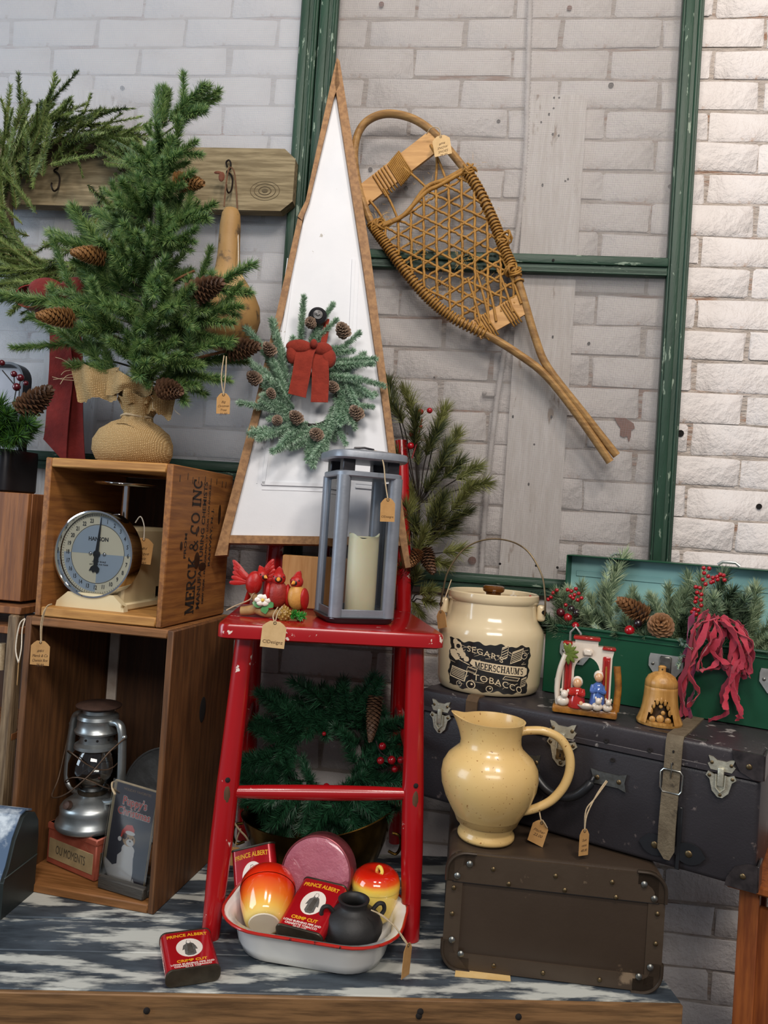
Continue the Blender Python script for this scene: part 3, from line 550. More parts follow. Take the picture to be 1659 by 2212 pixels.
# ================================================================ shared small materials
m_steel = mat('polished_chrome', '#d8dade', rough=.08, metal=1); m_zinc = mat('galvanised_zinc', '#a9aeae', '#8d9293', rough=.34, metal=.85, scale=25, c3='#5d5a55', t3=.68, s3=22)
m_twine = mat('jute_twine', '#b9a585', '#9c876a', rough=.9, scale=300); m_white = mat('white_string', '#d9d0c0', '#bfb5a4', rough=.9, scale=300)
m_kraft = mat('kraft_card', '#b98e58', '#a87d49', rough=.8, scale=60); m_kraftp = mat('kraft_card_pale', '#cfaf80', '#c09f6f', rough=.8, scale=60); m_pen = mat('pen_ink', '#4a3420', rough=.9)
def gradient(name, stops, axis='Z', lo=0, hi=1, rough=.2, coat=.5, wob=.15, spec=.5):
    m = bpy.data.materials.new(name); m.use_nodes = True; n, l = m.node_tree.nodes, m.node_tree.links; b = n['Principled BSDF']
    b.inputs['Roughness'].default_value = rough; b.inputs['Coat Weight'].default_value = coat; b.inputs['Coat Roughness'].default_value = .06
    t = n.new('ShaderNodeTexCoord'); sp = n.new('ShaderNodeSeparateXYZ'); l.new(t.outputs['Object'], sp.inputs[0])
    mr = n.new('ShaderNodeMapRange'); mr.inputs[1].default_value = lo; mr.inputs[2].default_value = hi; l.new(sp.outputs[axis], mr.inputs[0])
    nz = n.new('ShaderNodeTexNoise'); nz.inputs['Scale'].default_value = 22; l.new(t.outputs['Object'], nz.inputs['Vector'])
    a = n.new('ShaderNodeMath'); a.operation = 'MULTIPLY_ADD'; a.inputs[1].default_value = wob; l.new(nz.outputs['Fac'], a.inputs[0]); l.new(mr.outputs[0], a.inputs[2])
    c = n.new('ShaderNodeMath'); c.operation = 'SUBTRACT'; c.inputs[1].default_value = wob*.5; l.new(a.outputs[0], c.inputs[0])
    r = n.new('ShaderNodeValToRGB'); l.new(c.outputs[0], r.inputs[0]); el = r.color_ramp.elements
    while len(el) < len(stops): el.new(.5)
    for e, (p, cc) in zip(el, stops): e.position = p; e.color = col(cc)
    l.new(r.outputs[0], b.inputs['Base Color']); return m
def glass(name, tint='#ffffff', rough=.0, mix=.10, thin=True):
    """thin pane: mostly clear with a reflecting surface"""
    m = bpy.data.materials.new(name); m.use_nodes = True; n, l = m.node_tree.nodes, m.node_tree.links; n.remove(n['Principled BSDF'])
    t = n.new('ShaderNodeBsdfTransparent'); t.inputs[0].default_value = col(tint); g = n.new('ShaderNodeBsdfGlossy'); g.inputs['Roughness'].default_value = rough
    f = n.new('ShaderNodeFresnel'); f.inputs[0].default_value = 1.45; a = n.new('ShaderNodeMath'); a.operation = 'ADD'; a.inputs[1].default_value = mix-.04; a.use_clamp = True; l.new(f.outputs[0], a.inputs[0])
    x = n.new('ShaderNodeMixShader'); l.new(a.outputs[0], x.inputs[0]); l.new(t.outputs[0], x.inputs[1]); l.new(g.outputs[0], x.inputs[2]); l.new(x.outputs[0], n['Material Output'].inputs['Surface']); return m
m_pane = glass('clear_pane', '#ffffff', .0, .045)
# ================================================================ white triangular door-panel tree
A0, B0, T0 = PY(465, 1202, 1.425), PY(874, 1228, 1.502), PY(727, 133, 1.606)
wt = thing('panel_tree', 'tall white triangular tree cut from a panelled door with wooden edging', 'wooden tree', ((A0.x+B0.x)/2, (A0.y+B0.y)/2, A0.z))
xa = (B0-A0).normalized(); nz_ = xa.cross(T0-A0).normalized(); ya = nz_.cross(xa)
NRM = -nz_ if nz_.y > 0 else nz_          # towards the viewer
WO = Vector(wt.location)
def wp(px, py, d=0):   # pixel -> panel plane 2D
    v = ray(px, py); t = (WO-CAM).dot(NRM)/v.dot(NRM); p = CAM+v*t-WO; return p.dot(xa), p.dot(ya)
WM = Matrix(((xa.x, ya.x, NRM.x, 0), (xa.y, ya.y, NRM.y, 0), (xa.z, ya.z, NRM.z, 0), (0, 0, 0, 1)))
m_door = mat('white_door_paint', '#d8dade', '#ced1d6', rough=.45, scale=7, bump=.25, bscale=26, c3='#a19d94', t3=.69, s3=40, w3=.02, bdist=.002)
m_lath = wood('lath_edging', '#9a7247', '#7f5a35', 1, c3='#5f4127', t3=.6)
def wpoly(pix, z0, th, name, m): return MB().prism([wp(*q) for q in pix], th, WM, z0=z0).build(name, m, wt)
door = wpoly([(724, 190), (846, 1000), (866, 1166), (488, 1160), (560, 880), (650, 500)], -.012, .012, 'door_panel', m_door)
ML = .034
wpoly([(727, 133), (712, 196), (660, 440), (643, 474), (652, 482), (668, 440), (722, 214), (733, 190)], -.022, ML, 'edging', m_lath)
wpoly([(643, 478), (600, 670), (545, 900), (465, 1202), (492, 1200), (497, 1160), (556, 925), (616, 668), (653, 484)], -.022, ML, 'edging', m_lath)
wpoly([(727, 133), (722, 185), (780, 560), (823, 860), (862, 1168), (874, 1228), (885, 1226), (838, 860), (800, 560), (733, 140)], -.022, ML, 'edging', m_lath)
wpoly([(495, 1157), (866, 1162), (866, 1180), (490, 1174)], -.022, ML-.003, 'edging', m_lath)
def wmould(a, b, w_=.007): 
    (x1, y1), (x2, y2) = wp(*a), wp(*b); d = Vector((x2-x1, y2-y1)).normalized(); q = Vector((-d.y, d.x))*w_/2
    c = MB().prism([(x1+q.x, y1+q.y), (x2+q.x, y2+q.y), (x2-q.x, y2-q.y), (x1-q.x, y1-q.y)], .003, WM).build('moulding', m_door, door)
    q *= 3.2; MB().prism([(x1+q.x*1.15, y1+q.y*1.15), (x2+q.x*1.15, y2+q.y*1.15), (x2+q.x, y2+q.y), (x1+q.x, y1+q.y)], .0010, WM).build('moulding', m_door, door)
wmould((568, 1046), (634, 560)); wmould((764, 560), (745, 1048)); wmould((745, 1050), (566, 1044)); wmould((768, 1052), (862, 1060), .004)
kx, ky = wp(685, 700); mk = WM @ Matrix.Translation((kx, ky, 0))
mk = mk @ Matrix.Scale(1.18, 4)
MB().lathe([(.012, 0), (.009, .004), (.008, .016), (.013, .022), (.0165, .03), (.0150, .037), (.0105, .040), (.0095, .0395), (.008, .0415), (.0035, .042), (.003, .0435), (.0005, .044)], 28, mx=mk).build('door_knob', mat('black_knob', '#17181a', '#222225', rough=.3, scale=20), wt)
# block carrying the tree on the chair seat
wb = PY(650, 1290, 1.50); MB_ = MB().box((wb.x+.077, 1.484, ST+.052), (.225, .022, .103), .002, rot=Euler((0, 0, R_(6))))
one(0, MB_, 'support_board', wood('fresh_pine', '#c49560', '#b07f4b', 2, c3='#8d5f33', t3=.66), 'short bare pine board propping up the white wooden tree', 'board')
# ================================================================ grey candle lantern
lc_ = PY(762, 1338, 1.362); LY = R_(25)
la_ = thing('candle_lantern', 'grey metal candle lantern with glass sides on the red chair', 'lantern', (lc_.x, 1.362, ST+.0005), LY)
m_lan = mat('grey_lantern_metal', '#8a8f97', '#7b8088', rough=.42, metal=.35, scale=18, bump=.1, bscale=120); m_land = mat('dark_lantern_metal', '#3c3a3d', '#2f2d30', rough=.4, metal=.5, scale=20)
def octp(w_, c): h = w_/2; return [(-h+c, -h), (h-c, -h), (h, -h+c), (h, h-c), (h-c, h), (-h+c, h), (-h, h-c), (-h, -h+c)]
def rr8(w_, r): return rrect(w_, w_, r, 3)
mb = MB(); plate(mb, rr8(.128, .024), [0, .001, .004, .010, .0105], [.90, .92, .94, 1, .99]); mb.build('base_tray', m_land, la_)
BW = .0475
for sx in (-1, 1):
    for sy in (-1, 1): MB().cyl((sx*BW, sy*BW, .008), (sx*BW, sy*BW, .256), .0122, n=16).build('corner_post', m_lan, la_); MB().box((sx*BW*.86, sy*BW*.86, .272), (.022, .022, .034), .002).build('roof_post', m_land, la_)
for a in range(4):
    rz = Matrix.Rotation(R_(90*a), 4, 'Z'); MB().box((0, -BW-.006, .017), (BW*2-.016, .003, .014), .0008, mx=rz).build('lower_rail', m_lan, la_)
    MB().box((0, -BW-.004, .136), (BW*2-.018, .0012, .228), 0, mx=rz).build('glass_pane', m_pane, la_)
mb = MB(); plate(mb, rr8(.122, .024), [.254, .256, .262, .264], [.97, 1, 1, .97]); mb.build('top_frame', m_lan, la_)
mb = MB(); plate(mb, rr8(.138, .030), [.284, .287, .296, .299, .3045], [.96, 1, 1, .97, .5]); mb.build('roof', m_lan, la_)
MB().tube([(-.02, 0, .303), (-.018, 0, .309), (0, 0, .311), (.018, 0, .309), (.02, 0, .303)], .002, 8).build('hanging_ring', m_land, la_)
cp = into(la_, PY(782, 1330, 1.355)); cnd = MB(); nn = 40
cnd.grid(lambda u, v: ((.0275)*math.cos(u*2*math.pi), (.0275)*math.sin(u*2*math.pi), v*(.140+.004*math.sin(u*6.28*2+1)+.002*math.sin(u*6.28*5))), nn, 10, cu=True)
cnd.lathe([(.0275, .1365), (.0255, .1385), (.02, .134), (.005, .131), (.0002, .131)], nn, closed=True); k = [(.0001, 0), (.0275, 0)]; cnd.lathe(k, nn, closed=True)
co = cnd.build('wax', mat('ivory_wax', '#efe6c2', '#e6dab0', rough=.4, scale=14, sss=.25, bump=.1, bscale=40), None, fix=True, angle=60)
co.name = 'pillar_candle'; tag(co, 'ivory pillar candle standing inside the grey lantern', 'candle'); q = loc_mx(la_) @ Vector((.010, -.004, .0125)); co.location = q
# ================================================================ stoneware tobacco jar
JX, JY_, JZ = .072, 1.487, .3835
jr = thing('tobacco_jar', 'cream stoneware crock with a wire handle and black printed scene', 'jar', (JX, JY_, JZ), R_(-4))
m_stone = mat('cream_glaze', '#d8c6a2', '#cebb95', rough=.16, scale=6, coat=.6, bump=.04, bscale=25); m_brn = mat('brown_glaze', '#6e4317', '#54300e', rough=.14, scale=10, coat=.6)
jp = [(.070, 0), (.090, .001), (.0945, .006), (.0965, .02), (.098, .06), (.099, .112), (.0975, .124), (.093, .134), (.0875, .145), (.0845, .158), (.0832, .172), (.0825, .180), (.0855, .184), (.0862, .192), (.0855, .199), (.0825, .201), (.079, .199), (.0775, .19), (.0775, .18)]
MB().lathe(jp, 64, closed=True).lathe([(.0002, .0), (.070, .0)], 64, closed=True).build('body', m_stone, jr)
lid = MB().lathe([(.078, .186), (.076, .191), (.06, .190), (.03, .1885), (.014, .190), (.0145, .1985), (.0195, .2015), (.021, .2065), (.0205, .2105), (.017, .2135), (.0002, .2142)], 40, closed=True).build('lid', m_brn, jr)
for s in (-1, 1):
    MB().box((s*.090, -.012, .165), (.016, .026, .034), .006, 3).build('ear', m_stone, jr); MB().cyl((s*.095, -.0255, .168), (s*.095, -.022, .168), .0045, n=12).build('ear_hole', m_hole, jr)
m_wire = mat('bail_wire', '#7a6a50', '#5a4c38', rough=.4, metal=.8, scale=60)
hpts = spline([(-.096, -.026, .164), (-.0955, -.03, .172), (-.093, -.028, .20), (-.086, -.02, .24), (-.06, -.005, .287), (-.02, .005, .310), (.025, .006, .310), (.06, -.004, .29), (.086, -.018, .246), (.0945, -.026, .205), (.0965, -.031, .172), (.0965, -.026, .162)], 8)
MB().tube(hpts, .0017, 8).build('wire_handle', m_wire, jr)
def jrad(z):
    for (r0_, z0), (r1, z1) in zip(jp, jp[1:]):
        if z0 <= z <= z1 and z1 > z0: return r0_+(r1-r0_)*(z-z0)/(z1-z0)
    return .098
def jwrap(x, z, d=.0004): a = x/.098+R_(1); r = jrad(z)+d; return (r*math.sin(a), -r*math.cos(a), z)
m_jink = mat('black_transfer', '#1d1c1c', '#2b2a29', rough=.25, coat=.5, scale=60); m_jcr = mat('cream_transfer', '#d9c6a4', rough=.25, coat=.5)
jrn = random.Random(5)
def jprint(pts2, fs, d, m, name, dens=True): MB().add([jwrap(x, z, d) for x, z in pts2], fs).build(name, m, jr, angle=60)
PXW, PZ0, PZ1 = .079, .010, .104; nu, nv = 64, 26
def edge(u, v):
    x = -PXW+2*PXW*u; z = PZ0+(PZ1-PZ0)*v; x += .0025*math.sin(v*17)*(abs(u-.5)*2)**6+.0012*math.sin(v*41)*(abs(u-.5)*2)**8; z += (.0022*math.sin(u*23)+.0014*math.sin(u*51+1))*(abs(v-.5)*2)**6; return x, z-.05*x*.6
g2 = [edge(i/nu, j/nv) for j in range(nv+1) for i in range(nu+1)]
# the ink ground is left open in places, as a line engraving is
hol = []
ff = [(j*(nu+1)+i, j*(nu+1)+i+1, (j+1)*(nu+1)+i+1, (j+1)*(nu+1)+i) for j in range(nv) for i in range(nu)]
jprint(g2, ff, .0003, m_jink, 'printed_scene')
def jpoly(pts, d, m, name='printed_figure'):
    bm = bmesh.new(); bm.faces.new([bm.verts.new((a, b, 0)) for a, b in pts]); bmesh.ops.triangulate(bm, faces=bm.faces[:])
    for _ in range(5):
        e = [q for q in bm.edges if q.calc_length() > .009]
        if not e: break
        bmesh.ops.subdivide_edges(bm, edges=e, cuts=1); bmesh.ops.triangulate(bm, faces=bm.faces[:])
    bm.verts.index_update(); vs = [(v.co.x, v.co.y) for v in bm.verts]; fs = [tuple(v.index for v in f.verts) for f in bm.faces]; bm.free(); jprint(vs, fs, d, m, name)
def jtext(vs, fs, x, z, slope, m, d, name='printed_letters'):
    MB().add([jwrap(x+a, z+b+slope*a, d) for a, b, _ in vs], fs).build(name, m, jr, angle=0, fix=False)
ban = [(-.030, .0715), (.0, .068), (.04, .064), (.068, .0618), (.075, .057), (.075, .0465), (.068, .0425), (.03, .0460), (-.005, .0505), (-.022, .054), (-.034, .063)]
jpoly(ban, .0006, m_jcr, 'printed_banner'); jtext(*serif("MEERSCHAUM'S", .0125, 0, .70), .021, .0567, -.09, m_jink, .0009)
def arc_text(s, x, z, size, slope, curve, m, d, bold=.0):
    vs, fs = text(s, size, 0, bold=bold, space=1.12); MB().add([jwrap(x+a, z+b+slope*a+curve*a*a, d) for a, b, _ in vs], fs).build('printed_letters', m, jr, angle=0, fix=False)
arc_text("SEGAR'S", -.0075, .0855, .0165, -.26, -3, m_jcr, .0011); arc_text("TOBACCO", .021, .029, .0178, -.25, -2.2, m_jcr, .0011)
# pipe hand, smoke, cigar boxes and scrolls around the words
for cx, cz, r in ((-.060, .094, .009), (-.055, .085, .0075), (-.049, .077, .007), (-.041, .070, .0055), (-.066, .101, .006)): jpoly([(cx+r*math.cos(a/8*6.283)*(1+.18*math.sin(a*3)), cz+r*math.sin(a/8*6.283)) for a in range(8)], .0006, m_jcr); jpoly([(cx+.15*r+r*.55*math.cos(a/8*6.283), cz-.1*r+r*.5*math.sin(a/8*6.283)) for a in range(8)], .0008, m_jink if r > .0078 else m_jcr)
jpoly([(-.078, .083), (-.066, .086), (-.058, .08), (-.053, .072), (-.056, .066), (-.063, .064), (-.072, .070), (-.077, .076)], .0007, m_jcr)
for k in range(4): jpoly([(-.060+.003*k, .079-.004*k), (-.054+.003*k, .077-.004*k), (-.055+.003*k, .0752-.004*k), (-.061+.003*k, .0773-.004*k)], .0009, m_jink)
jpoly([(-.055, .068), (-.034, .060), (-.033, .058), (-.055, .0655)], .0009, m_jcr)
def jbox(x, z, w_, h, sk, n=4):
    jpoly([(x, z), (x+w_, z+sk), (x+w_*1.15, z+h+sk), (x+w_*.15, z+h)], .0006, m_jcr); jpoly([(x+w_*.06, z+h*.10), (x+w_*.95, z+sk+h*.10), (x+w_*1.08, z+h*.9+sk), (x+w_*.18, z+h*.9)], .0007, m_jink)
    for k in range(n): t = .2+.6*k/max(1, n-1); jpoly([(x+w_*.14, z+h*t), (x+w_*.98, z+sk+h*t), (x+w_*1.0, z+sk+h*(t+.06)), (x+w_*.15, z+h*(t+.06))], .0009, m_jcr)
jbox(-.076, .030, .034, .022, -.006, 5); jbox(.020, .074, .012, .026, .006, 4); jbox(.038, .068, .022, .024, .008, 5); jbox(-.040, .046, .018, .010, -.004, 2); jbox(.062, .020, .012, .018, .004, 4); jbox(.026, .037, .03, .007, -.004, 2)
for cx, cz, r in ((-.030, .020, .009), (.004, .016, .0065), (.066, .084, .007), (-.054, .018, .006)): jpoly([(cx+r*math.cos(a/12*6.283), cz+r*math.sin(a/12*6.283)) for a in range(12)], .0006, m_jcr); jpoly([(cx+r*.8*math.cos(a/12*6.283), cz+r*.8*math.sin(a/12*6.283)) for a in range(12)], .0008, m_jink); jpoly([(cx+r*.25*math.cos(a/8*6.283)+r*.2, cz+r*.25*math.sin(a/8*6.283)+r*.2) for a in range(8)], .001, m_jcr)
jr.scale = (1.02, 1.02, .91)
for k in range(46):   # engraved hatching
    x, z = jrn.uniform(-.072, .072), jrn.uniform(.014, .098); a = jrn.uniform(-.5, .7); L = jrn.uniform(.003, .009)
    dx, dz = L*math.cos(a), L*math.sin(a); jpoly([(x-dx, z-dz), (x+dx, z+dz), (x+dx*.9, z+dz+.0007), (x-dx*.9, z-dz+.0007)], .00045, m_jcr, 'printed_hatching')
# ================================================================ speckled pitcher
pt = thing('cream_pitcher', 'speckled pale yellow pitcher with a big loop handle on the brown trunk', 'pitcher', (.074, 1.2665, .1825), R_(0))
m_pit = mat('speckled_glaze', '#d6b578', '#cba86b', rough=.27, scale=5, coat=.25, c3='#8a5a2c', t3=.640, s3=190, st3=(1, 1, 1), w3=.03)
pp_ = [(.0445, 0), (.0465, .004), (.0462, .009), (.043, .014), (.0425, .018), (.0475, .03), (.059, .05), (.070, .072), (.0775, .095), (.0795, .113), (.0775, .130), (.070, .145), (.059, .156), (.0515, .164), (.0482, .173), (.0478, .185), (.0492, .198), (.0515, .208), (.0535, .214)]
pin = [(.0505, .214), (.0475, .204), (.045, .19), (.045, .175), (.05, .16), (.06, .145), (.072, .12), (.072, .09), (.05, .03), (.0003, .012)]
mb = MB(); n = 56; prof = [(.0003, .001)]+pp_+pin; vs = []
for r, z in prof:
    for k in range(n):
        a = 2*math.pi*k/n; d = math.cos(a-math.pi); s_ = max(0, d)**14*max(0, (z-.165)/.05) if z > .165 else 0
        vs.append(((r+.016*s_)*math.cos(a), (r+.016*s_)*math.sin(a), z+.009*s_))
mb.add(vs, [(i*n+k, i*n+(k+1) % n, (i+1)*n+(k+1) % n, (i+1)*n+k) for i in range(len(prof)-1) for k in range(n)]); mb.build('body', m_pit, pt, angle=70)
hh = spline([(.045, 0, .196), (.060, 0, .200), (.085, 0, .201), (.110, 0, .190), (.125, 0, .165), (.128, 0, .135), (.120, 0, .105), (.103, 0, .079), (.082, 0, .063), (.062, 0, .054), (.040, 0, .048)], 6)
MB().tube(hh, [.0085, .0082]+[.0076]*(len(hh)-7)+[.0082, .009, .010, .011, .012], 14, squash=1.0).build('handle', m_pit, pt)
pt.scale = (1, 1, .895)
# ================================================================ enamel pan
pn = thing('enamel_pan', 'white enamel pan with a chipped red rim on the table', 'pan', (-.190, 1.222, .0005), R_(-3.5))
m_en = mat('white_enamel', '#e4e2dd', '#d9d6d0', rough=.14, scale=5, coat=.5); m_enr = mat('red_enamel_rim', '#b5261c', '#a51f17', rough=.2, coat=.4, scale=30, c3='#2b1d18', t3=.62, s3=60)
def ring(mb, polys, mi=0):
    n = len(polys[0]); vs = [p for q in polys for p in q]; mb.add(vs, [(j*n+i, j*n+(i+1) % n, (j+1)*n+(i+1) % n, (j+1)*n+i) for j in range(len(polys)-1) for i in range(n)], mi)
def lvl(w_, d, r, z): return [(x, y, z) for x, y in rrect(w_, d, r, 8)]
mb = MB(); ring(mb, [lvl(.16, .11, .035, .0015), lvl(.205, .138, .05, .0), lvl(.224, .152, .056, .004), lvl(.238, .164, .062, .018), lvl(.252, .176, .068, .045), lvl(.262, .184, .072, .0535), lvl(.288, .208, .080, .058), lvl(.288, .208, .080, .0595), lvl(.258, .180, .07, .055), lvl(.246, .170, .064, .045), lvl(.232, .158, .058, .018), lvl(.21, .14, .05, .006), lvl(.15, .1, .03, .005)])
mb.add(lvl(.16, .11, .035, .0015), [tuple(range(35, -1, -1))]); mb.add(lvl(.15, .1, .03, .005), [tuple(range(36))]); mb.build('body', m_en, pn, angle=70)
MB().tube([(x, y, .059) for x, y in rrect(.288, .208, .080, 8)], .0024, 8, closed=True).build('rolled_rim', m_enr, pn)
# apple shaped jars
m_app = gradient('apple_glaze', [(0, '#ecd27a'), (.18, '#eeb84e'), (.42, '#e8701f'), (.7, '#d5300f'), (1, '#c11d0c')], 'Z', .0, .07, .12, .6, .2)
m_appl = gradient('apple_lid_glaze', [(0, '#f0d468'), (.3, '#efc24a'), (.55, '#e4591c'), (.85, '#cf240f'), (1, '#c11d0c')], 'Z', .055, .083, .1, .7, .3); m_appy = mat('apple_yellow_glaze', '#ecca55', '#efd270', rough=.12, coat=.6, scale=8)
def apple(label, mtx, body, lidm, stem=True):
    o = thing('apple_jar', label, 'jar'); o.matrix_world = mtx @ Matrix.Scale(1.07, 4)
    MB().lathe([(.0003, -.0008), (.0215, -.0008), (.023, .0004)], 32, closed=True).build('pale_base', mat('apple_base', '#e8dcc4', rough=.4), o)
    MB().lathe([(.0003, .001), (.022, .0), (.027, .002), (.031, .010), (.038, .030), (.0415, .048), (.0415, .0545)], 40, closed=True).build('cup', body, o, angle=60)
    L = MB().lathe([(.0422, .055), (.0425, .058), (.0415, .066), (.037, .076), (.028, .083), (.016, .0845), (.012, .0835), (.0003, .081)], 40, closed=True).build('lid', lidm, o, angle=60)
    if stem: MB().tube(spline([(0, 0, .080), (.002, -.002, .088), (.006, -.006, .090), (.010, -.013, .086), (.009, -.018, .083)], 5), .0032, 8).build('stem', m_appy, L)
    return o
pz = PY(565, 1975, 1.215); apple('red and yellow apple jar lying on its side in the pan', Matrix.Translation((-.264, 1.176, .050)) @ Matrix.Rotation(R_(10), 4, 'Z') @ Matrix.Rotation(R_(-64), 4, 'X') @ Matrix.Translation((0, 0, -.004)), m_app, m_app, False)
ap2 = PY(809, 1960, 1.274); apple('upright apple jar with a red lid and curled stem in the pan', Matrix.Translation((ap2.x, 1.274, .026)) @ Matrix.Scale(.9, 4), m_appy, m_appl)
# pink candle tin
pk = PY(683, 1887, 1.262); pk_o = thing('pink_candle_tin', 'round pink wax candle in a tin wrapped in clear film', 'candle tin', (pk.x, 1.262, pk.z)); pk_o.rotation_euler = (R_(90-14), 0, R_(-4))
m_pink = mat('pink_wax', '#b56a78', '#a35566', rough=.12, scale=12, coat=.9, bump=.9, bscale=34, c3='#8a3f50', t3=.65, s3=30, bdist=.006)
MB().lathe([(.0003, .003), (.045, .0035), (.056, .004), (.0575, .0025), (.0575, 0)], 48, closed=True).build('wax_face', m_pink, pk_o, angle=60)
MB().lathe([(.0575, -.045), (.0603, -.044), (.0603, .001), (.0595, .004), (.0575, .0045)], 48, closed=True).lathe([(.0003, -.045), (.0575, -.045)], 48, closed=True).build('tin', mat('pink_tin', '#9a4a52', '#7e3a40', rough=.25, metal=.4, scale=20), pk_o)
# ================================================================ tobacco tins
m_tin = mat('red_tin_litho', '#b51620', '#a3121b', rough=.22, metal=.25, coat=.4, scale=10, c3='#5d1914', t3=.67, s3=30); m_yel = mat('yellow_litho', '#e0a724', rough=.3); m_tw = mat('cream_litho', '#e6ddd2', '#d9cfc2', rough=.3, scale=40); m_gry = mat('grey_figure', '#6b6964', '#4e4c49', rough=.4, scale=120); m_drk = mat('dark_tin', '#5f574a', '#423c33', rough=.4, metal=.7, scale=30)
def ptin(label, mtx, dark=False, stop=True):
    o = thing('tobacco_tin', label, 'tobacco tin', group=None); o.matrix_world = mtx; w_, h, d = .077, .104, .023
    mb = MB(); poly = rrect(w_, d, .009, 5); plate(mb, poly, [.003, h-.003], [1, 1]); mb.build('body', m_tin, o)
    for z0 in (0, h-.003): mb = MB(); plate(mb, rrect(w_+.0015, d+.0015, .0095, 5), [z0, z0+.0008, z0+.003, z0+.0035], [.97, 1, 1, .98]); mb.build('end_cap' if z0 == 0 else 'lid', m_drk, o)
    mx = Matrix(((1, 0, 0, 0), (0, 0, -1, -d/2-.0001), (0, 1, 0, 0), (0, 0, 0, 1)))
    vs, fs = text('PRINCE ALBERT', .0108, .0001, bold=.02, squeeze=.80); MB().add([(a, b+h-.0135-8*a*a*.35, c) for a, b, c in vs], fs, 0, mx).build('printed_name', m_yel, o, angle=0)
    ov = [(.0195*math.cos(i/28*6.2832), h*.53+.0245*math.sin(i/28*6.2832)) for i in range(28)]; MB().prism(ov, .0003, mx).build('printed_oval', m_tw, o)
    fig = [(-.008, -.017), (-.0075, -.004), (-.011, -.006), (-.0085, .006), (-.004, .0105), (-.0038, .014), (-.0026, .019), (.0012, .0195), (.0032, .0165), (.003, .0125), (.0065, .0095), (.0095, .002), (.0115, -.007), (.008, -.0065), (.0085, -.018), (.004, -.0215), (-.004, -.0215)]
    f = MB().prism([(a, b+h*.53) for a, b in fig], .0006, mx).build('printed_figure', m_drk if dark else m_gry, o)
    MB().prism([(a*.0028, b*.004+h*.53+.0148) for a, b in [(math.cos(i/10*6.28), math.sin(i/10*6.28)) for i in range(10)]], .0008, mx).build('printed_face', m_tw, o)
    for k in range(5): MB().prism([(-.0035+.0018*k, -.017+h*.53), (-.003+.0018*k, -.017+h*.53), (-.0015+.0014*k, .008+h*.53), (-.0021+.0014*k, .008+h*.53)], .0009, mx).build('printed_fold', m_gry if dark else m_drk, o)
    for s, z, sz, m in (('CRIMP CUT', .0215, .0085, m_yel), ('LONG BURNING PIPE AND', .0138, .0052, m_tw), ('CIGARETTE TOBACCO', .0085, .0052, m_tw), ('NET WT. 1.5 OZ.', .0045, .003, m_tw)):
        vs, fs = text(s, sz, .0001, bold=.025); MB().add([(a, b+z, c) for a, b, c in vs], fs, 0, mx).build('printed_line', m, o, angle=0)
    vs, fs = text('CRIMP CUT TOBACCO', .0065, .0001); MB().add(vs, fs, 0, frame((-w_/2-.0001, 0, h*.5), (0, 0, -1), (0, -1, 0), None)).build('printed_line', m_tw, o, angle=0)
    return o
# front tin lies on its back on the table, lower edge to the viewer
ptin('red tobacco tin lying face up on the table in front of the chair', Matrix.Translation((-.340, 1.078, .0128)) @ Matrix.Rotation(R_(27), 4, 'Z') @ Matrix.Rotation(R_(-90), 4, 'X') @ Matrix.Translation((0, .0, 0)))
ptin('red tobacco tin lying face up inside the enamel pan', Matrix.Translation((-.203, 1.148, .050)) @ Matrix.Rotation(R_(-13), 4, 'Z') @ Matrix.Rotation(R_(-72), 4, 'X'))
q = PY(566, 1925, 1.285); ptin('red tobacco tin standing tilted behind the pan with a dark suited figure', Matrix.Translation((-.292, 1.256, .020)) @ Matrix.Rotation(R_(-3), 4, 'Z') @ Matrix.Rotation(R_(-20), 4, 'Y') @ Matrix.Rotation(R_(-27), 4, 'X'), True)
# ================================================================ small black pot
bpz = PY(758, 2040, 1.192); bo = thing('black_pot', 'small matte black clay pot with two ears in the pan', 'pot', (bpz.x, 1.192, .014), R_(20)); bo.scale = (.95, .95, .95)
m_clay = mat('black_clay', '#232221', '#1b1a1a', rough=.55, scale=18, bump=.15, bscale=60, c3='#4b4740', t3=.72, s3=12)
MB().lathe([(.0003, .0), (.026, .0), (.030, .003), (.042, .018), (.0495, .035), (.0500, .045), (.044, .058), (.032, .067), (.0235, .0715), (.0225, .076), (.0255, .081), (.0262, .0835), (.0245, .0845), (.0205, .083), (.0185, .074), (.02, .066), (.04, .05), (.04, .03), (.0003, .01)], 44, closed=True).build('body', m_clay, bo, angle=65)
for s in (-1, 1): MB().tube(spline([(s*.034, 0, .0655), (s*.042, 0, .0735), (s*.0505, 0, .0725), (s*.053, 0, .063), (s*.048, 0, .055)], 5), .0036, 8).build('ear', m_clay, bo)
# ================================================================ kitchen scale in the upper crate
dl = PY(204, 1197, 1.298); CB = (uc.location.z+.0166)
d0 = into(uc, dl); sc_loc = loc_mx(uc) @ Vector((d0.x, d0.y, .0168))
sk = thing('kitchen_scale', 'cream kitchen scale with a chrome rimmed round dial', 'kitchen scale', sc_loc, KY)
DZ = dl.z-sc_loc.z; DR = .079
m_crm = mat('cream_enamel', '#d6c6a0', '#cbb98f', rough=.3, scale=9, coat=.3, c3='#8a7248', t3=.67, s3=24)
mx = Matrix(((1, 0, 0, 0), (0, 0, -1, 0), (0, 1, 0, DZ), (0, 0, 0, 1)))
MB().lathe([(DR*.965, -.028), (DR, -.026), (DR, .002), (DR*.985, .006), (DR*.95, .0065), (DR*.93, .002), (DR*.925, -.006)], 64, mx=mx, closed=True).build('chrome_rim', m_steel, sk, angle=50)
face = MB().lathe([(.0003, -.010), (DR*.93, -.010)], 64, mx=mx, closed=True).build('dial', mat('dial_cream', '#e6e1c8', rough=.4), sk)
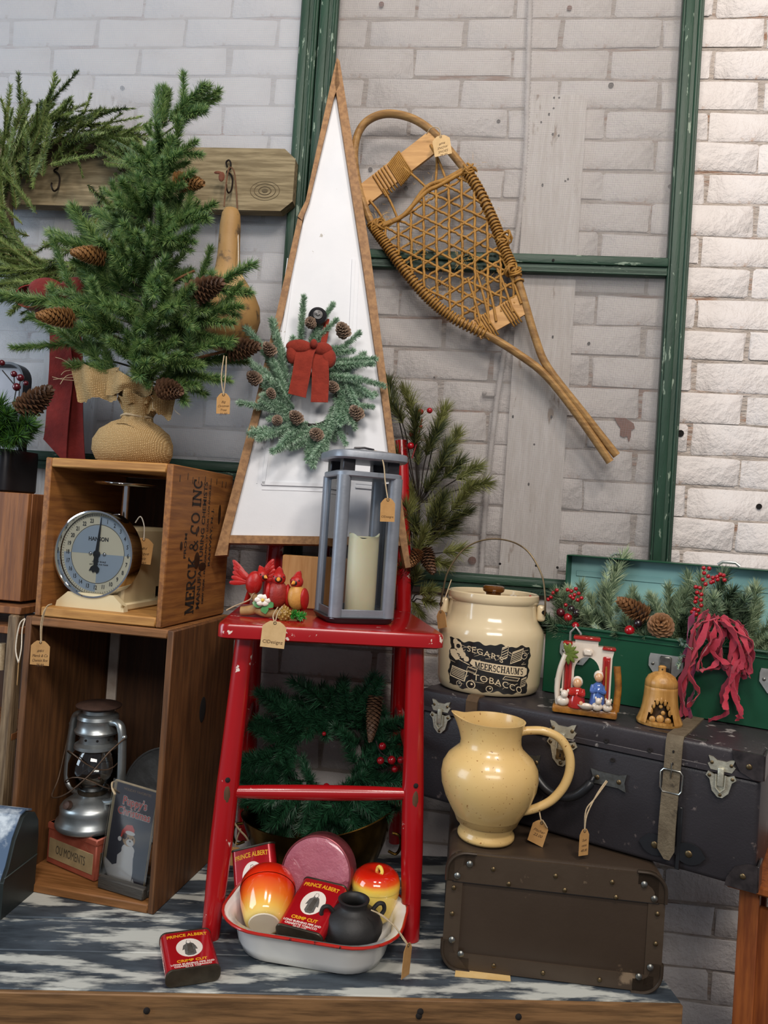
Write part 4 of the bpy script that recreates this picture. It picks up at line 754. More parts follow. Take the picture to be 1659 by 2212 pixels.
m_db = mat('dial_blue', '#a9bbcc', rough=.4); m_di = mat('dial_ink', '#3a3d40', rough=.5)
def sector(r0_, r1, a0, a1, z, m, name, n=14):
    p = [(r0_*math.sin(R_(a0+(a1-a0)*i/n)), r0_*math.cos(R_(a0+(a1-a0)*i/n)), z) for i in range(n+1)]+[(r1*math.sin(R_(a0+(a1-a0)*i/n)), r1*math.cos(R_(a0+(a1-a0)*i/n)), z) for i in range(n+1)]
    MB().add(p, [(i, i+1, n+2+i, n+1+i) for i in range(n)], 0, mx).build(name, m, face, angle=0)
for q in (90, 270): sector(.0002, .052, q, q+90, -.0096, m_db, 'blue_quadrant')
for q in (0, 180): sector(.0535, .068, q, q+90, -.0096, m_db, 'blue_quadrant')
sector(.0525, .0533, 0, 360, -.0095, m_di, 'dial_line', 60)
for k in range(24):
    a = R_(360/24*k); r = .0605
    if k: vs, fs = text(str(k), .0105, .0001, bold=.02, squeeze=.72); MB().add([(x+r*math.sin(a), y+r*math.cos(a), z-.0092) for x, y, z in vs], fs, 0, mx).build('numeral', m_di, face, angle=0)
tk_ = MB()
for k in range(96): a = R_(360/96*k+1.9); L = .003 if k % 4 else .0045; q = [(s*.0003*math.cos(a)+rr_*math.sin(a), -s*.0003*math.sin(a)+rr_*math.cos(a), -.0093) for rr_ in (.0685, .0685+L) for s in (-1, 1)]; tk_.add(q, [(0, 1, 3, 2)], 0, mx)
tk_.build('tick_marks', m_di, face, angle=0)
vs, fs = text('HANSON', .010, .0001, bold=.03, squeeze=.95); MB().add([(x, y+.0265, z-.0092) for x, y, z in vs], fs, 0, mx).build('maker_name', m_di, face, angle=0)
for s, y, sz in (('UTILITY SCALE', -.014, .0042), ('NOT LEGAL FOR TRADE', -.019, .0034)): vs, fs = text(s, sz, .0001, bold=.02); MB().add([(x+.004, y_+y, z-.0092) for x, y_, z in vs], fs, 0, mx).build('small_print', m_di, face, angle=0)
mr = mx @ Matrix.Rotation(R_(-4), 4, 'Z')
pnt = MB(); pnt.prism([(-.0035, 0), (-.0004, .066), (.0004, .066), (.0035, 0)], .0008, mr, z0=-.007); pnt.prism([(-.004, 0), (-.0045, -.012), (-.003, -.02), (-.008, -.024), (-.011, -.032), (-.006, -.030), (-.003, -.034), (.002, -.031), (.005, -.035), (.0085, -.031), (.009, -.025), (.0035, -.02), (.0045, -.012), (.004, 0)], .0008, mr, z0=-.007); pnt.lathe([(.0065, -.008), (.0065, -.005), (.003, -.004), (.0002, -.0035)], 20, mx=mx)
pnt.build('pointer', mat('black_enamel', '#1c1e20', rough=.3), face)
for x, y in ((-.0135, .0005), (.0145, .0005)): MB().sphere((x, y, -.008), (.0035, .0035, .0022), 10, 6, mx=mx).build('dial_screw', m_steel, face)
MB().lathe([(.0003, .0005), (DR*.93, .0005)], 48, mx=mx, closed=True).build('dial_glass', glass('dial_glass', '#fbfdff', .02, .05), sk)
MB().prism([(-.05, DZ-.062), (.05, DZ-.062), (.055, DZ+.045), (.05, DZ+.052), (-.05, DZ+.052), (-.055, DZ+.045)], .13, Matrix(((1, 0, 0, 0), (0, 0, 1, .03), (0, 1, 0, 0), (0, 0, 0, 1)))).build('case', m_crm, sk)
bs = MB(); bs.prism([(-.068, 0), (.068, 0), (.066, .010), (.045, .028), (-.045, .028), (-.066, .010)], .014, Matrix(((1, 0, 0, 0), (0, 0, 1, -.004), (0, 1, 0, 0), (0, 0, 0, 1)))); bs.box((0, .085, .007), (.125, .165, .014), .003); bs.box((0, .08, .03), (.10, .12, .05), .004); bs.build('foot', m_crm, sk)
MB().cyl((0, .09, DZ+.05), (0, .09, .226), .008, n=14).build('stem', m_steel, sk); MB().lathe([(.0003, .224), (.055, .224), (.062, .2275), (.0625, .2295), (.06, .229), (.05, .2265), (.0003, .2262)], 40, c=(0, .09, 0), closed=True).build('weighing_plate', m_steel, sk, angle=60)
# ================================================================ things in the tall crate
fz = .0158
def L(px, py, Y): return into(lc, PY(px, py, Y))
# tin box (corner towards the viewer)
tbx = PY(180, 1880, 1.335); b_o = thing('old_tin_box', 'faded red and cream tin box under the hurricane lamp', 'tin box', (tbx.x-.004, 1.368, fz), R_(-24))
m_tbr = mat('faded_red_litho', '#8f4434', '#a55a47', rough=.45, metal=.2, scale=30, c3='#c0a987', t3=.68, s3=40); m_tbc = mat('faded_cream_litho', '#a5916c', '#8f7d5c', rough=.5, scale=30, c3='#5e4c3a', t3=.68, s3=30)
BWd, BDp, BHt = .132, .090, .074
MB().box((0, 0, BHt/2), (BWd, BDp, BHt), .002).build('body', m_tbr, b_o); MB().box((0, 0, BHt-.006), (BWd+.003, BDp+.003, .012), .002).build('lid', m_tbr, b_o)
MB().box((0, -BDp/2-.0003, .029), (BWd*.9, .001, .036), .0003).build('cream_panel', m_tbc, b_o); MB().box((BWd/2+.0003, 0, .03), (.001, BDp*.8, .036), .0003).build('dark_panel', mat('dark_litho', '#3f3428', '#57462f', rough=.5, scale=40), b_o)
vs, fs = text('OU MOMENTS', .022, .0002, squeeze=.56); MB().add([(x, y+.029, z) for x, y, z in vs], fs, 0, Matrix(((1, 0, 0, 0), (0, 0, -1, -BDp/2-.0009), (0, 1, 0, 0), (0, 0, 0, 1)))).build('printed_words', mat('faded_ink', '#4b4436', rough=.6), b_o, angle=0)
MB().prism([(.01, -.02), (.04, .0), (.03, .03), (0, .02)], .0006, Matrix.Translation((0.012, -.01, BHt+.0001))).build('teal_patch', mat('teal_litho', '#6f8f88', rough=.5), b_o)
# hurricane lamp
lz = fz+BHt+.0006; lp_ = PY(197, 1780, 1.365); hl = thing('hurricane_lamp', 'silver hurricane lamp with a clear globe and rusty cap', 'lamp', (lp_.x, 1.362, lz), R_(-22))
MB().lathe([(.0003, 0), (.055, 0), (.057, .004), (.056, .010), (.0515, .015), (.0505, .028), (.051, .034), (.0475, .040), (.036, .049), (.026, .053), (.022, .058), (.0003, .058)], 40, closed=True).build('fuel_tank', m_zinc, hl, angle=50)
MB().lathe([(.018, .056), (.024, .058), (.025, .066), (.02, .07), (.02, .074), (.012, .082), (.006, .084)], 24, closed=True).build('burner', mat('dark_burner', '#3a342c', '#5a4d3d', rough=.5, metal=.7, scale=60), hl)
MB().lathe([(.026, .066), (.036, .074), (.0425, .092), (.0425, .112), (.037, .130), (.029, .142)], 32, closed=True).build('globe', glass('lamp_globe', '#eef0ee', .02, .10), hl, angle=80)
MB().lathe([(.031, .1385), (.0355, .1405), (.035, .146), (.028, .151), (.0275, .166), (.036, .168), (.037, .1715), (.0335, .176), (.0325, .19), (.034, .193), (.0325, .199), (.026, .203), (.0255, .209)], 36, closed=True).build('chimney', m_zinc, hl, angle=40)
for k in range(9): a = k/9*6.283; MB().sphere((.0278*math.cos(a), .0278*math.sin(a), .1585), .0022, 8, 5).build('air_hole', m_hole, hl)
MB().lathe([(.020, .207), (.022, .2125), (.036, .2135), (.0375, .216), (.034, .2185), (.022, .2215), (.009, .2235), (.0003, .2235)], 36, closed=True).build('cap', mat('rusty_cap', '#3d2d26', '#574036', rough=.6, metal=.4, scale=40), hl, angle=50)
for s in (-1, 1): MB().tube(spline([(s*.033, 0, .190), (s*.046, 0, .192), (s*.055, 0, .184), (s*.0595, 0, .160), (s*.0625, 0, .110), (s*.063, 0, .080), (s*.059, 0, .062), (s*.046, 0, .052), (s*.03, 0, .048)], 6), .0075, 12, squash=.8).build('side_tube', m_zinc, hl)
for zc in (.085, .125): MB().tube([(.0445*math.cos(a/24*6.283), .0445*math.sin(a/24*6.283), zc+.014*math.cos(a/24*6.283*2+zc*30)) for a in range(24)], .0011, 6, closed=True).build('globe_guard', mat('rusty_wire', '#4a3a2e', '#6b5645', rough=.5, metal=.6, scale=60), hl)
MB().tube(spline([(.066, 0, .17), (.062, -.030, .15), (.045, -.048, .115), (.01, -.056, .078), (-.02, -.055, .060), (-.045, -.045, .055), (-.062, -.02, .075), (-.068, -.004, .13), (-.066, 0, .17)], 8), .0013, 6).build('bail', MATS['rusty_wire'], hl)
for s in (-1, 1): MB().sphere((s*.063, 0, .17), .0048, 10, 6).build('bail_eye', m_zinc, hl)
MB().lathe([(.006, 0), (.008, .003), (.007, .009), (.0003, .011)], 14, mx=Matrix.Translation((-.004, -.042, .046)) @ Matrix.Rotation(R_(70), 4, 'X')).build('filler_cap', MATS['rusty_cap'], hl)
hl.scale = (1.1, 1.1, 1.02)
MB().tube(spline([(.058, -.006, .092), (.062, -.018, .094), (.072, -.026, .088), (.083, -.030, .082)], 5), .0018, 6).build('twine_end', m_twine, hl)
# hammered metal plate leaning at the back of the crate
pl = L(318, 1610, 1.47); pm = front(.038, .228, fz+.096, 0, R_(-5)); pmx = loc_mx(lc) @ pm
hp_ = thing('hammered_plate', 'round hammered dark metal tray leaning at the back of the tall crate', 'tray'); hp_.matrix_world = pmx
def ham(u, v):
    r = .093*v; a = u*6.2832; return (r*math.cos(a), r*math.sin(a), .0012*math.sin(r*480+3*math.sin(a*7))*math.cos(a*20*v)+(.008*max(0, v-.86)/.14))
MB().grid(ham, 60, 24, cu=True).build('dish', mat('hammered_metal', '#7b7f82', '#66696b', rough=.35, metal=.3, scale=40, bump=.4, bscale=90), hp_, angle=80); MB().tube([(.093*math.cos(a/48*6.283), .093*math.sin(a/48*6.283), .008) for a in range(48)], .002, 6, closed=True).build('rim', MATS['hammered_metal'], hp_)
# picture card in a sleeve on a small wooden holder
hb = PY(268, 1905, 1.292); ho = thing('card_holder', 'dark wooden card holder at the front of the tall crate', 'holder', (hb.x+.008, 1.288, fz), R_(-16))
MB().box((0, -.013, .010), (.098, .013, .020), .002).build('front_lip', mat('ebony_wood', '#33302c', '#45413b', rough=.6, scale=14, stretch=(1, 8, 8), bump=.3), ho); MB().box((0, .008, .006), (.098, .028, .012), .001).build('foot', MATS['ebony_wood'], ho); MB().box((0, .020, .012), (.098, .008, .023), .002).build('rear_lip', MATS['ebony_wood'], ho)
cd = thing('christmas_card', 'upright holiday picture card with a puppy in a santa hat', 'card'); cmx = Matrix.Translation(loc_mx(ho) @ Vector((-.010, -.0015, .0126))) @ Matrix.Rotation(R_(-16), 4, 'Z') @ Matrix.Rotation(R_(-4), 4, 'X') @ Matrix.Rotation(R_(2.5), 4, 'Y'); cd.matrix_world = cmx
KW, KH = .094, .166; fm = Matrix(((1, 0, 0, 0), (0, 0, -1, -.003), (0, 1, 0, 0), (0, 0, 0, 1)))
MB().box((0, 0, KH/2), (KW, .005, KH), .0006).build('case', mat('card_edge', '#b9a98a', '#a39373', rough=.6, scale=60), cd); MB().box((.003, -.0028, KH/2), (KW-.008, .0006, KH-.004), 0).build('cover', mat('slate_print', '#47454e', '#3d3b44', rough=.3, scale=20, c3='#6a6660', t3=.74, s3=60), cd)
m_pw = mat('print_white', '#e8e4de', rough=.4); m_pr = mat('print_red', '#dd4434', rough=.4); m_pt = mat('print_tan', '#c09a6a', rough=.4); m_pb = mat('print_brown', '#4a3222', rough=.4)
def ctext(s, x, y, sz, m, b=0, sq=1, z=0): vs, fs = text(s, sz, .0001, bold=b, squeeze=sq); MB().add([(a+x, c+y, d+z) for a, c, d in vs], fs, 0, fm).build('printed_title', m, cd, angle=0)
ctext('HOLIDAY FAVORITES', .006, KH-.010, .0062, m_pt); ctext("Puppy's", .004, KH-.030, .0195, m_pw, .07, .9); ctext("Puppy's", .004, KH-.030, .0195, m_pr, -.002, .9, .0003); ctext('Christmas', .005, KH-.048, .0185, m_pw, .07, .93); ctext('Christmas', .005, KH-.048, .0185, m_pr, 0, .93, .0003)
def cpoly(pts, m, z=.0002, name='printed_puppy'): MB().prism(pts, .0002, fm, z0=z).build(name, m, cd)
def cel(cx, cy, a, b, m, z=.0002, n=18): cpoly([(cx+a*math.cos(i/n*6.283), cy+b*math.sin(i/n*6.283)) for i in range(n)], m, z)
cpoly([(-.043, .003), (.02, .003), (.02, .022), (.017, .044), (.008, .050), (-.010, .050), (-.017, .043), (-.016, .028), (-.025, .024), (-.043, .033)], m_pw, .0001, 'printed_chimney')
cpoly([(.02, .003), (.028, .003), (.022, .012)], m_pw, .0001, 'printed_snow')
cel(.004, .056, .014, .010, m_pw, .0002); cel(-.006, .049, .004, .007, m_pw, .0004); cel(.014, .049, .004, .006, m_pw, .0004); cel(.003, .073, .0135, .011, m_pt, .0004); cel(.006, .069, .008, .006, m_pw, .0006); cel(-.007, .078, .005, .006, m_pb, .0006); cel(.006, .0715, .002, .0014, m_pb, .0008); cel(.001, .076, .0013, .002, m_pb, .0008); cel(.011, .076, .0013, .002, m_pb, .0008)
cpoly([(-.008, .082), (-.014, .074), (-.016, .072), (-.014, .086), (-.006, .097), (.006, .099), (.012, .092), (.012, .084)], m_pr, .0006); cel(.004, .085, .0105, .0035, m_pw, .0008); cel(-.0165, .071, .004, .004, m_pw, .0008)
MB().box((.002, -.0045, KH/2), (KW+.006, .0006, KH+.006), 0).build('clear_sleeve', glass('plastic_sleeve', '#ffffff', .1, .045), cd)
# ================================================================ weathered peg board with iron hooks
m_wth = wood('weathered_plank', '#8f8062', '#6d5f45', 0, c3='#4e4433', t3=.6, scale=18, bump=.6, rough=.85)
bz1, bz0 = PY(560, 328, 1.615).z, PY(560, 461, 1.615).z; bx1 = PY(638, 400, 1.615).x
hk = thing('weathered_board', 'long weathered wooden board with clipped corners hung on the wall', 'board', (bx1-.45, 1.6275, (bz0+bz1)/2)); hh_ = (bz1-bz0)/2
MB().prism([(-.45, -hh_), (.425, -hh_), (.45, -hh_+.022), (.45, hh_-.022), (.425, hh_), (-.45, hh_)], .028, Matrix(((1, 0, 0, 0), (0, 0, -1, 0), (0, 1, 0, 0), (0, 0, 0, 1)))).build('plank', m_wth, hk)
m_iron = mat('black_iron', '#191614', '#2c2019', rough=.5, metal=.6, scale=60)
def hook(px, py):
    p = PY(px, py, 1.598)-hk.location
    c = MB().tube(spline([p+Vector((a, d, b)) for a, d, b in ((-.004, 0, .028), (-.006, -.004, .036), (.0, -.006, .040), (.005, -.006, .034), (.004, -.004, .022), (-.004, -.002, .016), (.006, -.002, .010), (.010, .0, -.002), (.010, -.004, -.024), (.008, -.016, -.036), (.005, -.022, -.028), (.004, -.02, -.02))], 5), .0019, 7).build('iron_hook', m_iron, hk); return p
hook(493, 388); hook(120, 385); hook(245, 440)
q = PY(572, 412, 1.599)-hk.location
for r_, th in ((.026, .0006), (.019, .0008), (.011, .001)): MB().tube([(q.x+r_*1.25*math.cos(a/24*6.283), q.y+.0004, q.z+r_*.8*math.sin(a/24*6.283)) for a in range(24)], th, 5, closed=True).build('knot_ring', mat('knot_dark', '#4a3f2d', '#5d503a', rough=.9, scale=60), hk)
MB().sphere((q.x, q.y+.0002, q.z), (.007, .0008, .005), 12, 6).build('knot_heart', MATS['knot_dark'], hk)
# gourd
g0 = PY(484, 760, 1.565); gd = thing('hanging_gourd', 'tan dipper gourd with a long neck hanging from the weathered board', 'gourd', g0)
m_gourd = mat('gourd_skin', '#ad8a58', '#94703f', rough=.6, scale=9, bump=.12, bscale=60, c3='#5c4a35', t3=.535, s3=34, w3=.12)
gp = [(0, 0), (-.024, .0)]; prof = [(.0003, .002), (.025, .004), (.048, .018), (.064, .042), (.0705, .072), (.068, .100), (.058, .125), (.044, .146), (.033, .162), (.027, .180), (.0235, .205), (.0225, .240), (.0215, .275), (.019, .296), (.014, .306), (.006, .3095), (.003, .3075), (.0003, .307)]
mb = MB(); n = 40; vs = []
for r, z in prof:
    for k in range(n): a = 2*math.pi*k/n; vs.append((r*math.cos(a)*(1+.02*math.sin(2*a))-.006*math.sin(max(0, z-.1)*9), r*math.sin(a), z))
mb.add(vs, [(i*n+k, i*n+(k+1) % n, (i+1)*n+(k+1) % n, (i+1)*n+k) for i in range(len(prof)-1) for k in range(n)]); mb.build('shell', m_gourd, gd, angle=70)
m_lth = mat('leather_cord', '#6b4a2e', '#523620', rough=.7, scale=80)
def gw(px, py, Y=1.57): return PY(px, py, Y)-g0
MB().tube(spline([gw(484, 446, 1.566), gw(487, 410, 1.568), (gw(492, 374, 1.578)), gw(497, 362, 1.588), gw(506, 372, 1.58), gw(511, 420, 1.575), gw(513, 470, 1.572), gw(511, 486, 1.57)], 6), .0018, 7).build('leather_cord', m_lth, gd)
mb = MB(); q = gw(482, 378, 1.575); mb.sphere((q.x-.003, q.y, q.z-.004), (.007, .003, .011), 10, 6); mb.sphere((q.x-.012, q.y, q.z+.005), (.009, .002, .0035), 8, 5); mb.build('leather_tab', MATS['rust'], gd)
# ================================================================ snowshoe
SNY = 1.617; s0 = PY(1325, 992, SNY); sn = thing('snowshoe', 'old wooden snowshoe with hand woven rawhide lacing hung on the wall', 'snowshoe', s0)
def S(px, py, dy=0): return PY(px, py, SNY+dy)-s0
m_ash = wood('ash_bentwood', '#a5804e', '#86633a', 0, c3='#6a4b2b', t3=.58, rough=.55); m_raw = mat('rawhide', '#a87b35', '#8a6026', rough=.6, scale=80, bump=.4, bscale=300)
outer = [(1318, 998), (1250, 900), (1180, 812), (1120, 765), (1060, 728), (985, 690), (930, 648), (880, 592), (838, 534), (806, 488), (788, 446), (774, 398), (766, 345), (770, 300), (786, 268), (815, 250), (850, 246), (895, 258), (938, 288), (985, 342), (1028, 400), (1066, 478), (1090, 540), (1116, 598), (1134, 655), (1158, 735), (1184, 795), (1258, 890), (1332, 984)]
MB().tube(spline([S(*q) for q in outer], 5), .0082, 10, squash=1.25, up=(0, 1, 0)).build('bent_frame', m_ash, sn)
def slat(a, b, w_, th, name):
    A, B = S(*a), S(*b); d = (B-A).normalized(); q = Vector((0, 1, 0)).cross(d).normalized()*w_/2
    MB().prism([(0, 0), (1, 0), (1, 1), (0, 1)], th, Matrix(((B.x-A.x, 2*q.x, 0, (A-q).x), (0, 0, 1, A.y-th/2), (B.z-A.z, 2*q.z, 0, (A-q).z), (0, 0, 0, 1)))).build(name, wood('ash_crossbar', '#c0935a', '#a87c47', 0, c3='#8b6438', t3=.64), sn)
slat((776, 430), (944, 300), .046, .008, 'toe_bar'); slat((1028, 714), (1132, 656), .044, .008, 'heel_bar')
lace = MB(); lrn = random.Random(3)
reg = [(812, 494), (850, 478), (900, 438), (925, 408), (965, 388), (1016, 362), (1046, 432), (1078, 508), (1100, 570), (1118, 615), (1128, 650), (1110, 662), (1044, 704), (985, 684), (930, 642), (880, 586), (838, 528)]
def inside(x, y):
    c = False; n = len(reg)
    for i in range(n):
        (x1, y1), (x2, y2) = reg[i], reg[(i+1) % n]
        if (y1 > y) != (y2 > y) and x < (x2-x1)*(y-y1)/(y2-y1)+x1: c = not c
    return c
ax = math.atan2(745, 475); cen = (950, 540)
for fi, ang in enumerate((ax+R_(32), ax-R_(32), ax+R_(90))):
    d = (math.cos(ang), math.sin(ang)); nrm = (-d[1], d[0]); sp = 27.5
    for k in range(-14, 15):
        o_ = (k+.5*(fi == 2)+.25)*sp; seg = []
        for t in range(-320, 321, 6):
            x, y = cen[0]+d[0]*t+nrm[0]*o_, cen[1]+d[1]*t+nrm[1]*o_
            if inside(x, y): seg.append((x+lrn.uniform(-1.2, 1.2), y+lrn.uniform(-1.2, 1.2), t))
        if len(seg) > 2:
            pts = [S(x, y, .0028*math.sin(t/13.5+fi*2.1)+.001*fi-.001) for x, y, t in seg]; lace.tube(pts, .0029, 6)
        # short end frays
lo_ = lace.build('lacing', m_raw, sn, angle=80); lo_['kind'] = 'stuff'
cord = MB()
for pts in ([(815, 492), (840, 482), (868, 468), (895, 440), (924, 412), (950, 400), (985, 380), (1014, 364)], [(812, 488), (845, 478), (880, 458), (920, 405), (960, 388), (1000, 366)]): cord.tube(spline([S(a, b, -.004) for a, b in pts], 4), .0046, 7)
for a, b in (((930, 312), (962, 384)), ((943, 320), (940, 400)), ((872, 362), (930, 414)), ((828, 408), (858, 470)), ((798, 432), (830, 478)), ((1040, 706), (1010, 600)), ((1058, 700), (1030, 590)), ((1072, 694), (1050, 600)), ((1108, 674), (1070, 570)), ((1126, 656), (1086, 560))): cord.tube(spline([S(*a, -.006), S((a[0]+b[0])/2+2, (a[1]+b[1])/2, -.003), S(*b)], 5), .0028, 6)
for (x0, y0), (x1, y1), n_ in (((852, 378), (876, 350), 11), ((820, 402), (844, 382), 5), ((1042, 712), (1062, 700), 5), ((1096, 682), (1112, 672), 4)):    # wraps round the bars
    for i in range(n_):
        t = i/(n_-1); c = (x0+(x1-x0)*t, y0+(y1-y0)*t); w_ = 27
        for s in (-1,): cord.tube([S(c[0]-w_*.55, c[1]-w_*.85, .0), S(c[0]-w_*.5, c[1]-w_*.8, -.0058), S(c[0]+w_*.5, c[1]+w_*.8, -.0058), S(c[0]+w_*.55, c[1]+w_*.85, .0)], .0019, 5)
cord.build('toe_cord', m_raw, sn, angle=80)
wr = MB(); op = spline([S(*q) for q in outer], 10)
def wraps(i0, i1, step, r=.0105):
    for i in range(i0, i1, step):
        p = op[i]; t = (op[i+1]-op[i-1]).normalized(); u = Vector((0, 1, 0)); v = t.cross(u).normalized(); a0 = lrn.uniform(-.3, .3)
        wr.tube([p+(u*math.cos(a/9*6.283)*1.25+v*math.sin(a/9*6.283))*r+t*.0012*math.sin(a) for a in range(9)], .0023, 5, closed=True)
wraps(42, 92, 1); wraps(196, 226, 1); wraps(226, 234, 2)
for px, py in ((1014, 366), (815, 490), (1092, 516), (1108, 585)):
    for k in range(7): c = S(px+lrn.uniform(-6, 6), py+lrn.uniform(-6, 6), -.004); ax_ = Vector((lrn.uniform(-1, 1), .4, lrn.uniform(-1, 1))).normalized(); u = ax_.orthogonal().normalized(); v = ax_.cross(u); wr.tube([c+(u*math.cos(a/9*6.283)+v*math.sin(a/9*6.283))*.0125 for a in range(9)], .0024, 5, closed=True)
wr.build('rawhide_wrapping', m_raw, sn, angle=80)['kind'] = 'stuff'
fz_ = MB()
for px, py, n_ in ((830, 476, 70), (925, 412, 35), (1016, 368, 40), (1060, 470, 25), (900, 540, 30), (1000, 560, 40), (870, 520, 30), (1050, 600, 30), (950, 620, 40)):
    for k in range(n_):
        a = S(px+lrn.gauss(0, 14), py+lrn.gauss(0, 14), -.004); d = Vector((lrn.gauss(0, 1), -abs(lrn.gauss(0, .6)), lrn.gauss(0, 1))).normalized()*lrn.uniform(.006, .018); fz_.tube([a, a+d*.5+Vector((0, 0, .001)), a+d], [.00035, .0003, .0001], 3, caps=False)
f = fz_.build('loose_fibres', mat('fibre', '#c39a52', rough=.7), sn, angle=0); f['kind'] = 'stuff'
# ================================================================ price tags
hand = {}
def price_tag(label, hole, w_, h, roll=0, yaw=0, lines=(), strings=(), pale=False, m=None, brand=False, thick=.0006, tilt=0, sm=None):
    o = thing('price_tag', label, 'price tag', hole); o.rotation_euler = (0, 0, 0)
    fm_ = Matrix.Rotation(yaw, 4, 'Z') @ Matrix.Rotation(R_(90)+tilt, 4, 'X') @ Matrix.Rotation(roll, 4, 'Z')
    c = MB().prism([(-w_/2, -h+.004), (w_/2, -h+.004), (w_/2, -.006), (w_*.36, -.001), (w_*.2, .003), (-w_*.2, .003), (-w_*.36, -.001), (-w_/2, -.006)], thick, fm_, z0=-thick/2).build('card', m or (m_kraftp if pale else m_kraft), o)
    MB().tube([fm_ @ Vector((.0022*math.cos(a/10*6.283), .0022*math.sin(a/10*6.283), thick/2)) for a in range(10)], .0005, 5, closed=True).build('eyelet', m_hole, o)
    y = -h*.34
    for s in lines:
        sz = min(w_*.30, h*.16); vs, fs = text(s, sz, .0001, shear=.35)
        wid = max(v[0] for v in vs)-min(v[0] for v in vs); q = min(1, w_*.82/max(wid, 1e-6)); MB().add([(a*q, b+y+.05*a, d+thick/2+.0001) for a, b, d in vs], fs, 0, fm_).build('handwriting', m_pen, o, angle=0); y -= h*.19
    if brand:
        for s, sz, x, yy in (('CI', w_*.20, -w_*.33, -h*.70), ('Designz', w_*.205, w_*.09, -h*.70)): vs, fs = text(s, sz, .0001); MB().add([(a+x, b+yy, d+thick/2+.0001) for a, b, d in vs], fs, 0, fm_).build('printed_brand', m_pen, o, angle=0)
    for pts in strings: MB().tube(spline([Vector(p)-Vector(hole) for p in pts], 5), .0011, 6).build('string', sm or m_twine, o)
    return o
h = PY(483, 853, 1.32); price_tag('kraft price tag dangling below the burlap tree on a long string', h, .024, .038, R_(2), R_(8), ('Big', 'Christmas', 'Tree', '35.00'), ([h, PY(478, 815, 1.322), PY(484, 768, 1.325)], [h, PY(487, 815, 1.318), PY(489, 770, 1.325)]))
h = PY(513, 592, 1.50); price_tag('pale price tag hanging across the gourd neck', h, .034, .030, R_(-14), 0, ('7.00',), ([h, PY(515, 560, 1.535), PY(514, 490, 1.566)],), True, sm=m_white)
h = PY(952, 296, 1.588); price_tag('cream price tag tied to the top of the snowshoe', h, .037, .044, R_(12), R_(-4), ('#M4', 'SNOW', 'SHOES', '75.00'), ([h, PY(948, 278, 1.586), PY(932, 276, 1.59), PY(921, 290, 1.60)],), True)
h = PY(88, 1388, 1.255); price_tag('kraft price tag hanging from the chemist crate floor', h, .037, .043, R_(1), R_(-6), ('#4H', 'Merck & Co', 'Chemist Box', '78.00'), ([h, PY(88, 1350, 1.253), PY(96, 1318, 1.252), PY(108, 1306, 1.262)], [h+Vector((.001, 0, .001)), PY(91, 1350, 1.256), PY(100, 1312, 1.253), PY(112, 1305, 1.262)]))
h = PY(40, 1432, 1.235); price_tag('dark kraft tag hanging at the left edge of the tall crate', h, .024, .040, R_(4), R_(-58), (), ([h, PY(34, 1400, 1.24), PY(42, 1350, 1.243), PY(54, 1336, 1.25)], [h, PY(46, 1400, 1.238), PY(48, 1360, 1.243), PY(54, 1337, 1.25)]), sm=m_white)
h = loc_mx(sk) @ Vector((.066, .05, DZ+.03)); price_tag('brown handwritten tag hanging beside the scale dial', h, .036, .048, R_(-4), R_(28), ('#4H', 'Antique', 'Scale', '58.00'), ([h, h+Vector((-.002, .002, .025)), h+Vector((-.012, .006, .042)), h+Vector((-.022, .008, .03))],), sm=m_white)
h = PY(838, 1080, 1.285); price_tag('kraft brand tag hanging down the lantern glass', h, .025, .041, R_(2), R_(14), (), ([PY(790, 978, 1.35), PY(815, 975, 1.34), PY(828, 1000, 1.30), PY(832, 1040, 1.29), h],), brand=True)
h = PY(594, 1346, 1.182); price_tag('pale brand tag hanging over the front edge of the chair seat', h, .038, .043, R_(-3), R_(10), (), ([h, PY(600, 1325, 1.21), PY(610, 1310, 1.235)], [h, PY(590, 1330, 1.20), PY(600, 1312, 1.235)]), True, brand=True)
h = PY(952, 1322, 1.43); price_tag('brown tag tucked behind the left side of the stoneware crock', h, .026, .034, R_(16), R_(-50), (), ([h, PY(962, 1290, 1.44), PY(975, 1252, 1.452)],))
h = PY(1170, 1778, 1.255); price_tag('kraft tag tied low on the pitcher handle', h, .026, .040, R_(-14), R_(-20), ('Pitcher', '22.00'), ([h, PY(1166, 1758, 1.262), PY(1164, 1740, 1.272)], [h, PY(1172, 1772, 1.25), PY(1182, 1788, 1.25)]))
h = PY(1263, 1795, 1.222); price_tag('kraft tag on long twine hanging from the suitcase handle', h, .018, .042, R_(0), R_(30), ('Suit', 'case', '48.00'), ([h, PY(1268, 1760, 1.225), PY(1290, 1715, 1.235), PY(1310, 1686, 1.243)], [h, PY(1266, 1750, 1.23), PY(1285, 1725, 1.232), PY(1312, 1688, 1.243)]))
h = PY(882, 2042, 1.115); price_tag('folded kraft tag on twine draped over the pan rim', h, .022, .048, R_(-4), R_(62), (), ([PY(802, 1966, 1.165), PY(830, 1980, 1.15), PY(860, 2010, 1.12), h], [h, PY(872, 2030, 1.115), PY(850, 1998, 1.13), PY(815, 1972, 1.16)]))
h = PY(1205, 1460, 1.40); price_tag('narrow white paper tag on the front of the green toolbox', h, .010, .030, 0, R_(-24), (), (), m=m_pw)
h = PY(183, 738, 1.50); price_tag('pale tag hanging beside the long red wreath ribbon', h, .026, .026, R_(2), 0, ('Ribbon',), ([h, PY(182, 715, 1.51), PY(170, 690, 1.52)],), True)
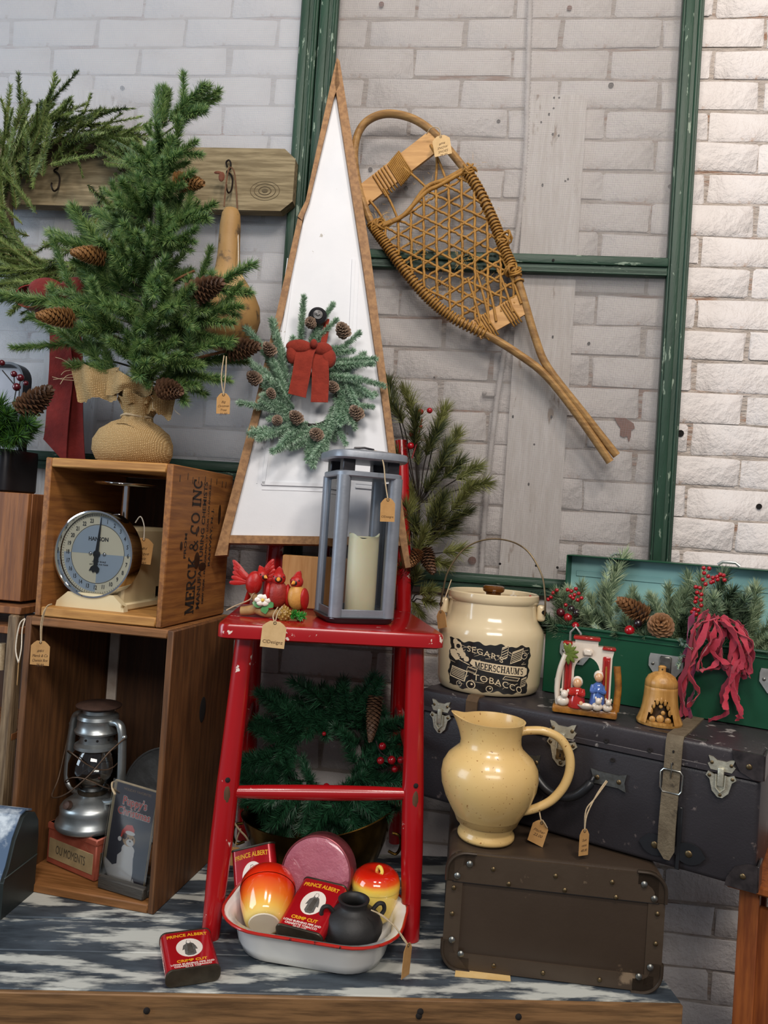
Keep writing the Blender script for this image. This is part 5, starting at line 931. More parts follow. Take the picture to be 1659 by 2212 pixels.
# ================================================================ breadbox and boxes at the left edge
m_bb = mat('dark_green_tin', '#2f3534', '#272c2b', rough=.4, metal=.3, scale=14); m_bbl = mat('mottled_blue_lid', '#4d6078', '#c3ccd2', rough=.32, scale=16, detail=6, lo=.46, hi=.60)
bb = thing('blue_breadbox', 'metal bread box with a mottled blue and white roll top', 'bread box', (-.700, 1.178, 0), R_(0)); bb.scale = (1, .76, 1)
bpf = [(0, 0), (.128, 0), (.128, .10), (.122, .128), (.104, .146), (.080, .152), (.060, .148), (.034, .118), (.016, .078), (0, .058)]
MB().prism(bpf, .26, Matrix(((0, 0, -1, -.002), (1, 0, 0, 0), (0, 1, 0, 0), (0, 0, 0, 1)))).build('body', m_bb, bb); MB().prism([(y*1.0, z) for y, z in bpf], .004, Matrix(((0, 0, -1, .002), (1, 0, 0, 0), (0, 1, 0, 0), (0, 0, 0, 1)))).build('end_panel', m_bb, bb)
lidp = [(-.001, .060), (.015, .080), (.033, .120), (.059, .150), (.080, .154), (.105, .148)]
MB().strip([((-.262, y, z+.001), (-.004, y, z+.001)) for y, z in lidp], .003).build('roll_top', m_bbl, bb); MB().box((.0025, .064, .066), (.002, .126, .002), .0005).build('seam', mat('seam_green', '#3c4442', rough=.4), bb)
# plain brown wooden box and the shelf unit under it, cut by the left edge of the photograph
bx = PY(62, 1066, 1.36); wbx = thing('plain_wooden_box', 'plain brown wooden box at the left edge behind the crates', 'box', (bx.x, 1.36, .49), R_(-4))
m_pl = wood('plain_brown_board', '#8a5830', '#6d4223', 2); bhh = bx.z-.49
MB().box((-.13, .006, bhh/2), (.26, .012, bhh), .0015).build('front_board', m_pl, wbx); MB().box((-.006, .10, bhh/2), (.012, .175, bhh), .0015).build('side_board', m_pl, wbx); MB().box((-.254, .10, bhh/2), (.012, .175, bhh), .0015).build('side_board', m_pl, wbx); MB().box((-.13, .194, bhh/2), (.26, .012, bhh), .0015).build('rear_board', m_pl, wbx); MB().box((-.13, .10, bhh-.004), (.236, .175, .008), .001).build('lid_board', m_pl, wbx)
su = thing('rustic_shelf', 'rough wooden shelf unit at the left edge beside the tall crate', 'shelf', (PY(40, 1560, 1.33).x-.012, 1.325, 0), R_(-4))
m_rgh = wood('rough_post', '#8a7458', '#5c4832', 2, c3='#3a2b1c', t3=.58, bump=.8); MB().box((-.012, .012, .235), (.022, .024, .47), .003, jit=.002).build('post', m_rgh, su); MB().box((-.26, .012, .235), (.022, .024, .47), .003).build('post', m_rgh, su)
for z in (.03, .245, .44, .477): MB().box((-.135, .085, z), (.27, .16, .014), .0015).build('shelf_board', m_pl, su)
MB().box((-.135, .165, .23), (.25, .008, .44), .001).build('back_board', m_cb, su)
for k in range(2): MB().cyl((-.05-.03*k, .03, .36), (-.05-.03*k, .03, .41), .006, n=10).build('rope_rung', m_twine, su)
# ================================================================ black tins with greenery (upper left)
m_bt = mat('black_japanned_tin', '#1b1a1c', '#262427', rough=.28, metal=.3, scale=20)
bt = PY(36, 1058, 1.40); dt = thing('black_tin_box', 'black rounded tin box at the left edge holding greenery', 'tin box', (bt.x-.075, 1.43, bx.z+.001), R_(-6))
mb = MB(); plate(mb, rrect(.15, .10, .016, 4), [0, .003, .075, .082], [.96, 1, 1, .985]); mb.build('body', m_bt, dt)
t2 = PY(70, 790, 1.50); ut = thing('black_tray', 'upright black tray with a rounded corner behind the greenery', 'tray', (t2.x-.11, 1.515, bx.z+.001), R_(-6)); hgt = t2.z-bx.z
pr = rrect(.22, hgt, .035, 8); mb = MB()
mb.prism([(x, y+hgt/2) for x, y in pr], .003, front(0, .0, 0)); mb.build('tray_floor', mat('tray_reflection_grey', '#6f6a6c', '#5c585a', rough=.3, metal=.3, scale=9), ut); mb = MB()  # lighter grey floor paints in the reflection inside the black tray
ring(mb, [[(x, 0, y+hgt/2) for x, y in pr], [(x, -.028, y+hgt/2) for x, y in rrect(.222, hgt+.002, .036, 8)], [(x, -.028, y+hgt/2) for x, y in rrect(.212, hgt-.008, .031, 8)], [(x, -.003, y+hgt/2) for x, y in rrect(.206, hgt-.014, .03, 8)]]); mb.build('tray_rim', m_bt, ut)
# ================================================================ brass planter under the chair
bz = PY(684, 1850, 1.48); br = thing('brass_planter', 'tarnished oval brass planter under the chair holding a wreath', 'planter', (bz.x, 1.468, 0), R_(6))
m_brass = mat('old_brass', '#7d5f2c', '#5a421d', rough=.26, metal=1, scale=12, c3='#2e2312', t3=.62, s3=9, bump=.2, bscale=40); vs = []; n = 56
bprof = [(.0003, .002), (.09, .0), (.10, .004), (.118, .03), (.135, .07), (.147, .105), (.150, .112), (.1475, .113), (.143, .104), (.131, .07), (.112, .03), (.09, .012), (.0003, .01)]
for r, z in bprof:
    for k in range(n): a = 2*math.pi*k/n; up_ = (z/.112)**2; vs.append((r*math.cos(a), r*.60*math.sin(a), z*(1+up_*(.10*math.cos(2*a)+.16*math.cos(a)))))
MB().add(vs, [(i*n+k, i*n+(k+1) % n, (i+1)*n+(k+1) % n, (i+1)*n+k) for i in range(len(bprof)-1) for k in range(n)]).build('bowl', m_brass, br, angle=60)
for s in (-1, 1): MB().tube(spline([(s*.145, 0, .085), (s*.160, 0, .08), (s*.163, 0, .06), (s*.155, 0, .045), (s*.14, 0, .05)], 5), .003, 8).build('ring_handle', m_brass, br)
# ================================================================ three cardinals figurine
cb = PZ(585, 1338, ST); cf = thing('cardinal_figurine', 'ceramic figurine of three red cardinals on a branch with a flower', 'figurine', (cb.x, cb.y+.014, ST+.0005), R_(8))
m_br_ = mat('cardinal_red', '#b5201a', '#971713', rough=.35, scale=60, bump=.3, bscale=120); m_brd = mat('cardinal_brick', '#a3332a', '#7f241e', rough=.4, scale=50, bump=.4, bscale=110); m_tan = mat('hen_tan', '#d09a4e', '#b9823a', rough=.4, scale=60, bump=.3, bscale=120); m_beak = mat('beak_orange', '#d9913a', rough=.35); m_mask = mat('bird_mask', '#1f1a1a', rough=.4); m_bark = mat('figurine_branch', '#a98655', '#7f6039', rough=.5, scale=30)
def bp(px, py, dy=0): p = PY(px, py, cb.y+.012+dy); return into(cf, p)
bq = bp
def bp(px, py, dy=0): q = bq(px, py, dy); q.z = max(q.z, .0085); return q
brn = MB(); brn.tube(spline([bp(536, 1265), bp(548, 1285), bp(556, 1305), bp(545, 1318), bp(520, 1330)], 6), [.0062]*10+[.008]*15, 10); brn.tube(spline([bp(524, 1322), bp(550, 1316), bp(572, 1328), bp(590, 1334), bp(620, 1326), bp(650, 1330)], 6), .0075, 10); brn.build('branch', m_bark, cf)
def bird(c, s, body, head_c, yaw, m, mh, wings=None, fat=1.0):
    B = Matrix.Translation(c) @ Matrix.Rotation(yaw, 4, 'Z'); mb = MB(); mb.sphere((0, 0, 0), (.0155*s*fat, .017*s, .023*s), 16, 12, mx=B @ Matrix.Rotation(R_(12), 4, 'X')); o = mb.build('bird_body', m, cf, angle=80)
    H_ = Matrix.Translation(B @ Vector(head_c)); H2 = H_ @ Matrix.Rotation(yaw, 4, 'Z'); mb = MB(); mb.sphere((0, 0, 0), .0115*s, 14, 10, mx=H2); mb.tube([H2 @ Vector(p) for p in ((0, .002*s, .006*s), (0, .006*s, .014*s), (0, .011*s, .0185*s))], [.0085*s, .0055*s, .001*s], 8); mb.build('bird_head', mh, o, angle=80)
    MB().sphere((0, -.0075*s, -.001*s), (.0068*s, .0048*s, .006*s), 12, 8, mx=H2).build('face_mask', m_mask, o); MB().tube([H2 @ Vector((0, -.010*s, -.001*s)), H2 @ Vector((0, -.0185*s, -.003*s))], [.0042*s, .0004*s], 8).build('beak', m_beak, o)
    for k in (-1, 1): MB().sphere((k*.0078*s, -.0068*s, .003*s), .0016*s, 8, 6, mx=H2).build('eye', m_mask, o)
    MB().tube([B @ Vector(p) for p in ((0, .010*s, -.014*s), (0, .018*s, -.028*s), (0, .022*s, -.042*s))], [.007*s, .006*s, .0075*s], 8, squash=.4).build('tail', mh, o)
    if not wings:
        for k in (-1, 1): MB().sphere((k*.0145*s*fat, .001*s, -.002*s), (.0055*s, .0125*s, .0195*s), 12, 9, mx=B @ Matrix.Rotation(R_(14), 4, 'X')).build('wing', mh, o, angle=80)
    else:
        for tip, root in wings:
            tip, root = Vector(tip), Vector(root); d = tip-root; q = d.normalized().cross(Vector((0, 1, 0))).normalized()
            if q.z > 0: q = -q
            wg = MB().tube(spline([root, root+d*.3+q*.003, root+d*.62+q*.004], 4), [.0045*s]*4+[.0075*s]*5, 8, squash=.4, up=(0, 1, 0)).build('raised_wing', m, o, angle=70)
            for j in range(6):
                e = root+d*(1.0-.09*j)+q*(.0009*j*j+.0022*j)*s; st_ = root+d*(.30-.03*j)+q*.0022*j*s; MB().tube([st_.lerp(e, t) for t in (0, .35, .7, .92, 1)], [.002*s, .0042*s, .0046*s, .0034*s, .0012*s], 7, squash=.35, up=(0, 1, 0)).build('wing_feather', m if j % 2 else mh, wg, angle=70)
    return o
c1 = bp(549, 1259); bird(c1, .92, None, (.010, -.008, .013), R_(40), m_br_, m_br_, wings=((bp(503, 1210, .004), bp(547, 1258, .0)), (bp(592, 1208, .010), bp(556, 1250, .006))))
bird(bp(600, 1283), 1.05, None, (0, -.006, .0275), R_(4), m_brd, m_br_, None, 1.1); bird(bp(641, 1290), 1.0, None, (0, -.004, .0265), R_(-24), m_tan, m_br_, None, 1.02)
m_pet = mat('petal_white', '#e9e4d8', rough=.3); m_lf = mat('ceramic_leaf', '#4f8a4c', '#3d7040', rough=.3, scale=60)
fc = bp(568, 1296, -.010)
for k in range(6): a = k/6*6.283; MB().sphere((fc.x+.008*math.cos(a), fc.y-.002, fc.z+.006*math.sin(a)), (.0065, .003, .005), 10, 6).build('petal', m_pet, cf)
MB().sphere((fc.x, fc.y-.004, fc.z), .003, 8, 6).build('flower_centre', mat('pollen', '#d8b54a', rough=.5), cf)
for a, b in (((568, 1306), (545, 1302)), ((570, 1308), (574, 1330)), ((578, 1300), (590, 1312))):
    A, B_ = bp(*a, -.008), bp(*b, -.012); d = B_-A; q = Vector((-d.z, 0, d.x)).normalized(); MB().strip([(A+d*t-q*.007*math.sin(math.pi*min(1, t*.9+.08)), A+d*t+q*.007*math.sin(math.pi*min(1, t*.9+.08))+Vector((0, -.002, 0))) for t in (0, .2, .4, .6, .8, 1)], .0015).build('leaf', m_lf, cf)
fcn = bp(614, 1327, -.012); mb = MB(); mb.sphere((fcn.x, fcn.y, fcn.z), (.0115, .011, .013), 14, 10)
for i in range(46): t = i/46; a = i*2.4; r_ = .0118*math.sin(math.pi*(.08+.84*t)); mb.sphere((fcn.x+r_*math.cos(a), fcn.y+r_*math.sin(a), fcn.z-.012+.025*t), .0024, 6, 4)
mb.build('ceramic_pine_cone', mat('gold_cone', '#a8853c', '#7d5f26', rough=.35, scale=60), cf)
sp_ = MB(); A, B_ = bp(628, 1326, -.012), bp(656, 1332, -.016)
for i in range(90):
    t = rnd.random(); p = A.lerp(B_, t); d = Vector((rnd.gauss(.4, .4), rnd.gauss(-.3, .6), rnd.gauss(0, 1))).normalized()*.0095; sp_.tube([p, p+d], [.0011, .0004], 4, caps=False)
sp_.build('ceramic_needles', mat('bright_green', '#3f9a3a', '#2f7f2e', rough=.35, scale=40), cf, angle=0)
MB().tube(spline([bp(556, 1274, -.006), bp(546, 1284, -.006), bp(538, 1296, -.004), bp(505, 1310, -.004), bp(488, 1326, -.010)], 6), .0012, 6).build('twine', m_twine, cf)
# ================================================================ ceramic nativity
nb = PZ(1266, 1548, .3835); nt = thing('ceramic_nativity', 'glazed ceramic nativity scene under a red and white arch', 'figurine', (nb.x, nb.y+.018, .3845), R_(-11))
m_nw = mat('glazed_ivory', '#ddd2c4', '#cbbba8', rough=.15, coat=.6, scale=20); m_nr = mat('glazed_red', '#a8241d', '#8c1a15', rough=.15, coat=.6, scale=20); m_ng = mat('glazed_amber', '#a8702a', '#6e4214', rough=.18, coat=.6, scale=50, bump=.3); m_nbl = mat('glazed_blue', '#4c6ba8', '#3b548c', rough=.15, coat=.6, scale=20); m_ngr = mat('glazed_palm', '#6f7d33', '#4d5c24', rough=.2, coat=.5, scale=40); m_sk = mat('glazed_skin', '#c99a72', rough=.2, coat=.5)
MB().box((0, 0, .0065), (.106, .044, .013), .004, 2).build('base', m_ng, nt)
arch = [(-.040, .012), (-.040, .098), (-.036, .118), (-.022, .118), (-.022, .128), (.016, .128), (.016, .115), (.042, .115), (.042, .108), (.040, .098), (.040, .012), (.021, .012), (.021, .07)]+[(.021*math.cos(R_(a)), .07+.026*math.sin(R_(a))) for a in range(15, 180, 15)]+[(-.021, .07), (-.021, .012)]
MB().prism(arch, .018, front(0, .014, 0)).build('arch', m_nw, nt)
for x in (-.031, .031): 
    MB().box((x, -.004, .056), (.013, .006, .088), .003, 2).build('red_column', m_nr, nt)
    for dx in (-.003, .003): MB().cyl((x+dx, -.008, .016), (x+dx, -.008, .094), .0018, n=8).build('fluting', m_nr, nt)
MB().box((-.003, .003, .127), (.044, .022, .006), .0015).build('cornice', m_nr, nt); MB().box((.034, .003, .113), (.022, .022, .005), .0015).build('cornice', m_nr, nt); MB().box((-.034, .003, .116), (.016, .022, .005), .0015).build('cornice', m_nr, nt); MB().box((0, -.006, .104), (.016, .006, .012), .003).build('keystone', m_nw, nt)
MB().tube(spline([(-.044, -.008, .012), (-.047, -.010, .04), (-.044, -.011, .07), (-.036, -.012, .098)], 5), .0048, 10).build('palm_trunk', m_nw, nt)
for k in range(8):
    a = R_(-20+k*32); MB().sphere((0, 0, .008), (.0035, .002, .011), 8, 6, mx=Matrix.Translation((-.033, -.014, .100)) @ Matrix.Rotation(a, 4, 'Y')).build('palm_leaf', m_ngr, nt)
MB().tube(spline([(.050, .0, .010), (.052, 0, .05), (.048, .002, .085)], 4), .006, 10).build('rocky_edge', m_ng, nt)
def fig(x, y, m, mh, h=.05, s=1): 
    g = MB().lathe([(.0003, 0), (.014*s, 0), (.0145*s, .006), (.011*s, h*.45), (.0085*s, h*.62), (.003*s, h*.68), (.0003, h*.69)], 18, c=(x, y, .012), closed=True).build('robed_figure', m, nt, angle=80)
    MB().sphere((x, y-.001, .012+h*.8), (.0072*s, .007*s, .0085*s), 12, 8).build('head', m_sk, g); MB().sphere((x, y+.002, .012+h*.83), (.0086*s, .007*s, .0095*s), 12, 8).build('hood', mh, g)
    for k in (-1, 1): MB().tube(spline([(x+k*.009*s, y, .012+h*.58), (x+k*.010*s, y-.008, .012+h*.45), (x+k*.002*s, y-.012, .012+h*.5)], 4), .0034*s, 8).build('arm', m, g)
    return g
fig(-.014, -.012, m_nr, m_nw, .050, 1.05); g = fig(.020, -.008, m_nbl, m_nw, .066, 1.0); MB().tube([(.033, -.014, .013), (.031, -.015, .085)], .0015, 6).build('staff', m_ng, g)
MB().lathe([(.0003, 0), (.008, .001), (.015, .006), (.0155, .008), (.010, .006), (.0003, .005)], 20, c=(.003, -.024, .012), sq=(1, .6), closed=True).build('manger', m_nw, nt); MB().sphere((.003, -.024, .019), (.009, .004, .004), 10, 6).build('baby', m_nw, nt); MB().sphere((-.006, -.024, .0215), .0035, 8, 6).build('baby_head', m_sk, nt)
for x, y, s in ((-.036, -.018, 1.1), (.020, -.025, .9), (.036, -.022, .85)):
    g = MB().sphere((x, y, .012+.008*s), (.010*s, .007*s, .008*s), 12, 8).build('sheep', m_nw, nt, angle=80); MB().sphere((x+.002*s, y-.004, .012+.019*s), (.0058*s, .006*s, .0065*s), 10, 8).build('sheep_head', m_nw, g)
    for k in (-1, 1): MB().sphere((x+.002*s+k*.005*s, y-.002, .012+.024*s), (.0018*s, .0014*s, .003*s), 8, 5).build('ear', m_nw, g)
# ================================================================ olive-wood bell
ob = PZ(1434, 1573, .3835); bl = thing('wooden_bell', 'turned wooden bell with an arched nativity opening', 'bell', (ob.x, ob.y+.030, .3842), R_(-12))
m_ol = wood('olive_wood', '#b98a4c', '#9a6d33', 2, c3='#6e4a20', t3=.6, rough=.35); wall_p = [(.0355, 0), (.0365, .004), (.034, .010), (.031, .018), (.0285, .030), (.0268, .045), (.0262, .056), (.0262, .060), (.0255, .061), (.0262, .062), (.0255, .070), (.021, .078), (.013, .083), (.006, .085)]
n = 48; mb = MB(); vs = []; fs = []
def opening(a, z): d = abs(((a-R_(270)+math.pi) % (2*math.pi))-math.pi); return z < .042 and z >= .004 and d < R_(38)*math.sqrt(max(0, 1-(z/.046)**2))+.0
zs = []; 
for i in range(len(wall_p)-1):
    (ra, za), (rb, zb) = wall_p[i], wall_p[i+1]; m_ = 4 if za < .05 else 1
    for k in range(m_): zs.append((ra+(rb-ra)*k/m_, za+(zb-za)*k/m_))
zs.append(wall_p[-1])
for r, z in zs:
    for k in range(n): a = 2*math.pi*k/n; vs.append((r*math.cos(a), r*math.sin(a), z))
for i in range(len(zs)-1):
    for k in range(n):
        if not opening(2*math.pi*(k+.5)/n, (zs[i][1]+zs[i+1][1])/2): fs.append((i*n+k, i*n+(k+1) % n, (i+1)*n+(k+1) % n, (i+1)*n+k))
mb.add(vs, fs); mb.build('bell_wall', m_ol, bl, angle=60); MB().lathe([(.0003, .001), (.030, .001), (.030, .006), (.0003, .006)], 32, closed=True).build('floor_disc', m_ol, bl)
MB().lathe([(.024, .006), (.0215, .02), (.020, .05), (.012, .062), (.0003, .064)], 24, c=(0, .006, 0), closed=True).build('inner_shadow_wall', wood('olive_shade', '#4a3116', '#38240f', 2), bl)  # darkened olive tone painted in for the shade inside the bell
MB().lathe([(.0062, .083), (.0058, .090), (.0066, .093), (.004, .095), (.0003, .095)], 14, closed=True).build('finial', m_ol, bl); MB().sphere((0, -.0062, .0895), (.0014, .001, .0014), 8, 5).build('cord_hole', m_hole, bl)
for x, z, r in ((-.012, .010, .005), (0, .012, .006), (.012, .010, .005), (.004, .022, .0035), (.0, .032, .003)): MB().sphere((x, -.024, z), (r, r*.6, r*1.1), 10, 7).build('carved_figure', m_ol, bl)
for k in range(7): a = R_(20+k*23); MB().sphere((.017*math.cos(a)*.9, -.0275+abs(math.cos(a))*.006, .012+.030*math.sin(a)), (.0028, .002, .006), 8, 5).build('carved_leaf', m_ol, bl)
# ================================================================ greenery kit
g = random.Random(21)
def needles_mesh(name, L_, count, nlen, nw, ang, mats, seed, bend=.0, stem=.0012, flat=0, tipn=0, aj=12, spread=(0.02, 1.0), stem_seg=6, tlen=.75):
    r = np.random.RandomState(seed); t = r.uniform(spread[0], spread[1], count); t.sort()
    if tipn: t = np.concatenate([t, np.ones(tipn)*.985])
    N = len(t); ph = r.uniform(0, 2*np.pi, N)
    if flat: ph = np.where(r.rand(N) < .5, 0, np.pi)+r.normal(0, .35, N)
    an = np.radians(r.normal(ang, aj, N)); 
    if tipn: an[-tipn:] = np.radians(np.abs(r.normal(0, ang*.75, tipn)))
    ln = nlen*(1-(1-tlen)*t)*r.uniform(.8, 1.15, N)
    def cen(tt): return np.stack([bend*L_*tt**2, 0*tt, L_*tt], 1)
    b = cen(t); d = np.stack([np.sin(an)*np.cos(ph), np.sin(an)*np.sin(ph), np.cos(an)], 1)
    tx = np.stack([2*bend*t, 0*t, np.ones(N)], 1); tx /= np.linalg.norm(tx, axis=1)[:, None]
    d = d+np.stack([tx[:, 0]*d[:, 2], 0*t, 0*t], 1); d /= np.linalg.norm(d, axis=1)[:, None]
    u = np.cross(d, np.array([.3, .9, .2])); u /= np.linalg.norm(u, axis=1)[:, None]; v = np.cross(d, u)
    tip = b+d*ln[:, None]; w_ = nw
    P = np.concatenate([b+u*w_, b-u*w_*.5+v*w_*.87, b-u*w_*.5-v*w_*.87, tip], 0)
    i = np.arange(N); F_ = np.concatenate([np.stack([i, i+N, i+3*N], 1), np.stack([i+N, i+2*N, i+3*N], 1), np.stack([i+2*N, i, i+3*N], 1)], 0)
    mi = (r.rand(N) < .5).astype(int); mi = np.concatenate([mi, mi, mi])
    mb = MB(); st = cen(np.linspace(0, 1, stem_seg)); mb.tube([tuple(p) for p in st], [stem*(1-.5*k/(stem_seg-1)) for k in range(stem_seg)], 5, mi=2)
    mb.v = [tuple(p) for p in P]+mb.v; mb.f = [tuple(f) for f in F_]+[tuple(q+4*N for q in f) for f in mb.f]; mb.m = [int(x) for x in mi]+mb.m
    me = mb.mesh(name, mats, 0); return me
def lib(name, lens, count, nlen, nw, ang, mats, seeds=2, **k):
    out = []
    for L_ in lens:
        for s in range(seeds): out.append((L_, needles_mesh(name, L_, int(count*L_/.1), nlen, nw, ang, mats, int(L_*1000)*7+s, bend=g.uniform(-.25, .25), **k)))
    return out
def put(library, name, parent, a, b, jig=.1):
    a, b = Vector(a), Vector(b); d = b-a; L_ = d.length; c = sorted(library, key=lambda q: abs(q[0]-L_)+g.random()*.012)[0]
    o = obj(name, c[1], parent); q = d.to_track_quat('Z', 'Y') @ Euler((0, 0, g.uniform(0, 6.28))).to_quaternion(); k = L_/c[0]
    o.matrix_local = Matrix.LocRotScale(a, q, (k, k, k)); return o
def cone_mesh(name, n_sc, L_, R, open_, mats, seed=1, sw=.35, slim=1.6):
    mb = MB(); r = random.Random(seed); mb.lathe([(.0003, 0), (R*.5, L_*.12), (R*.55, L_*.4), (R*.4, L_*.75), (.0003, L_*.98)], 10, mi=1, closed=True)
    for i in range(n_sc):
        t = i/n_sc; a = i*2.39996; prof = math.sin(math.pi*min(1, (t*.86+.13)))**.75
        rad = R*prof; z = L_*(.03+.93*t); ln = R*(.62+.3*open_)*(1.1-.4*t); wd = R*sw*(1.15-.55*t); th = R*.09
        el = R_(10+62*t-open_*18); c, s = math.cos(a), math.sin(a)
        def P(x, y, w_): # radial x, tangential y, up w
            X = x*math.cos(el)-w_*math.sin(el); Z = x*math.sin(el)+w_*math.cos(el); rr = rad*.38+X; return (rr*c-y*s, rr*s+y*c, z+Z)
        vs = [P(0, -wd*.5, 0), P(0, wd*.5, 0), P(ln*.7, wd, 0), P(ln, wd*.35, th*.6), P(ln, -wd*.35, th*.6), P(ln*.7, -wd, 0), P(ln*.5, 0, th*2.2), P(ln*.5, 0, -th)]
        mb.add(vs, [(0, 1, 6), (1, 2, 6), (2, 3, 6), (3, 4, 6), (4, 5, 6), (5, 0, 6), (1, 0, 7), (2, 1, 7), (3, 2, 7), (4, 3, 7), (5, 4, 7), (0, 5, 7)], 0)
    return mb.mesh(name, mats, 30)
m_con = mat('pine_cone_scale', '#6f4a2c', '#8c6440', rough=.6, scale=60); m_con2 = mat('pine_cone_core', '#2b1a10', rough=.8); m_condk = mat('dark_cone_scale', '#3f2a1d', '#6b4d36', rough=.6, scale=70); m_contan = mat('tan_cone_scale', '#8f693d', '#76522c', rough=.6, scale=60); m_confr = mat('frosted_cone_scale', '#6b5140', '#a08d7c', rough=.5, scale=120)
CONES = {'brown': cone_mesh('pine_cone', 78, .06, .019, .6, [m_con, m_con2]), 'dark': cone_mesh('pine_cone', 95, .06, .019, .75, [m_condk, m_con2], 2), 'tan': cone_mesh('pine_cone', 96, .06, .02, .3, [m_contan, m_con2], 3), 'fat': cone_mesh('pine_cone', 62, .036, .022, .9, [m_con, m_con2], 4, .42), 'frost': cone_mesh('pine_cone', 52, .03, .014, .6, [m_confr, m_con2], 5, .4), 'slim': cone_mesh('pine_cone', 130, .095, .017, .4, [m_condk, m_con2], 6)}
CL = {'brown': .06, 'dark': .06, 'tan': .06, 'fat': .036, 'frost': .03, 'slim': .095}
def cone(parent, kind, a, b):
    a, b = Vector(a), Vector(b); d = b-a; o = obj('pine_cone', CONES[kind], parent); k = d.length/CL[kind]; o.matrix_local = Matrix.LocRotScale(a, d.to_track_quat('Z', 'Y'), (k, k, k)); return o
m_berry = mat('red_berry', '#a80f1c', '#8c0a16', rough=.18, coat=.5, scale=30); m_wine = mat('wine_berry', '#5c101c', '#3d0b14', rough=.2, coat=.5, scale=30); m_blk = mat('black_berry', '#1d1014', rough=.2, coat=.5); m_rstem = mat('red_stem', '#7a1a1c', rough=.5)
_bm = {}
def berry(parent, p, r, m=None):
    m = m or m_berry
    if m.name not in _bm: _bm[m.name] = MB().sphere((0, 0, 0), 1, 14, 10).mesh('berry', m, 80)
    o = obj('berry', _bm[m.name], parent); o.location = p; o.scale = (r, r, r); return o
# ================================================================ potted spruce in burlap
m_s1 = mat('spruce_needle', '#3f6032', '#4d7040', rough=.45, scale=40); m_s2 = mat('spruce_needle_pale', '#849c5a', '#6c884c', rough=.45, scale=40); m_st = mat('spruce_stem', '#4a3826', '#33402a', rough=.7, scale=80)
SPR = lib('branch', (.05, .075, .10, .13), 560, .021, .0008, 48, [m_s1, m_s2, m_st], 3, tipn=26, stem=.0014)
t0 = PY(287, 990, 1.385); tz = .7612; tr_ = thing('potted_spruce', 'small green spruce tree with pine cones in a burlap sack', 'tree', (t0.x, 1.385, tz))
TO = Vector(tr_.location)
def Tp(px, py, dy=0): return PY(px, py, 1.385+dy)-TO
TK = [Tp(292, 870), Tp(318, 700), Tp(330, 500), Tp(338, 330), Tp(345, 250)]
MB().tube(spline(TK, 6), [.0075]*8+[.006]*9+[.004]*8, 10).build('trunk', mat('trunk_wire', '#2b3527', '#3d4435', rough=.5, scale=50), tr_)
def tx(py): return 290+(890-py)*.075
tips = [(356, 196, 0), (452, 188, -.03), (317, 278, 0), (422, 306, -.02), (276, 375, .02), (372, 332, -.06), (223, 420, -.03), (462, 441, -.02), (105, 485, -.03), (205, 455, .05), (422, 495, -.05), (378, 491, -.09), (297, 505, -.10), (550, 578, -.02), (162, 566, -.06), (128, 610, -.05), (36, 606, .0), (118, 728, -.05), (146, 650, -.09), (536, 664, -.01), (505, 640, -.04), (428, 634, -.08), (290, 732, -.12), (300, 780, -.11), (205, 790, -.03), (424, 830, -.04), (492, 790, .0), (265, 654, -.11), (380, 735, -.09), (60, 690, .0), (250, 560, -.10), (345, 590, -.11), (400, 560, .06), (440, 700, .05), (180, 690, .06), (520, 745, .02), (330, 680, -.11), (230, 610, .07), (310, 420, -.07), (390, 410, .04), (270, 470, .06), (240, 735, -.09), (350, 800, -.08), (385, 640, -.10), (215, 520, -.07), (330, 350, -.05), (455, 600, .03), (475, 720, -.06), (300, 320, -.03), (395, 345, .02), (360, 300, -.04), (285, 415, -.02), (410, 380, -.05), (345, 400, -.09), (260, 430, -.06), (430, 455, .02)]
for i, (px, py, dy) in enumerate(tips):
    if i < 2: base = Tp(340, 300, -.002); B_ = base
    else:
        by = min(830, py+.38*abs(px-tx(py))+40*abs(dy)/.1*.6+14); base = Tp(tx(by), by)
    T_ = Tp(px, py, dy); d = T_-base; L_ = d.length
    if L_ > .09:
        mid = base+d*.38+Vector((0, 0, -.012*L_/.15)); MB().tube(spline([base, base+d*.2+Vector((0, 0, -.006)), mid], 4), .0018, 6).build('twig', m_st, tr_); s0_ = base+d*.30
    else: s0_ = base
    put(SPR, 'branch', tr_, s0_, T_)
    if i < 2:
        for q_ in ((.007, 0, .002), (-.007, -.006, 0), (.002, .008, -.004)): put(SPR, 'branch', tr_, s0_+Vector(q_), T_+Vector(q_)*1.2)
    for k in range(3 if L_ > .12 else (2 if i > 1 else 0)):     # side shoots
        t = g.uniform(.30, .62); p = base+d*t; side = d.cross(Vector((g.uniform(-.4, .4), 1, g.uniform(-.4, .4)))).normalized()*(1 if k % 2 else -1); e = p+d.normalized()*L_*g.uniform(.22, .36)+side*L_*g.uniform(.18, .34)+Vector((0, g.uniform(-.03, .01), .01)); put(SPR, 'branch', tr_, p, e)
for k in range(46):   # inner shoots all round the trunk
    py = g.uniform(330, 820); a = g.uniform(0, 6.28); L_ = (.03+.075*(py-250)/560)*g.uniform(.7, 1.1); b = Tp(tx(py), py); put(SPR, 'branch', tr_, b, b+Vector((math.cos(a)*L_, math.sin(a)*L_, L_*g.uniform(.3, .9))))
for kd, a, b in (('tan', (378, 392, -.02), (436, 396, -.03)), ('tan', (230, 555, -.06), (158, 545, -.09)), ('tan', (160, 688, -.09), (84, 682, -.13)), ('dark', (413, 636, -.05), (476, 610, -.07)), ('dark', (492, 757, .0), (556, 748, -.01)), ('dark', (350, 838, -.05), (388, 846, -.08))): cone(tr_, kd, Tp(*a), Tp(*b))
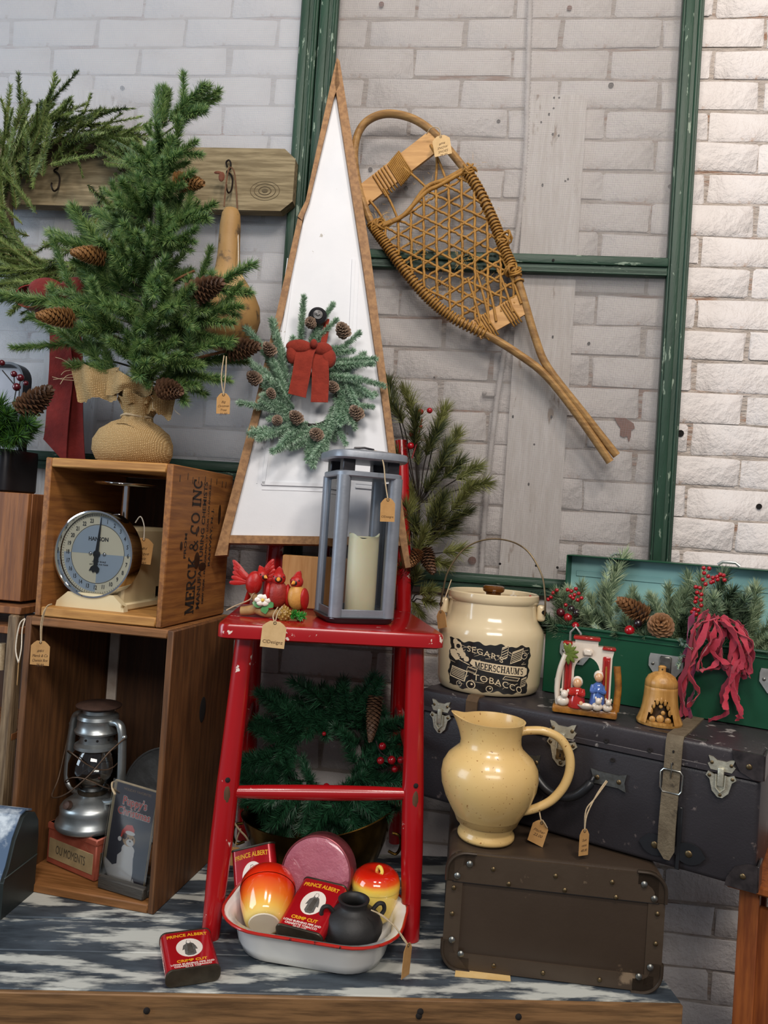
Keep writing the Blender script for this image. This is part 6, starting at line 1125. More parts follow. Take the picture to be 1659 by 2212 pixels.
MB().tube(spline([Tp(330, 800), Tp(420, 775, -.01), Tp(494, 757, 0)], 5), .0028, 8).build('twig', mat('brown_stem', '#5b3b24', '#7a5233', rough=.8, scale=90), tr_)
MB().tube(spline([Tp(335, 640), Tp(380, 605, -.01), Tp(420, 585, -.015)], 5), .0024, 8).build('twig', MATS['brown_stem'], tr_)
def burlap(name, c1, c2):
    m = bpy.data.materials.new(name); m.use_nodes = True; n, l = m.node_tree.nodes, m.node_tree.links; b = n['Principled BSDF']; b.inputs['Roughness'].default_value = .9; b.inputs['Specular IOR Level'].default_value = .2
    t = n.new('ShaderNodeTexCoord'); ws = []
    for d in ('X', 'Z'):
        q = n.new('ShaderNodeTexWave'); q.bands_direction = d; q.inputs['Scale'].default_value = 105; q.inputs['Distortion'].default_value = 3; q.inputs['Detail'].default_value = 2; q.inputs['Detail Scale'].default_value = 3; l.new(t.outputs['Object'], q.inputs['Vector']); ws.append(q)
    mm = n.new('ShaderNodeMath'); mm.operation = 'MULTIPLY'; l.new(ws[0].outputs['Fac'], mm.inputs[0]); l.new(ws[1].outputs['Fac'], mm.inputs[1])
    r = n.new('ShaderNodeMapRange'); r.inputs[1].default_value = 0; r.inputs[2].default_value = .55; l.new(mm.outputs[0], r.inputs[0]); x = n.new('ShaderNodeMix'); x.data_type = 'RGBA'; x.inputs[6].default_value = col(c2); x.inputs[7].default_value = col(c1); l.new(r.outputs[0], x.inputs[0]); l.new(x.outputs[2], b.inputs['Base Color'])
    bp_ = n.new('ShaderNodeBump'); bp_.inputs['Strength'].default_value = .8; bp_.inputs['Distance'].default_value = .002; l.new(mm.outputs[0], bp_.inputs['Height']); l.new(bp_.outputs[0], b.inputs['Normal']); return m
m_bur = burlap('burlap', '#d0b384', '#8f7248')
sp2 = [(.0003, .0), (.050, .0), (.066, .007), (.0735, .024), (.0735, .044), (.064, .064), (.046, .077), (.030, .085), (.0265, .094), (.0285, .104), (.036, .116), (.046, .128)]
n = 48; vs = []
for j, (r, z) in enumerate(sp2):
    for k in range(n):
        a = 2*math.pi*k/n; w_ = (.05*math.sin(9*a+j*.3)+.03*math.sin(5*a)) if j > 5 else .02*math.sin(3*a+j); vs.append((r*math.cos(a)*(1+w_)+(.010*max(0, j-6)/5), r*math.sin(a)*(1+w_), z+(.004*math.sin(7*a) if j > 8 else 0)))
MB().add(vs, [(i*n+k, i*n+(k+1) % n, (i+1)*n+(k+1) % n, (i+1)*n+k) for i in range(len(sp2)-1) for k in range(n)]).build('burlap_sack', m_bur, tr_, angle=70)
def sheet(c4, bulge, name, par, m, nu=14, nv=10, rag=.003, th=.001):
    A, B_, C_, D_ = [Vector(p) for p in c4]; rows = MB()
    def f(u, v): 
        p = (A*(1-u)+B_*u)*(1-v)+(D_*(1-u)+C_*u)*v; e = (1 if v > .97 else 0)*g.uniform(-rag, rag); return p+Vector((g.uniform(-rag, rag)*.2, -bulge*math.sin(math.pi*u)*math.sin(math.pi*(v*.7+.15))+.006*math.sin(u*11), .004*math.sin(u*8+v*4)+e))
    rows.grid(f, nu, nv); o = rows.build(name, m, par, angle=80); return o
sheet((Tp(245, 810, -.02), Tp(320, 815, -.035), Tp(322, 870, -.028), Tp(262, 880, -.02)), .022, 'burlap_flap', tr_, m_bur); sheet((Tp(150, 785, -.02), Tp(260, 800, -.03), Tp(255, 862, -.025), Tp(168, 866, -.02)), .012, 'burlap_flap', tr_, m_bur); sheet((Tp(235, 800, -.03), Tp(335, 825, -.04), Tp(330, 850, -.036), Tp(228, 850, -.036)), .020, 'burlap_flap', tr_, m_bur); sheet((Tp(310, 835, -.02), Tp(385, 842, .0), Tp(372, 905, -.005), Tp(305, 888, -.022)), .010, 'burlap_flap', tr_, m_bur)
fr = MB()
for px, py, ex, ey in [(155, 790, -35, -18), (152, 800, -20, 10), (160, 815, -45, 5), (165, 822, -52, -8), (160, 808, -30, 22), (300, 830, 20, 15), (318, 840, 12, 22), (380, 850, 12, 14), (375, 880, 14, 16), (250, 805, 10, -16), (272, 812, 14, -10), (330, 868, 6, 16)]:
    a = Tp(px, py, -.03); b = Tp(px+ex, py+ey, -.04); fr.tube(spline([a, a.lerp(b, .5)+Vector((0, -.004, g.uniform(-.006, .006))), b], 4), .0006, 4)
f = fr.build('burlap_threads', m_twine, tr_); f['kind'] = 'stuff'
MB().tube([(.0285*math.cos(a/20*6.283)+.002, .0285*math.sin(a/20*6.283), .0925+.0015*math.sin(a)) for a in range(20)], .0022, 6, closed=True).build('tie_cord', m_twine, tr_)
MB().tube(spline([(-.012, -.052, .074), (.008, -.056, .073), (.028, -.057, .064), (.044, -.055, .048), (.052, -.051, .034)], 6), .0016, 6).build('sack_seam', m_bur, tr_)
# ================================================================ big evergreen wreath with a red bow
m_w1 = mat('cedar_needle', '#4c602b', '#5d7236', rough=.5, scale=40); m_w2 = mat('cedar_needle_pale', '#84945a', '#70823f', rough=.5, scale=40); m_w3 = mat('cedar_stem', '#6b5a32', '#4a3c20', rough=.7, scale=60); m_wd = mat('cedar_dark', '#1e2a18', '#2a3a20', rough=.5, scale=40)
CED = lib('sprig', (.06, .09, .12), 270, .0135, .00075, 46, [m_w1, m_w2, m_w3], 3, flat=1, tipn=6, stem=.0010); CEDD = lib('sprig', (.08, .12), 300, .0125, .0008, 48, [m_wd, m_w1, m_w3], 2, flat=0, tipn=6, stem=.0010)
wc = PY(150, 447, 1.575); wr_ = thing('evergreen_wreath', 'large evergreen wreath with a long red felt bow on the weathered board', 'wreath', wc)
MB().tube([(.145*math.cos(a/40*6.283), 0, .145*math.sin(a/40*6.283)) for a in range(40)], .012, 8, closed=True).build('twig_ring', mat('grapevine', '#3a2f1f', '#4d3f2a', rough=.8, scale=60), wr_)
for i in range(250):
    a = g.uniform(0, 6.283); R1 = .155+g.gauss(0, .030); c, s = math.cos(a), math.sin(a); p = Vector((R1*c, g.uniform(-.03, .0), R1*s)); L_ = g.uniform(.07, .13)
    d = Vector((s, 0, -c))*.9+Vector((c, 0, s))*g.gauss(.22, .28)+Vector((0, g.gauss(-.18, .2), 0)); q = p+d.normalized()*L_; q.y = min(q.y, .008); put(CEDD if g.random() < .22 else CED, 'sprig', wr_, p, q)
for i in range(90):
    a = g.uniform(1.75, 4.9); R1 = g.uniform(.13, .20); c, s = math.cos(a), math.sin(a); p = Vector((R1*c, g.uniform(-.04, -.01), R1*s)); d = Vector((s, 0, -c))*.8+Vector((c, 0, s))*g.gauss(.35, .3)+Vector((0, g.gauss(-.2, .15), 0)); put(CED, 'sprig', wr_, p, p+d.normalized()*g.uniform(.07, .12))
def Wp(px, py, dy=0): return PY(px, py, 1.575+dy)-wc
for a, b in (((48, 300), (38, 160)), ((60, 320), (72, 215)), ((25, 330), (15, 220)), ((10, 330), (3, 265)), ((70, 330), (92, 240)), ((150, 310), (205, 210)), ((165, 330), (250, 235)), ((200, 330), (300, 270)), ((130, 300), (150, 225)), ((110, 300), (85, 230)), ((160, 320), (178, 372)), ((125, 310), (140, 350)), ((90, 330), (60, 400)), ((100, 330), (130, 250)), ((250, 340), (300, 290)), ((0, 560), (70, 610)), ((20, 540), (130, 580)), ((60, 560), (190, 600)), ((10, 600), (50, 660)), ((30, 600), (110, 640)), ((80, 590), (200, 640)), ((0, 520), (30, 640))): put(CED if g.random() < .8 else CEDD, 'sprig', wr_, Wp(*a, -.02), Wp(*b, g.uniform(-.04, -.015)))
m_felt = mat('red_felt', '#7d231d', '#681b17', rough=.95, scale=40, sheen=.05, bump=.5, bscale=120)
bw = thing('red_felt_bow', 'dark red felt bow with two long tails hanging from the big wreath', 'bow', PY(130, 640, 1.49))
def Bp(px, py, dy=0): return PY(px, py, 1.49+dy)-bw.location
def ribbon(par, pts, w0, w1, name, m, th=.0018, wave=.0, cut=0):
    P = spline([Vector(p) for p in pts], 5); N = len(P); rows = []
    for i, p in enumerate(P): t = i/(N-1); w_ = (w0+(w1-w0)*t)/2; yv = wave*math.sin(t*9); rows.append((p+Vector((-w_, yv, cut*t**12*.5)), p+Vector((w_, -yv, -cut*t**12*.5))))
    return MB().strip(rows, th).build(name, m, par, angle=70)
ribbon(bw, [Bp(118, 655), Bp(128, 720, -.006), Bp(132, 800, .0), Bp(126, 880, -.004), Bp(118, 975, .004)], .040, .056, 'bow_tail', m_felt, wave=.004, cut=.05); ribbon(bw, [Bp(150, 655, .006), Bp(158, 720, .006), Bp(160, 800, .01), Bp(160, 880, .006), Bp(164, 992, .012)], .034, .042, 'bow_tail', m_felt, wave=.003)
def loop(par, c, w_, h, ang, wid, name, m, dep=.02, th=.0022):
    rows = []; n_ = 22
    for i in range(n_+1):
        a = 2*math.pi*i/n_; x, y = w_*(1-math.cos(a))/2, h*math.sin(a)*.5*(.35+.65*math.sin(a/2)); X = x*math.cos(ang)-y*math.sin(ang); Z = x*math.sin(ang)+y*math.cos(ang); p = Vector(c)+Vector((X, 0, Z)); ww = wid*(.55+.45*math.sin(a/2)); rows.append((p+Vector((0, -ww/2, 0)), p+Vector((0, ww/2, 0))))
    return MB().strip(rows, th).build(name, m, par, angle=80)
loop(bw, Bp(128, 640), -.085, .055, R_(8), .045, 'bow_loop', m_felt); loop(bw, Bp(128, 638), .062, .05, R_(-6), .045, 'bow_loop', m_felt)
def felt_mound(par, c, sx_, sz_, name, m, sy=.018): return MB().grid(lambda u, v: (c[0]+sx_*math.cos(u*6.283)*math.sin(v*math.pi)*(1+.06*math.sin(u*25)), c[1]+sy*math.sin(u*6.283)*math.sin(v*math.pi), c[2]-sz_*math.cos(v*math.pi)), 20, 12, cu=True).build(name, m, par, angle=80)
q = Bp(100, 625, -.012); felt_mound(bw, q, .036, .024, 'bow_loop', m_felt); q = Bp(165, 622, -.012); felt_mound(bw, q, .032, .022, 'bow_loop', m_felt); q = Bp(132, 632, -.026); felt_mound(bw, q, .013, .017, 'bow_knot', m_felt)
# ================================================================ frosted wreath on the white tree
def W3(px, py, d=.02): u, v = wp(px, py); return WO+xa*u+ya*v+NRM*d
m_f1 = mat('frosted_needle', '#6f8f74', '#87a68c', rough=.4, scale=60); m_f2 = mat('frosted_needle_pale', '#b4cbb4', '#9cb89f', rough=.35, scale=60); m_f3 = mat('frosted_stem', '#3d5040', rough=.6)
FRO = lib('frosted_sprig', (.05, .075, .10), 900, .0108, .0011, 60, [m_f1, m_f2, m_f3], 3, tipn=30, stem=.0016, tlen=.9)
fc = W3(674, 872, .022); fw_ = thing('frosted_wreath', 'small frosted pine wreath with a rust red bow on the white tree', 'wreath', fc)
def Fp(px, py, d=.0): return W3(px, py, .022+d)-fc
MB().tube([Fp(674+53*math.cos(a/30*6.283), 872+53*math.sin(a/30*6.283)) for a in range(30)], .0035, 8, closed=True).build('wire_ring', m_hole, fw_)
fs_ = [((648, 760), (653, 662)), ((668, 750), (712, 672)), ((675, 752), (722, 704)), ((695, 790), (780, 742)), ((620, 830), (590, 705)), ((610, 835), (555, 712)), ((640, 800), (622, 745)), ((600, 830), (530, 778)), ((615, 870), (545, 800)), ((625, 860), (588, 790)), ((625, 900), (520, 880)), ((630, 905), (570, 870)), ((640, 935), (545, 935)), ((640, 925), (560, 960)), ((665, 938), (590, 992)), ((660, 930), (545, 962)), ((690, 940), (665, 1000)), ((715, 900), (672, 1010)), ((720, 880), (700, 985)), ((735, 850), (742, 925)), ((745, 810), (750, 890)), ((725, 850), (735, 930)), ((720, 800), (800, 800)), ((715, 785), (805, 795)), ((730, 820), (828, 832)), ((735, 830), (805, 855)), ((740, 850), (800, 875)), ((730, 880), (802, 885)), ((745, 810), (780, 770)), ((625, 790), (590, 745)), ((605, 850), (560, 830)), ((635, 890), (590, 850)), ((700, 930), (640, 985)), ((720, 910), (745, 975)), ((710, 770), (760, 775)), ((690, 760), (735, 770)), ((650, 930), (600, 965)), ((735, 870), (715, 950)), ((618, 880), (575, 845)), ((745, 840), (770, 930)), ((730, 900), (690, 1000))]
for a, b in fs_: put(FRO, 'frosted_sprig', fw_, Fp(*a, g.uniform(-.008, .004)), Fp(*b, g.uniform(.0, .03)))
for i in range(26):
    a = i/26*6.283; p = Fp(674+(55+g.gauss(0, 4))*math.cos(a), 872+(55+g.gauss(0, 4))*math.sin(a)); a2 = a+g.uniform(.5, .9); R2 = g.uniform(85, 120); put(FRO, 'frosted_sprig', fw_, p, Fp(674+R2*math.cos(a2), 872+R2*math.sin(a2)*.9, g.uniform(-.01, .02)))
for px, py, k in ((738, 732, 1.15), (584, 772, 1.0), (552, 832, 1.05), (586, 865, .8), (640, 915, 1.0), (682, 950, 1.0), (717, 850, .85), (766, 905, 1.1), (670, 715, .9), (600, 920, .8)):
    c = Fp(px, py, .022); d = Vector((g.uniform(-.5, .5), -1, g.uniform(-.1, .6))).normalized()*.026*k; cone(fw_, 'frost', c-d*.4, c+d*.6)
m_rust_f = mat('rust_felt', '#8f3020', '#7a2618', rough=.95, scale=60, sheen=.05, bump=.7, bscale=90, bdist=.003)
rb = thing('rust_red_bow', 'rust red textured bow tied to the frosted wreath', 'bow', W3(672, 780, .05))
def Rp(px, py, d=0): return W3(px, py, .05+d)-rb.location
def ribbon3(par, pts, w_, name, m, th=.002, cut=0):
    P = spline([Vector(p) for p in pts], 5); N = len(P); rows = []
    for i, p in enumerate(P): t = i/(N-1); x_ = Vector((.998, .0, .03)); rows.append((p-x_*w_/2+Vector((0, 0, cut*(t > .99))), p+x_*w_/2-Vector((0, 0, cut*(t > .99)))))
    return MB().strip(rows, th).build(name, m, par, angle=80)
ribbon3(rb, [Rp(668, 768, .004), Rp(657, 790, .012), Rp(650, 830, .008), Rp(641, 872, .004)], .036, 'bow_tail', m_rust_f, cut=.004); ribbon3(rb, [Rp(680, 772, .002), Rp(688, 800, .010), Rp(690, 840, .006), Rp(688, 885, .002)], .034, 'bow_tail', m_rust_f)
felt_mound(rb, Rp(646, 770, .004), .026, .0145, 'bow_loop', m_rust_f, .012); felt_mound(rb, Rp(632, 782, .0), .012, .021, 'bow_loop', m_rust_f, .010); felt_mound(rb, Rp(694, 776, .006), .020, .014, 'bow_loop', m_rust_f, .012); felt_mound(rb, Rp(706, 794, .004), .0155, .020, 'bow_loop', m_rust_f, .012); felt_mound(rb, Rp(676, 768, .016), .007, .009, 'bow_knot', m_rust_f, .008)
ribbon3(rb, [Rp(696, 760, -.018), Rp(702, 730, -.022), Rp(704, 700, -.024)], .012, 'hanging_loop', m_rust_f)
# ================================================================ tall pine spray behind the chair
m_p1 = mat('long_pine_dark', '#262f1c', '#333d22', rough=.45, scale=40); m_p2 = mat('long_pine_olive', '#6a6c3c', '#535830', rough=.45, scale=40); m_p3 = mat('pine_twig_dark', '#1f1812', rough=.7)
LPN = lib('pine_tuft', (.05, .08), 270, .046, .0009, 38, [m_p1, m_p2, m_p3], 3, tipn=50, stem=.0015, aj=14, spread=(.35, 1)); m_pt2 = mat('long_pine_tip', '#8d8f55', '#7b7f48', rough=.45, scale=40); LPL = lib('pine_tuft', (.05, .08), 270, .044, .0009, 38, [m_p2, m_pt2, m_p3], 2, tipn=50, stem=.0015, aj=14, spread=(.35, 1))
ps0 = PY(880, 1330, 1.628); ps = thing('pine_spray', 'tall artificial pine spray with berries behind the chair', 'pine spray', (ps0.x, 1.662, .0005))
def Pp(px, py, dy=0): return PY(px, py, 1.61+dy)-ps.location
MB().tube(spline([(0, 0, 0), (0, 0, .3), Pp(882, 1330, .03), Pp(895, 1200, .01), Pp(905, 1090, 0)], 6), .0035, 8).build('stem', m_p3, ps)
root = {0: (905, 1085), 1: (895, 1200), 2: (885, 1290)}
for px, py, rt, fr_, lt in ((843, 830, 0, .35, 0), (862, 860, 0, .4, 0), (895, 850, 0, .6, 1), (890, 905, 0, .55, 0), (955, 885, 0, .72, 1), (925, 930, 0, .45, 0), (905, 960, 0, .2, 0), (990, 945, 0, .65, 1), (975, 975, 0, .5, 0), (950, 1010, 0, .35, 0), (865, 970, 0, .45, 0), (930, 1040, 0, .1, 0), (985, 1005, 0, .45, 0), (1030, 1010, 0, .8, 1), (1045, 1040, 0, .82, 1), (1010, 1060, 1, .6, 1), (960, 1080, 1, .4, 0), (990, 1095, 1, .6, 0), (890, 1060, 1, .4, 1), (950, 1120, 1, .3, 0), (975, 1140, 1, .5, 0), (880, 1100, 1, .3, 1), (940, 1160, 1, .25, 1), (870, 1160, 1, .2, 1), (990, 1190, 1, .55, 1), (960, 1215, 1, .5, 1), (910, 1150, 2, .4, 1), (925, 1275, 2, .25, 1), (930, 1300, 2, .2, 1), (905, 1320, 2, .1, 1), (900, 1240, 2, .2, 0), (870, 1230, 2, .1, 0), (870, 1110, 2, .7, 0), (940, 1100, 1, .3, 1), (900, 1130, 1, .2, 0)):
    b = Pp(*root[rt]); T_ = Pp(px, py, g.uniform(-.05, -.005)); d = T_-b; L_ = max(.045, min(.085, d.length*.55)); s0_ = T_-d.normalized()*L_
    MB().tube(spline([b, b.lerp(s0_, .5)+Vector((0, 0, -.008)), s0_], 4), .0014, 5).build('twig', m_p3, ps); put(LPL if lt else LPN, 'pine_tuft', ps, s0_, T_)
for a, b, kd in (((905, 1190, -.03), (885, 1222, -.05), 'brown'), ((915, 1185, -.02), (935, 1235, -.03), 'dark')): cone(ps, kd, Pp(*a), Pp(*b))
rs_ = MB().tube(spline([Pp(890, 990, -.03), Pp(902, 950, -.03), Pp(908, 920, -.03), Pp(912, 905, -.03)], 5), .0016, 6).build('berry_stem', m_rstem, ps)
for px, py, r in ((909, 890, .0062), (928, 887, .0062), (890, 937, .0062), (887, 963, .0075), (909, 922, .004)): berry(ps, Pp(px, py, -.034), r); 
# ================================================================ wreath in the brass planter
m_d1 = mat('dark_fir', '#1b3d28', '#264a31', rough=.4, scale=40); m_d2 = mat('fir_green', '#35694a', '#2b5a3a', rough=.4, scale=40); FIR = lib('fir_sprig', (.06, .09, .12), 480, .026, .0011, 52, [m_d1, m_d2, m_p3], 2, tipn=18, stem=.0016)
uw0 = PY(703, 1640, 1.485); uw = thing('fir_wreath', 'dark green fir wreath with cone and berries standing in the brass planter', 'wreath', uw0)
MB().tube([(.082*math.cos(a/30*6.283), 0, .082*math.sin(a/30*6.283)) for a in range(30)], .008, 8, closed=True).build('wire_ring', m_p3, uw)
def Up(px, py, dy=0): return PY(px, py, 1.485+dy)-uw0
for i in range(110):
    a = i/110*6.283*2+g.gauss(0, .1); c, s = math.cos(a), math.sin(a); R1 = .078+g.gauss(0, .012); p = Vector((R1*c, g.uniform(-.015, .01), R1*s)); o_ = g.uniform(.35, 1.1) if i % 4 else -.15; d = Vector((c, 0, s))*o_+Vector((-s, 0, c))*g.gauss(.5, .5)+Vector((0, g.gauss(-.25, .25), 0)); L_ = g.uniform(.06, .10) if i % 4 else .055
    q = p+d.normalized()*L_; q.y = min(q.y, .06); put(FIR, 'fir_sprig', uw, p, q)
for a, b in (((640, 1560), (560, 1490)), ((700, 1520), (650, 1465)), ((700, 1530), (730, 1470)), ((760, 1540), (800, 1455)), ((780, 1540), (830, 1475)), ((600, 1600), (520, 1560)), ((600, 1650), (525, 1640)), ((600, 1690), (520, 1680)), ((620, 1730), (530, 1740)), ((780, 1680), (880, 1700)), ((780, 1640), (870, 1600)), ((640, 1740), (560, 1800)), ((720, 1740), (660, 1790)), ((760, 1720), (820, 1760)), ((800, 1580), (870, 1545)), ((740, 1700), (790, 1690)), ((640, 1700), (590, 1735))): put(FIR, 'fir_sprig', uw, Up(*a, -.03), Up(*b, g.uniform(-.07, -.03)))
cone(uw, 'slim', Up(812, 1500, -.06), Up(800, 1600, -.07))
for px, py, r in ((826, 1612, .007), (822, 1643, .007), (846, 1642, .008), (866, 1642, .007), (853, 1662, .006), (705, 1700, .007), (700, 1585, .004)): berry(uw, Up(px, py, -.075), r)
MB().tube(spline([Up(812, 1600, -.07), Up(822, 1625, -.074), Up(846, 1640, -.072)], 4), .0013, 5).build('berry_stem', m_p3, uw)
q = thing('twine_tie', 'frayed twine with a small card tied to the brass planter', 'twine', PY(515, 1785, 1.42)); ql = q.location
MB().tube(spline([PY(505, 1775, 1.42)-ql, PY(515, 1790, 1.418)-ql, PY(530, 1806, 1.415)-ql, PY(536, 1816, 1.42)-ql], 4), .0018, 6).build('cord', m_twine, q); MB().tube(spline([PY(520, 1790, 1.42)-ql, PY(512, 1810, 1.418)-ql, PY(508, 1830, 1.42)-ql], 4), .0014, 6).build('cord', m_twine, q); MB().box(PY(505, 1850, 1.42)-ql, (.02, .001, .035), 0).build('card', m_kraft, q)
# ================================================================ evergreens in the green toolbox
m_t1 = mat('frosty_pine', '#5d7255', '#74876a', rough=.45, scale=40); m_t2 = mat('frosty_pine_pale', '#a9b893', '#94a582', rough=.45, scale=40); m_t3 = mat('dark_pine', '#2a3a2c', '#3a4b39', rough=.45, scale=40); m_t4 = mat('blue_cedar', '#8aa39a', '#7b948b', rough=.5, scale=40)
TBX = lib('pine_sprig', (.06, .09), 380, .026, .0010, 40, [m_t1, m_t2, m_p3], 3, tipn=26, stem=.0014); TBD = lib('pine_sprig', (.06, .09), 420, .026, .0011, 42, [m_t3, m_t1, m_p3], 2, tipn=26, stem=.0014); TBC = lib('cedar_sprig', (.06, .08), 380, .010, .0012, 40, [m_t4, m_t2, m_t1], 2, flat=1, tipn=8)
eg0 = loc_mx(gb) @ Vector((GW/2, GD/2, .008)); eg = thing('evergreen_arrangement', 'mixed evergreen sprigs with cones and berries filling the green toolbox', 'greenery', eg0)
def box_y(px): return into_y(px)
def Ep(px, py, f): # f = 0 front panel .. 1 rear of the toolbox
    a, b = into(gb, PY(px, py, 1.2)), into(gb, PY(px, py, 1.7)); t = (GD*f-a.y)/(b.y-a.y); return loc_mx(gb) @ (a+(b-a)*t)-eg0
MB().tube([Ep(x, 1400, .5) for x in (1200, 1300, 1400, 1500, 1600, 1660)], .004, 8).build('wire_stem', m_p3, eg)
for ax_, ay, bx_, by, f0, f1, lb in ((1210, 1390, 1160, 1300, .3, .1, TBX), (1220, 1400, 1200, 1290, .4, .2, TBX), (1250, 1390, 1240, 1280, .4, .3, TBX), (1260, 1400, 1180, 1345, .3, -.1, TBD), (1290, 1390, 1300, 1290, .5, .6, TBX), (1300, 1380, 1295, 1215, .5, .7, TBC), (1310, 1380, 1330, 1275, .5, .5, TBX), (1300, 1390, 1270, 1320, .3, .1, TBX), (1340, 1390, 1290, 1330, .3, .2, TBD), (1350, 1390, 1350, 1290, .5, .6, TBX), (1300, 1400, 1340, 1330, .2, .1, TBC), (1340, 1390, 1280, 1360, .2, .05, TBC), (1370, 1390, 1390, 1330, .3, .2, TBD), (1400, 1390, 1350, 1350, .2, .1, TBD), (1400, 1390, 1385, 1300, .6, .6, TBD), (1440, 1390, 1450, 1275, .6, .7, TBX), (1450, 1390, 1480, 1290, .5, .5, TBX), (1440, 1390, 1420, 1290, .6, .7, TBX), (1470, 1390, 1480, 1330, .4, .2, TBD), (1480, 1400, 1490, 1400, .4, -.25, TBC), (1490, 1400, 1460, 1425, .3, -.25, TBC), (1480, 1390, 1440, 1380, .4, .1, TBD), (1520, 1380, 1500, 1250, .5, .5, TBX), (1530, 1380, 1570, 1270, .5, .3, TBD), (1540, 1390, 1590, 1290, .4, .2, TBD), (1550, 1390, 1560, 1310, .3, .0, TBD), (1590, 1400, 1610, 1310, .4, .3, TBD), (1600, 1400, 1650, 1280, .5, .5, TBX), (1620, 1410, 1670, 1320, .5, .4, TBX), (1630, 1420, 1655, 1370, .3, .1, TBX), (1620, 1430, 1650, 1410, .2, .0, TBX), (1640, 1430, 1690, 1350, .4, .4, TBX), (1510, 1390, 1540, 1320, .3, -.1, TBX), (1230, 1400, 1225, 1350, .2, .0, TBD), (1360, 1400, 1330, 1370, .2, .0, TBD), (1410, 1400, 1390, 1370, .2, .0, TBD), (1200, 1380, 1150, 1330, .3, .2, TBX), (1560, 1400, 1530, 1290, .6, .7, TBX)): put(lb, 'sprig', eg, Ep(ax_, ay, f0), Ep(bx_, by, f1)); put(lb if g.random() < .6 else TBX, 'sprig', eg, Ep(ax_+g.uniform(-14, 14), ay-10, min(.8, f0+.15)), Ep(bx_+g.uniform(-26, 26), by+g.uniform(-22, 10), min(.8, f1+g.uniform(.0, .25))))
cone(eg, 'brown', Ep(1400, 1335, .15), Ep(1338, 1297, .05)); c = Ep(1425, 1352, .05); o = cone(eg, 'fat', c+Vector((.004, .008, -.004)), c+Vector((-.003, -.020, .009)))
bs_ = [(1195, 1281), (1203, 1275), (1190, 1290), (1226, 1274), (1234, 1277), (1241, 1285), (1250, 1282), (1238, 1292), (1248, 1296), (1256, 1292), (1160, 1291), (1146, 1290), (1184, 1295), (1222, 1307), (1244, 1272), (1232, 1288)]
for px, py in bs_: berry(eg, Ep(px, py, .1), .0038)
for px, py, r, m in ((1211, 1323, .0085, m_wine), (1227, 1334, .0085, m_berry), (1234, 1316, .0075, m_blk), (1245, 1324, .0075, m_blk), (1243, 1352, .0075, m_berry), (1360, 1362, .0095, m_berry), (1378, 1347, .008, m_blk)): berry(eg, Ep(px, py, .02), r, m)
for px, py in ((1520, 1227), (1532, 1228), (1521, 1238), (1530, 1245), (1518, 1252), (1540, 1248), (1549, 1246), (1556, 1241), (1563, 1243), (1565, 1253), (1550, 1252), (1536, 1258), (1503, 1268), (1512, 1270), (1506, 1280), (1515, 1284), (1504, 1292), (1514, 1296), (1502, 1300), (1500, 1316), (1508, 1318), (1495, 1322), (1504, 1327), (1515, 1308), (1540, 1256), (1524, 1262), (1498, 1330)): berry(eg, Ep(px, py, .1), .0037)
MB().tube(spline([Ep(1520, 1380, .2), Ep(1514, 1310, .1), Ep(1518, 1275, .1), Ep(1535, 1250, .1), Ep(1562, 1248, .1)], 5), .0012, 5).build('berry_stem', mat('tan_stem', '#8a6a48', rough=.6), eg)
# torn ribbon bundle
m_sr = mat('crimson_ribbon', '#8f1530', '#781029', rough=.6, scale=14, sheen=.3, bump=.3, bscale=80); m_sr2 = mat('coral_ribbon', '#a01c33', '#ae2a3c', rough=.6, scale=14, sheen=.3, bump=.3, bscale=80); m_sr3 = mat('plum_ribbon', '#7d1f4a', '#6a1a3c', rough=.6, scale=14, sheen=.3, bump=.3, bscale=80)
sr0 = loc_mx(gb) @ Vector((.33, -.02, GH+.01)); sr = thing('ribbon_bundle', 'bundle of torn crimson fabric ribbons spilling over the toolbox front', 'ribbon', sr0)
def Sp_(px, py, f=-.15): return Ep(px, py, f)+eg0-sr0
gx = Vector((math.cos(R_(-24.3)), math.sin(R_(-24.3)), 0))
def torn(pts, w_, m, f0=-.12):
    P = spline([Sp_(a, b, f0-.05*math.sin(i*1.3)-.03*(i % 2)) for i, (a, b) in enumerate(pts)], 5); N = len(P); rows = []; tw = g.uniform(0, 6)
    for i, p in enumerate(P):
        t = i/(N-1); w2 = w_*(.55+.45*abs(math.sin(tw+t*7)))*(.6 if i in (0, N-1) else 1)/2; d = (gx*math.cos(tw*.3+t*2.0)*.9+Vector((0, -.5, .3))*math.sin(tw+t*3)).normalized(); tt = (P[min(i+1, N-1)]-P[max(i-1, 0)]).normalized(); d = (d-tt*d.dot(tt)); d = d.normalized() if d.length > .1 else gx; jj = Vector((g.gauss(0, .0012), g.gauss(0, .0016), g.gauss(0, .0012))); rows.append((p-d*w2+jj, p+d*w2-jj))
    MB().strip(rows, .0014).build('ribbon_strip', m, sr, angle=70)
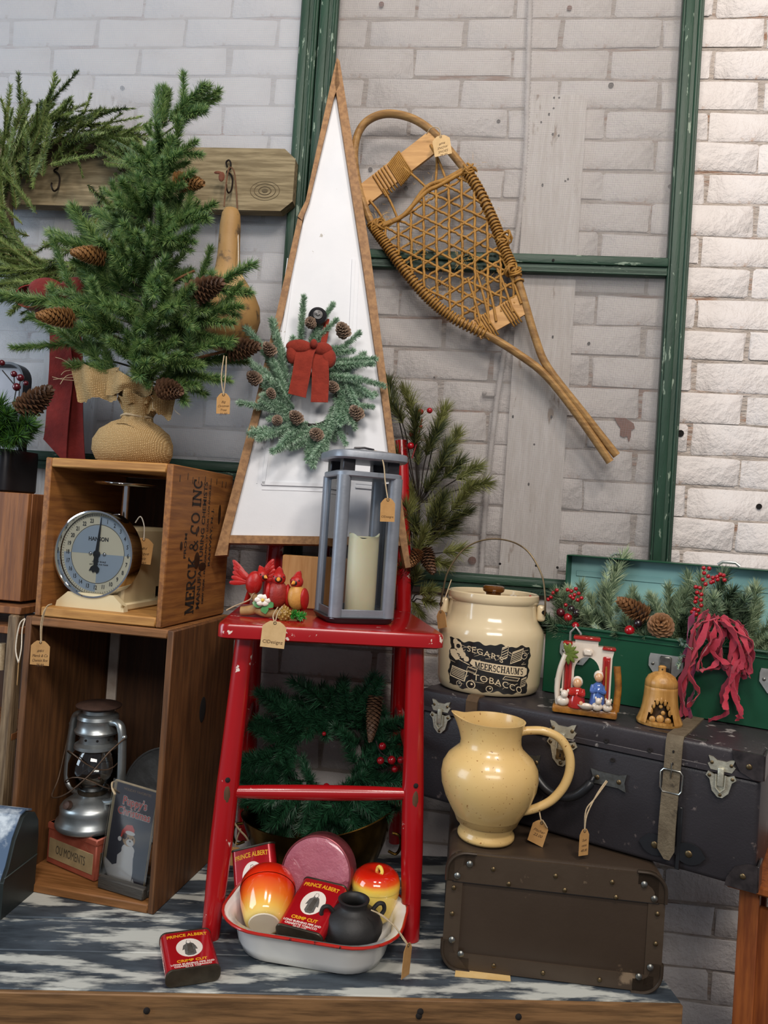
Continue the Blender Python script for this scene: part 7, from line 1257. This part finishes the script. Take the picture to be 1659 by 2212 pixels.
for pts, w_, m in (([(1535, 1330), (1510, 1360), (1500, 1410), (1480, 1450), (1478, 1500), (1470, 1550)], .012, m_sr), ([(1520, 1325), (1500, 1360), (1490, 1440), (1470, 1480), (1480, 1540), (1490, 1556)], .011, m_sr2), ([(1530, 1330), (1510, 1380), (1497, 1440), (1500, 1490), (1486, 1520), (1492, 1552)], .012, m_sr3), ([(1545, 1335), (1545, 1380), (1515, 1420), (1520, 1445), (1545, 1440), (1550, 1405), (1530, 1395)], .011, m_sr2), ([(1540, 1330), (1560, 1370), (1545, 1410), (1575, 1440), (1590, 1400), (1570, 1360)], .013, m_sr), ([(1560, 1335), (1590, 1370), (1600, 1420), (1580, 1460), (1560, 1500), (1570, 1540), (1530, 1556)], .013, m_sr), ([(1570, 1335), (1605, 1360), (1615, 1400), (1595, 1450), (1590, 1500), (1600, 1540), (1592, 1556)], .012, m_sr2), ([(1560, 1330), (1585, 1380), (1575, 1430), (1585, 1480), (1592, 1515)], .015, m_sr2), ([(1590, 1340), (1622, 1390), (1620, 1440), (1605, 1462), (1590, 1440), (1600, 1400)], .012, m_sr), ([(1550, 1330), (1530, 1360), (1540, 1400), (1555, 1440), (1530, 1445)], .012, m_sr2), ([(1500, 1320), (1485, 1370), (1488, 1400), (1470, 1430)], .014, m_sr3), ([(1575, 1340), (1560, 1380), (1555, 1430), (1570, 1445), (1590, 1420)], .013, m_sr), ([(1530, 1340), (1570, 1350), (1600, 1370), (1612, 1420), (1600, 1450)], .012, m_sr2), ([(1600, 1350), (1612, 1380), (1605, 1420), (1618, 1450)], .012, m_sr2)):
    torn(pts, w_*.82, m)
    if len(pts) > 5: torn([(a+g.uniform(-12, 12), b+g.uniform(-8, 8)) for a, b in pts[:-1]], w_*.75, (m_sr, m_sr2, m_sr2)[g.randrange(3)], -.2)
# ================================================================ greenery in the black tin (left edge)
m_k1 = mat('grass_green', '#3f6a22', '#5a8430', rough=.45, scale=40); m_k2 = mat('pine_green_dark', '#2c4a2a', '#3a5c33', rough=.45, scale=40); KIN = lib('sprig', (.05, .07), 480, .030, .0009, 40, [m_k1, m_k2, m_p3], 2, tipn=30)
kg0 = Vector(dt.location)+Vector((0, 0, .083)); kg = thing('small_greenery', 'small green sprigs with berries and a dark cone in the black tin', 'greenery', kg0)
def Kp(px, py, dy=-.03): return PY(px, py, dt.location.y+dy)-kg0
MB().lathe([(.0003, -.07), (.012, -.07), (.02, -.01), (.0003, 0)], 10, closed=True).build('root_ball', m_p3, kg)
for px, py in ((10, 870), (35, 885), (60, 905), (70, 925), (45, 950), (20, 955), (0, 920), (-30, 880), (-40, 930), (55, 940), (25, 900), (-20, 960)): put(KIN, 'sprig', kg, Kp(0, 950), Kp(px, py, g.uniform(-.09, -.02)))
cone(kg, 'dark', Kp(48, 890, -.06), Kp(106, 842, -.07))
for px, py, r in ((30, 808, .0062), (44, 816, .0072), (36, 836, .0078), (56, 828, .005), (4, 784, .006)): berry(kg, Kp(px, py, -.05), r, m_wine)
for a, b in (((30, 870), (36, 836)), ((40, 870), (44, 816)), ((5, 800), (30, 830)), ((32, 840), (30, 808))): MB().tube([Kp(*a, -.05), Kp(*b, -.05)], .0012, 5).build('berry_stem', m_p3, kg)
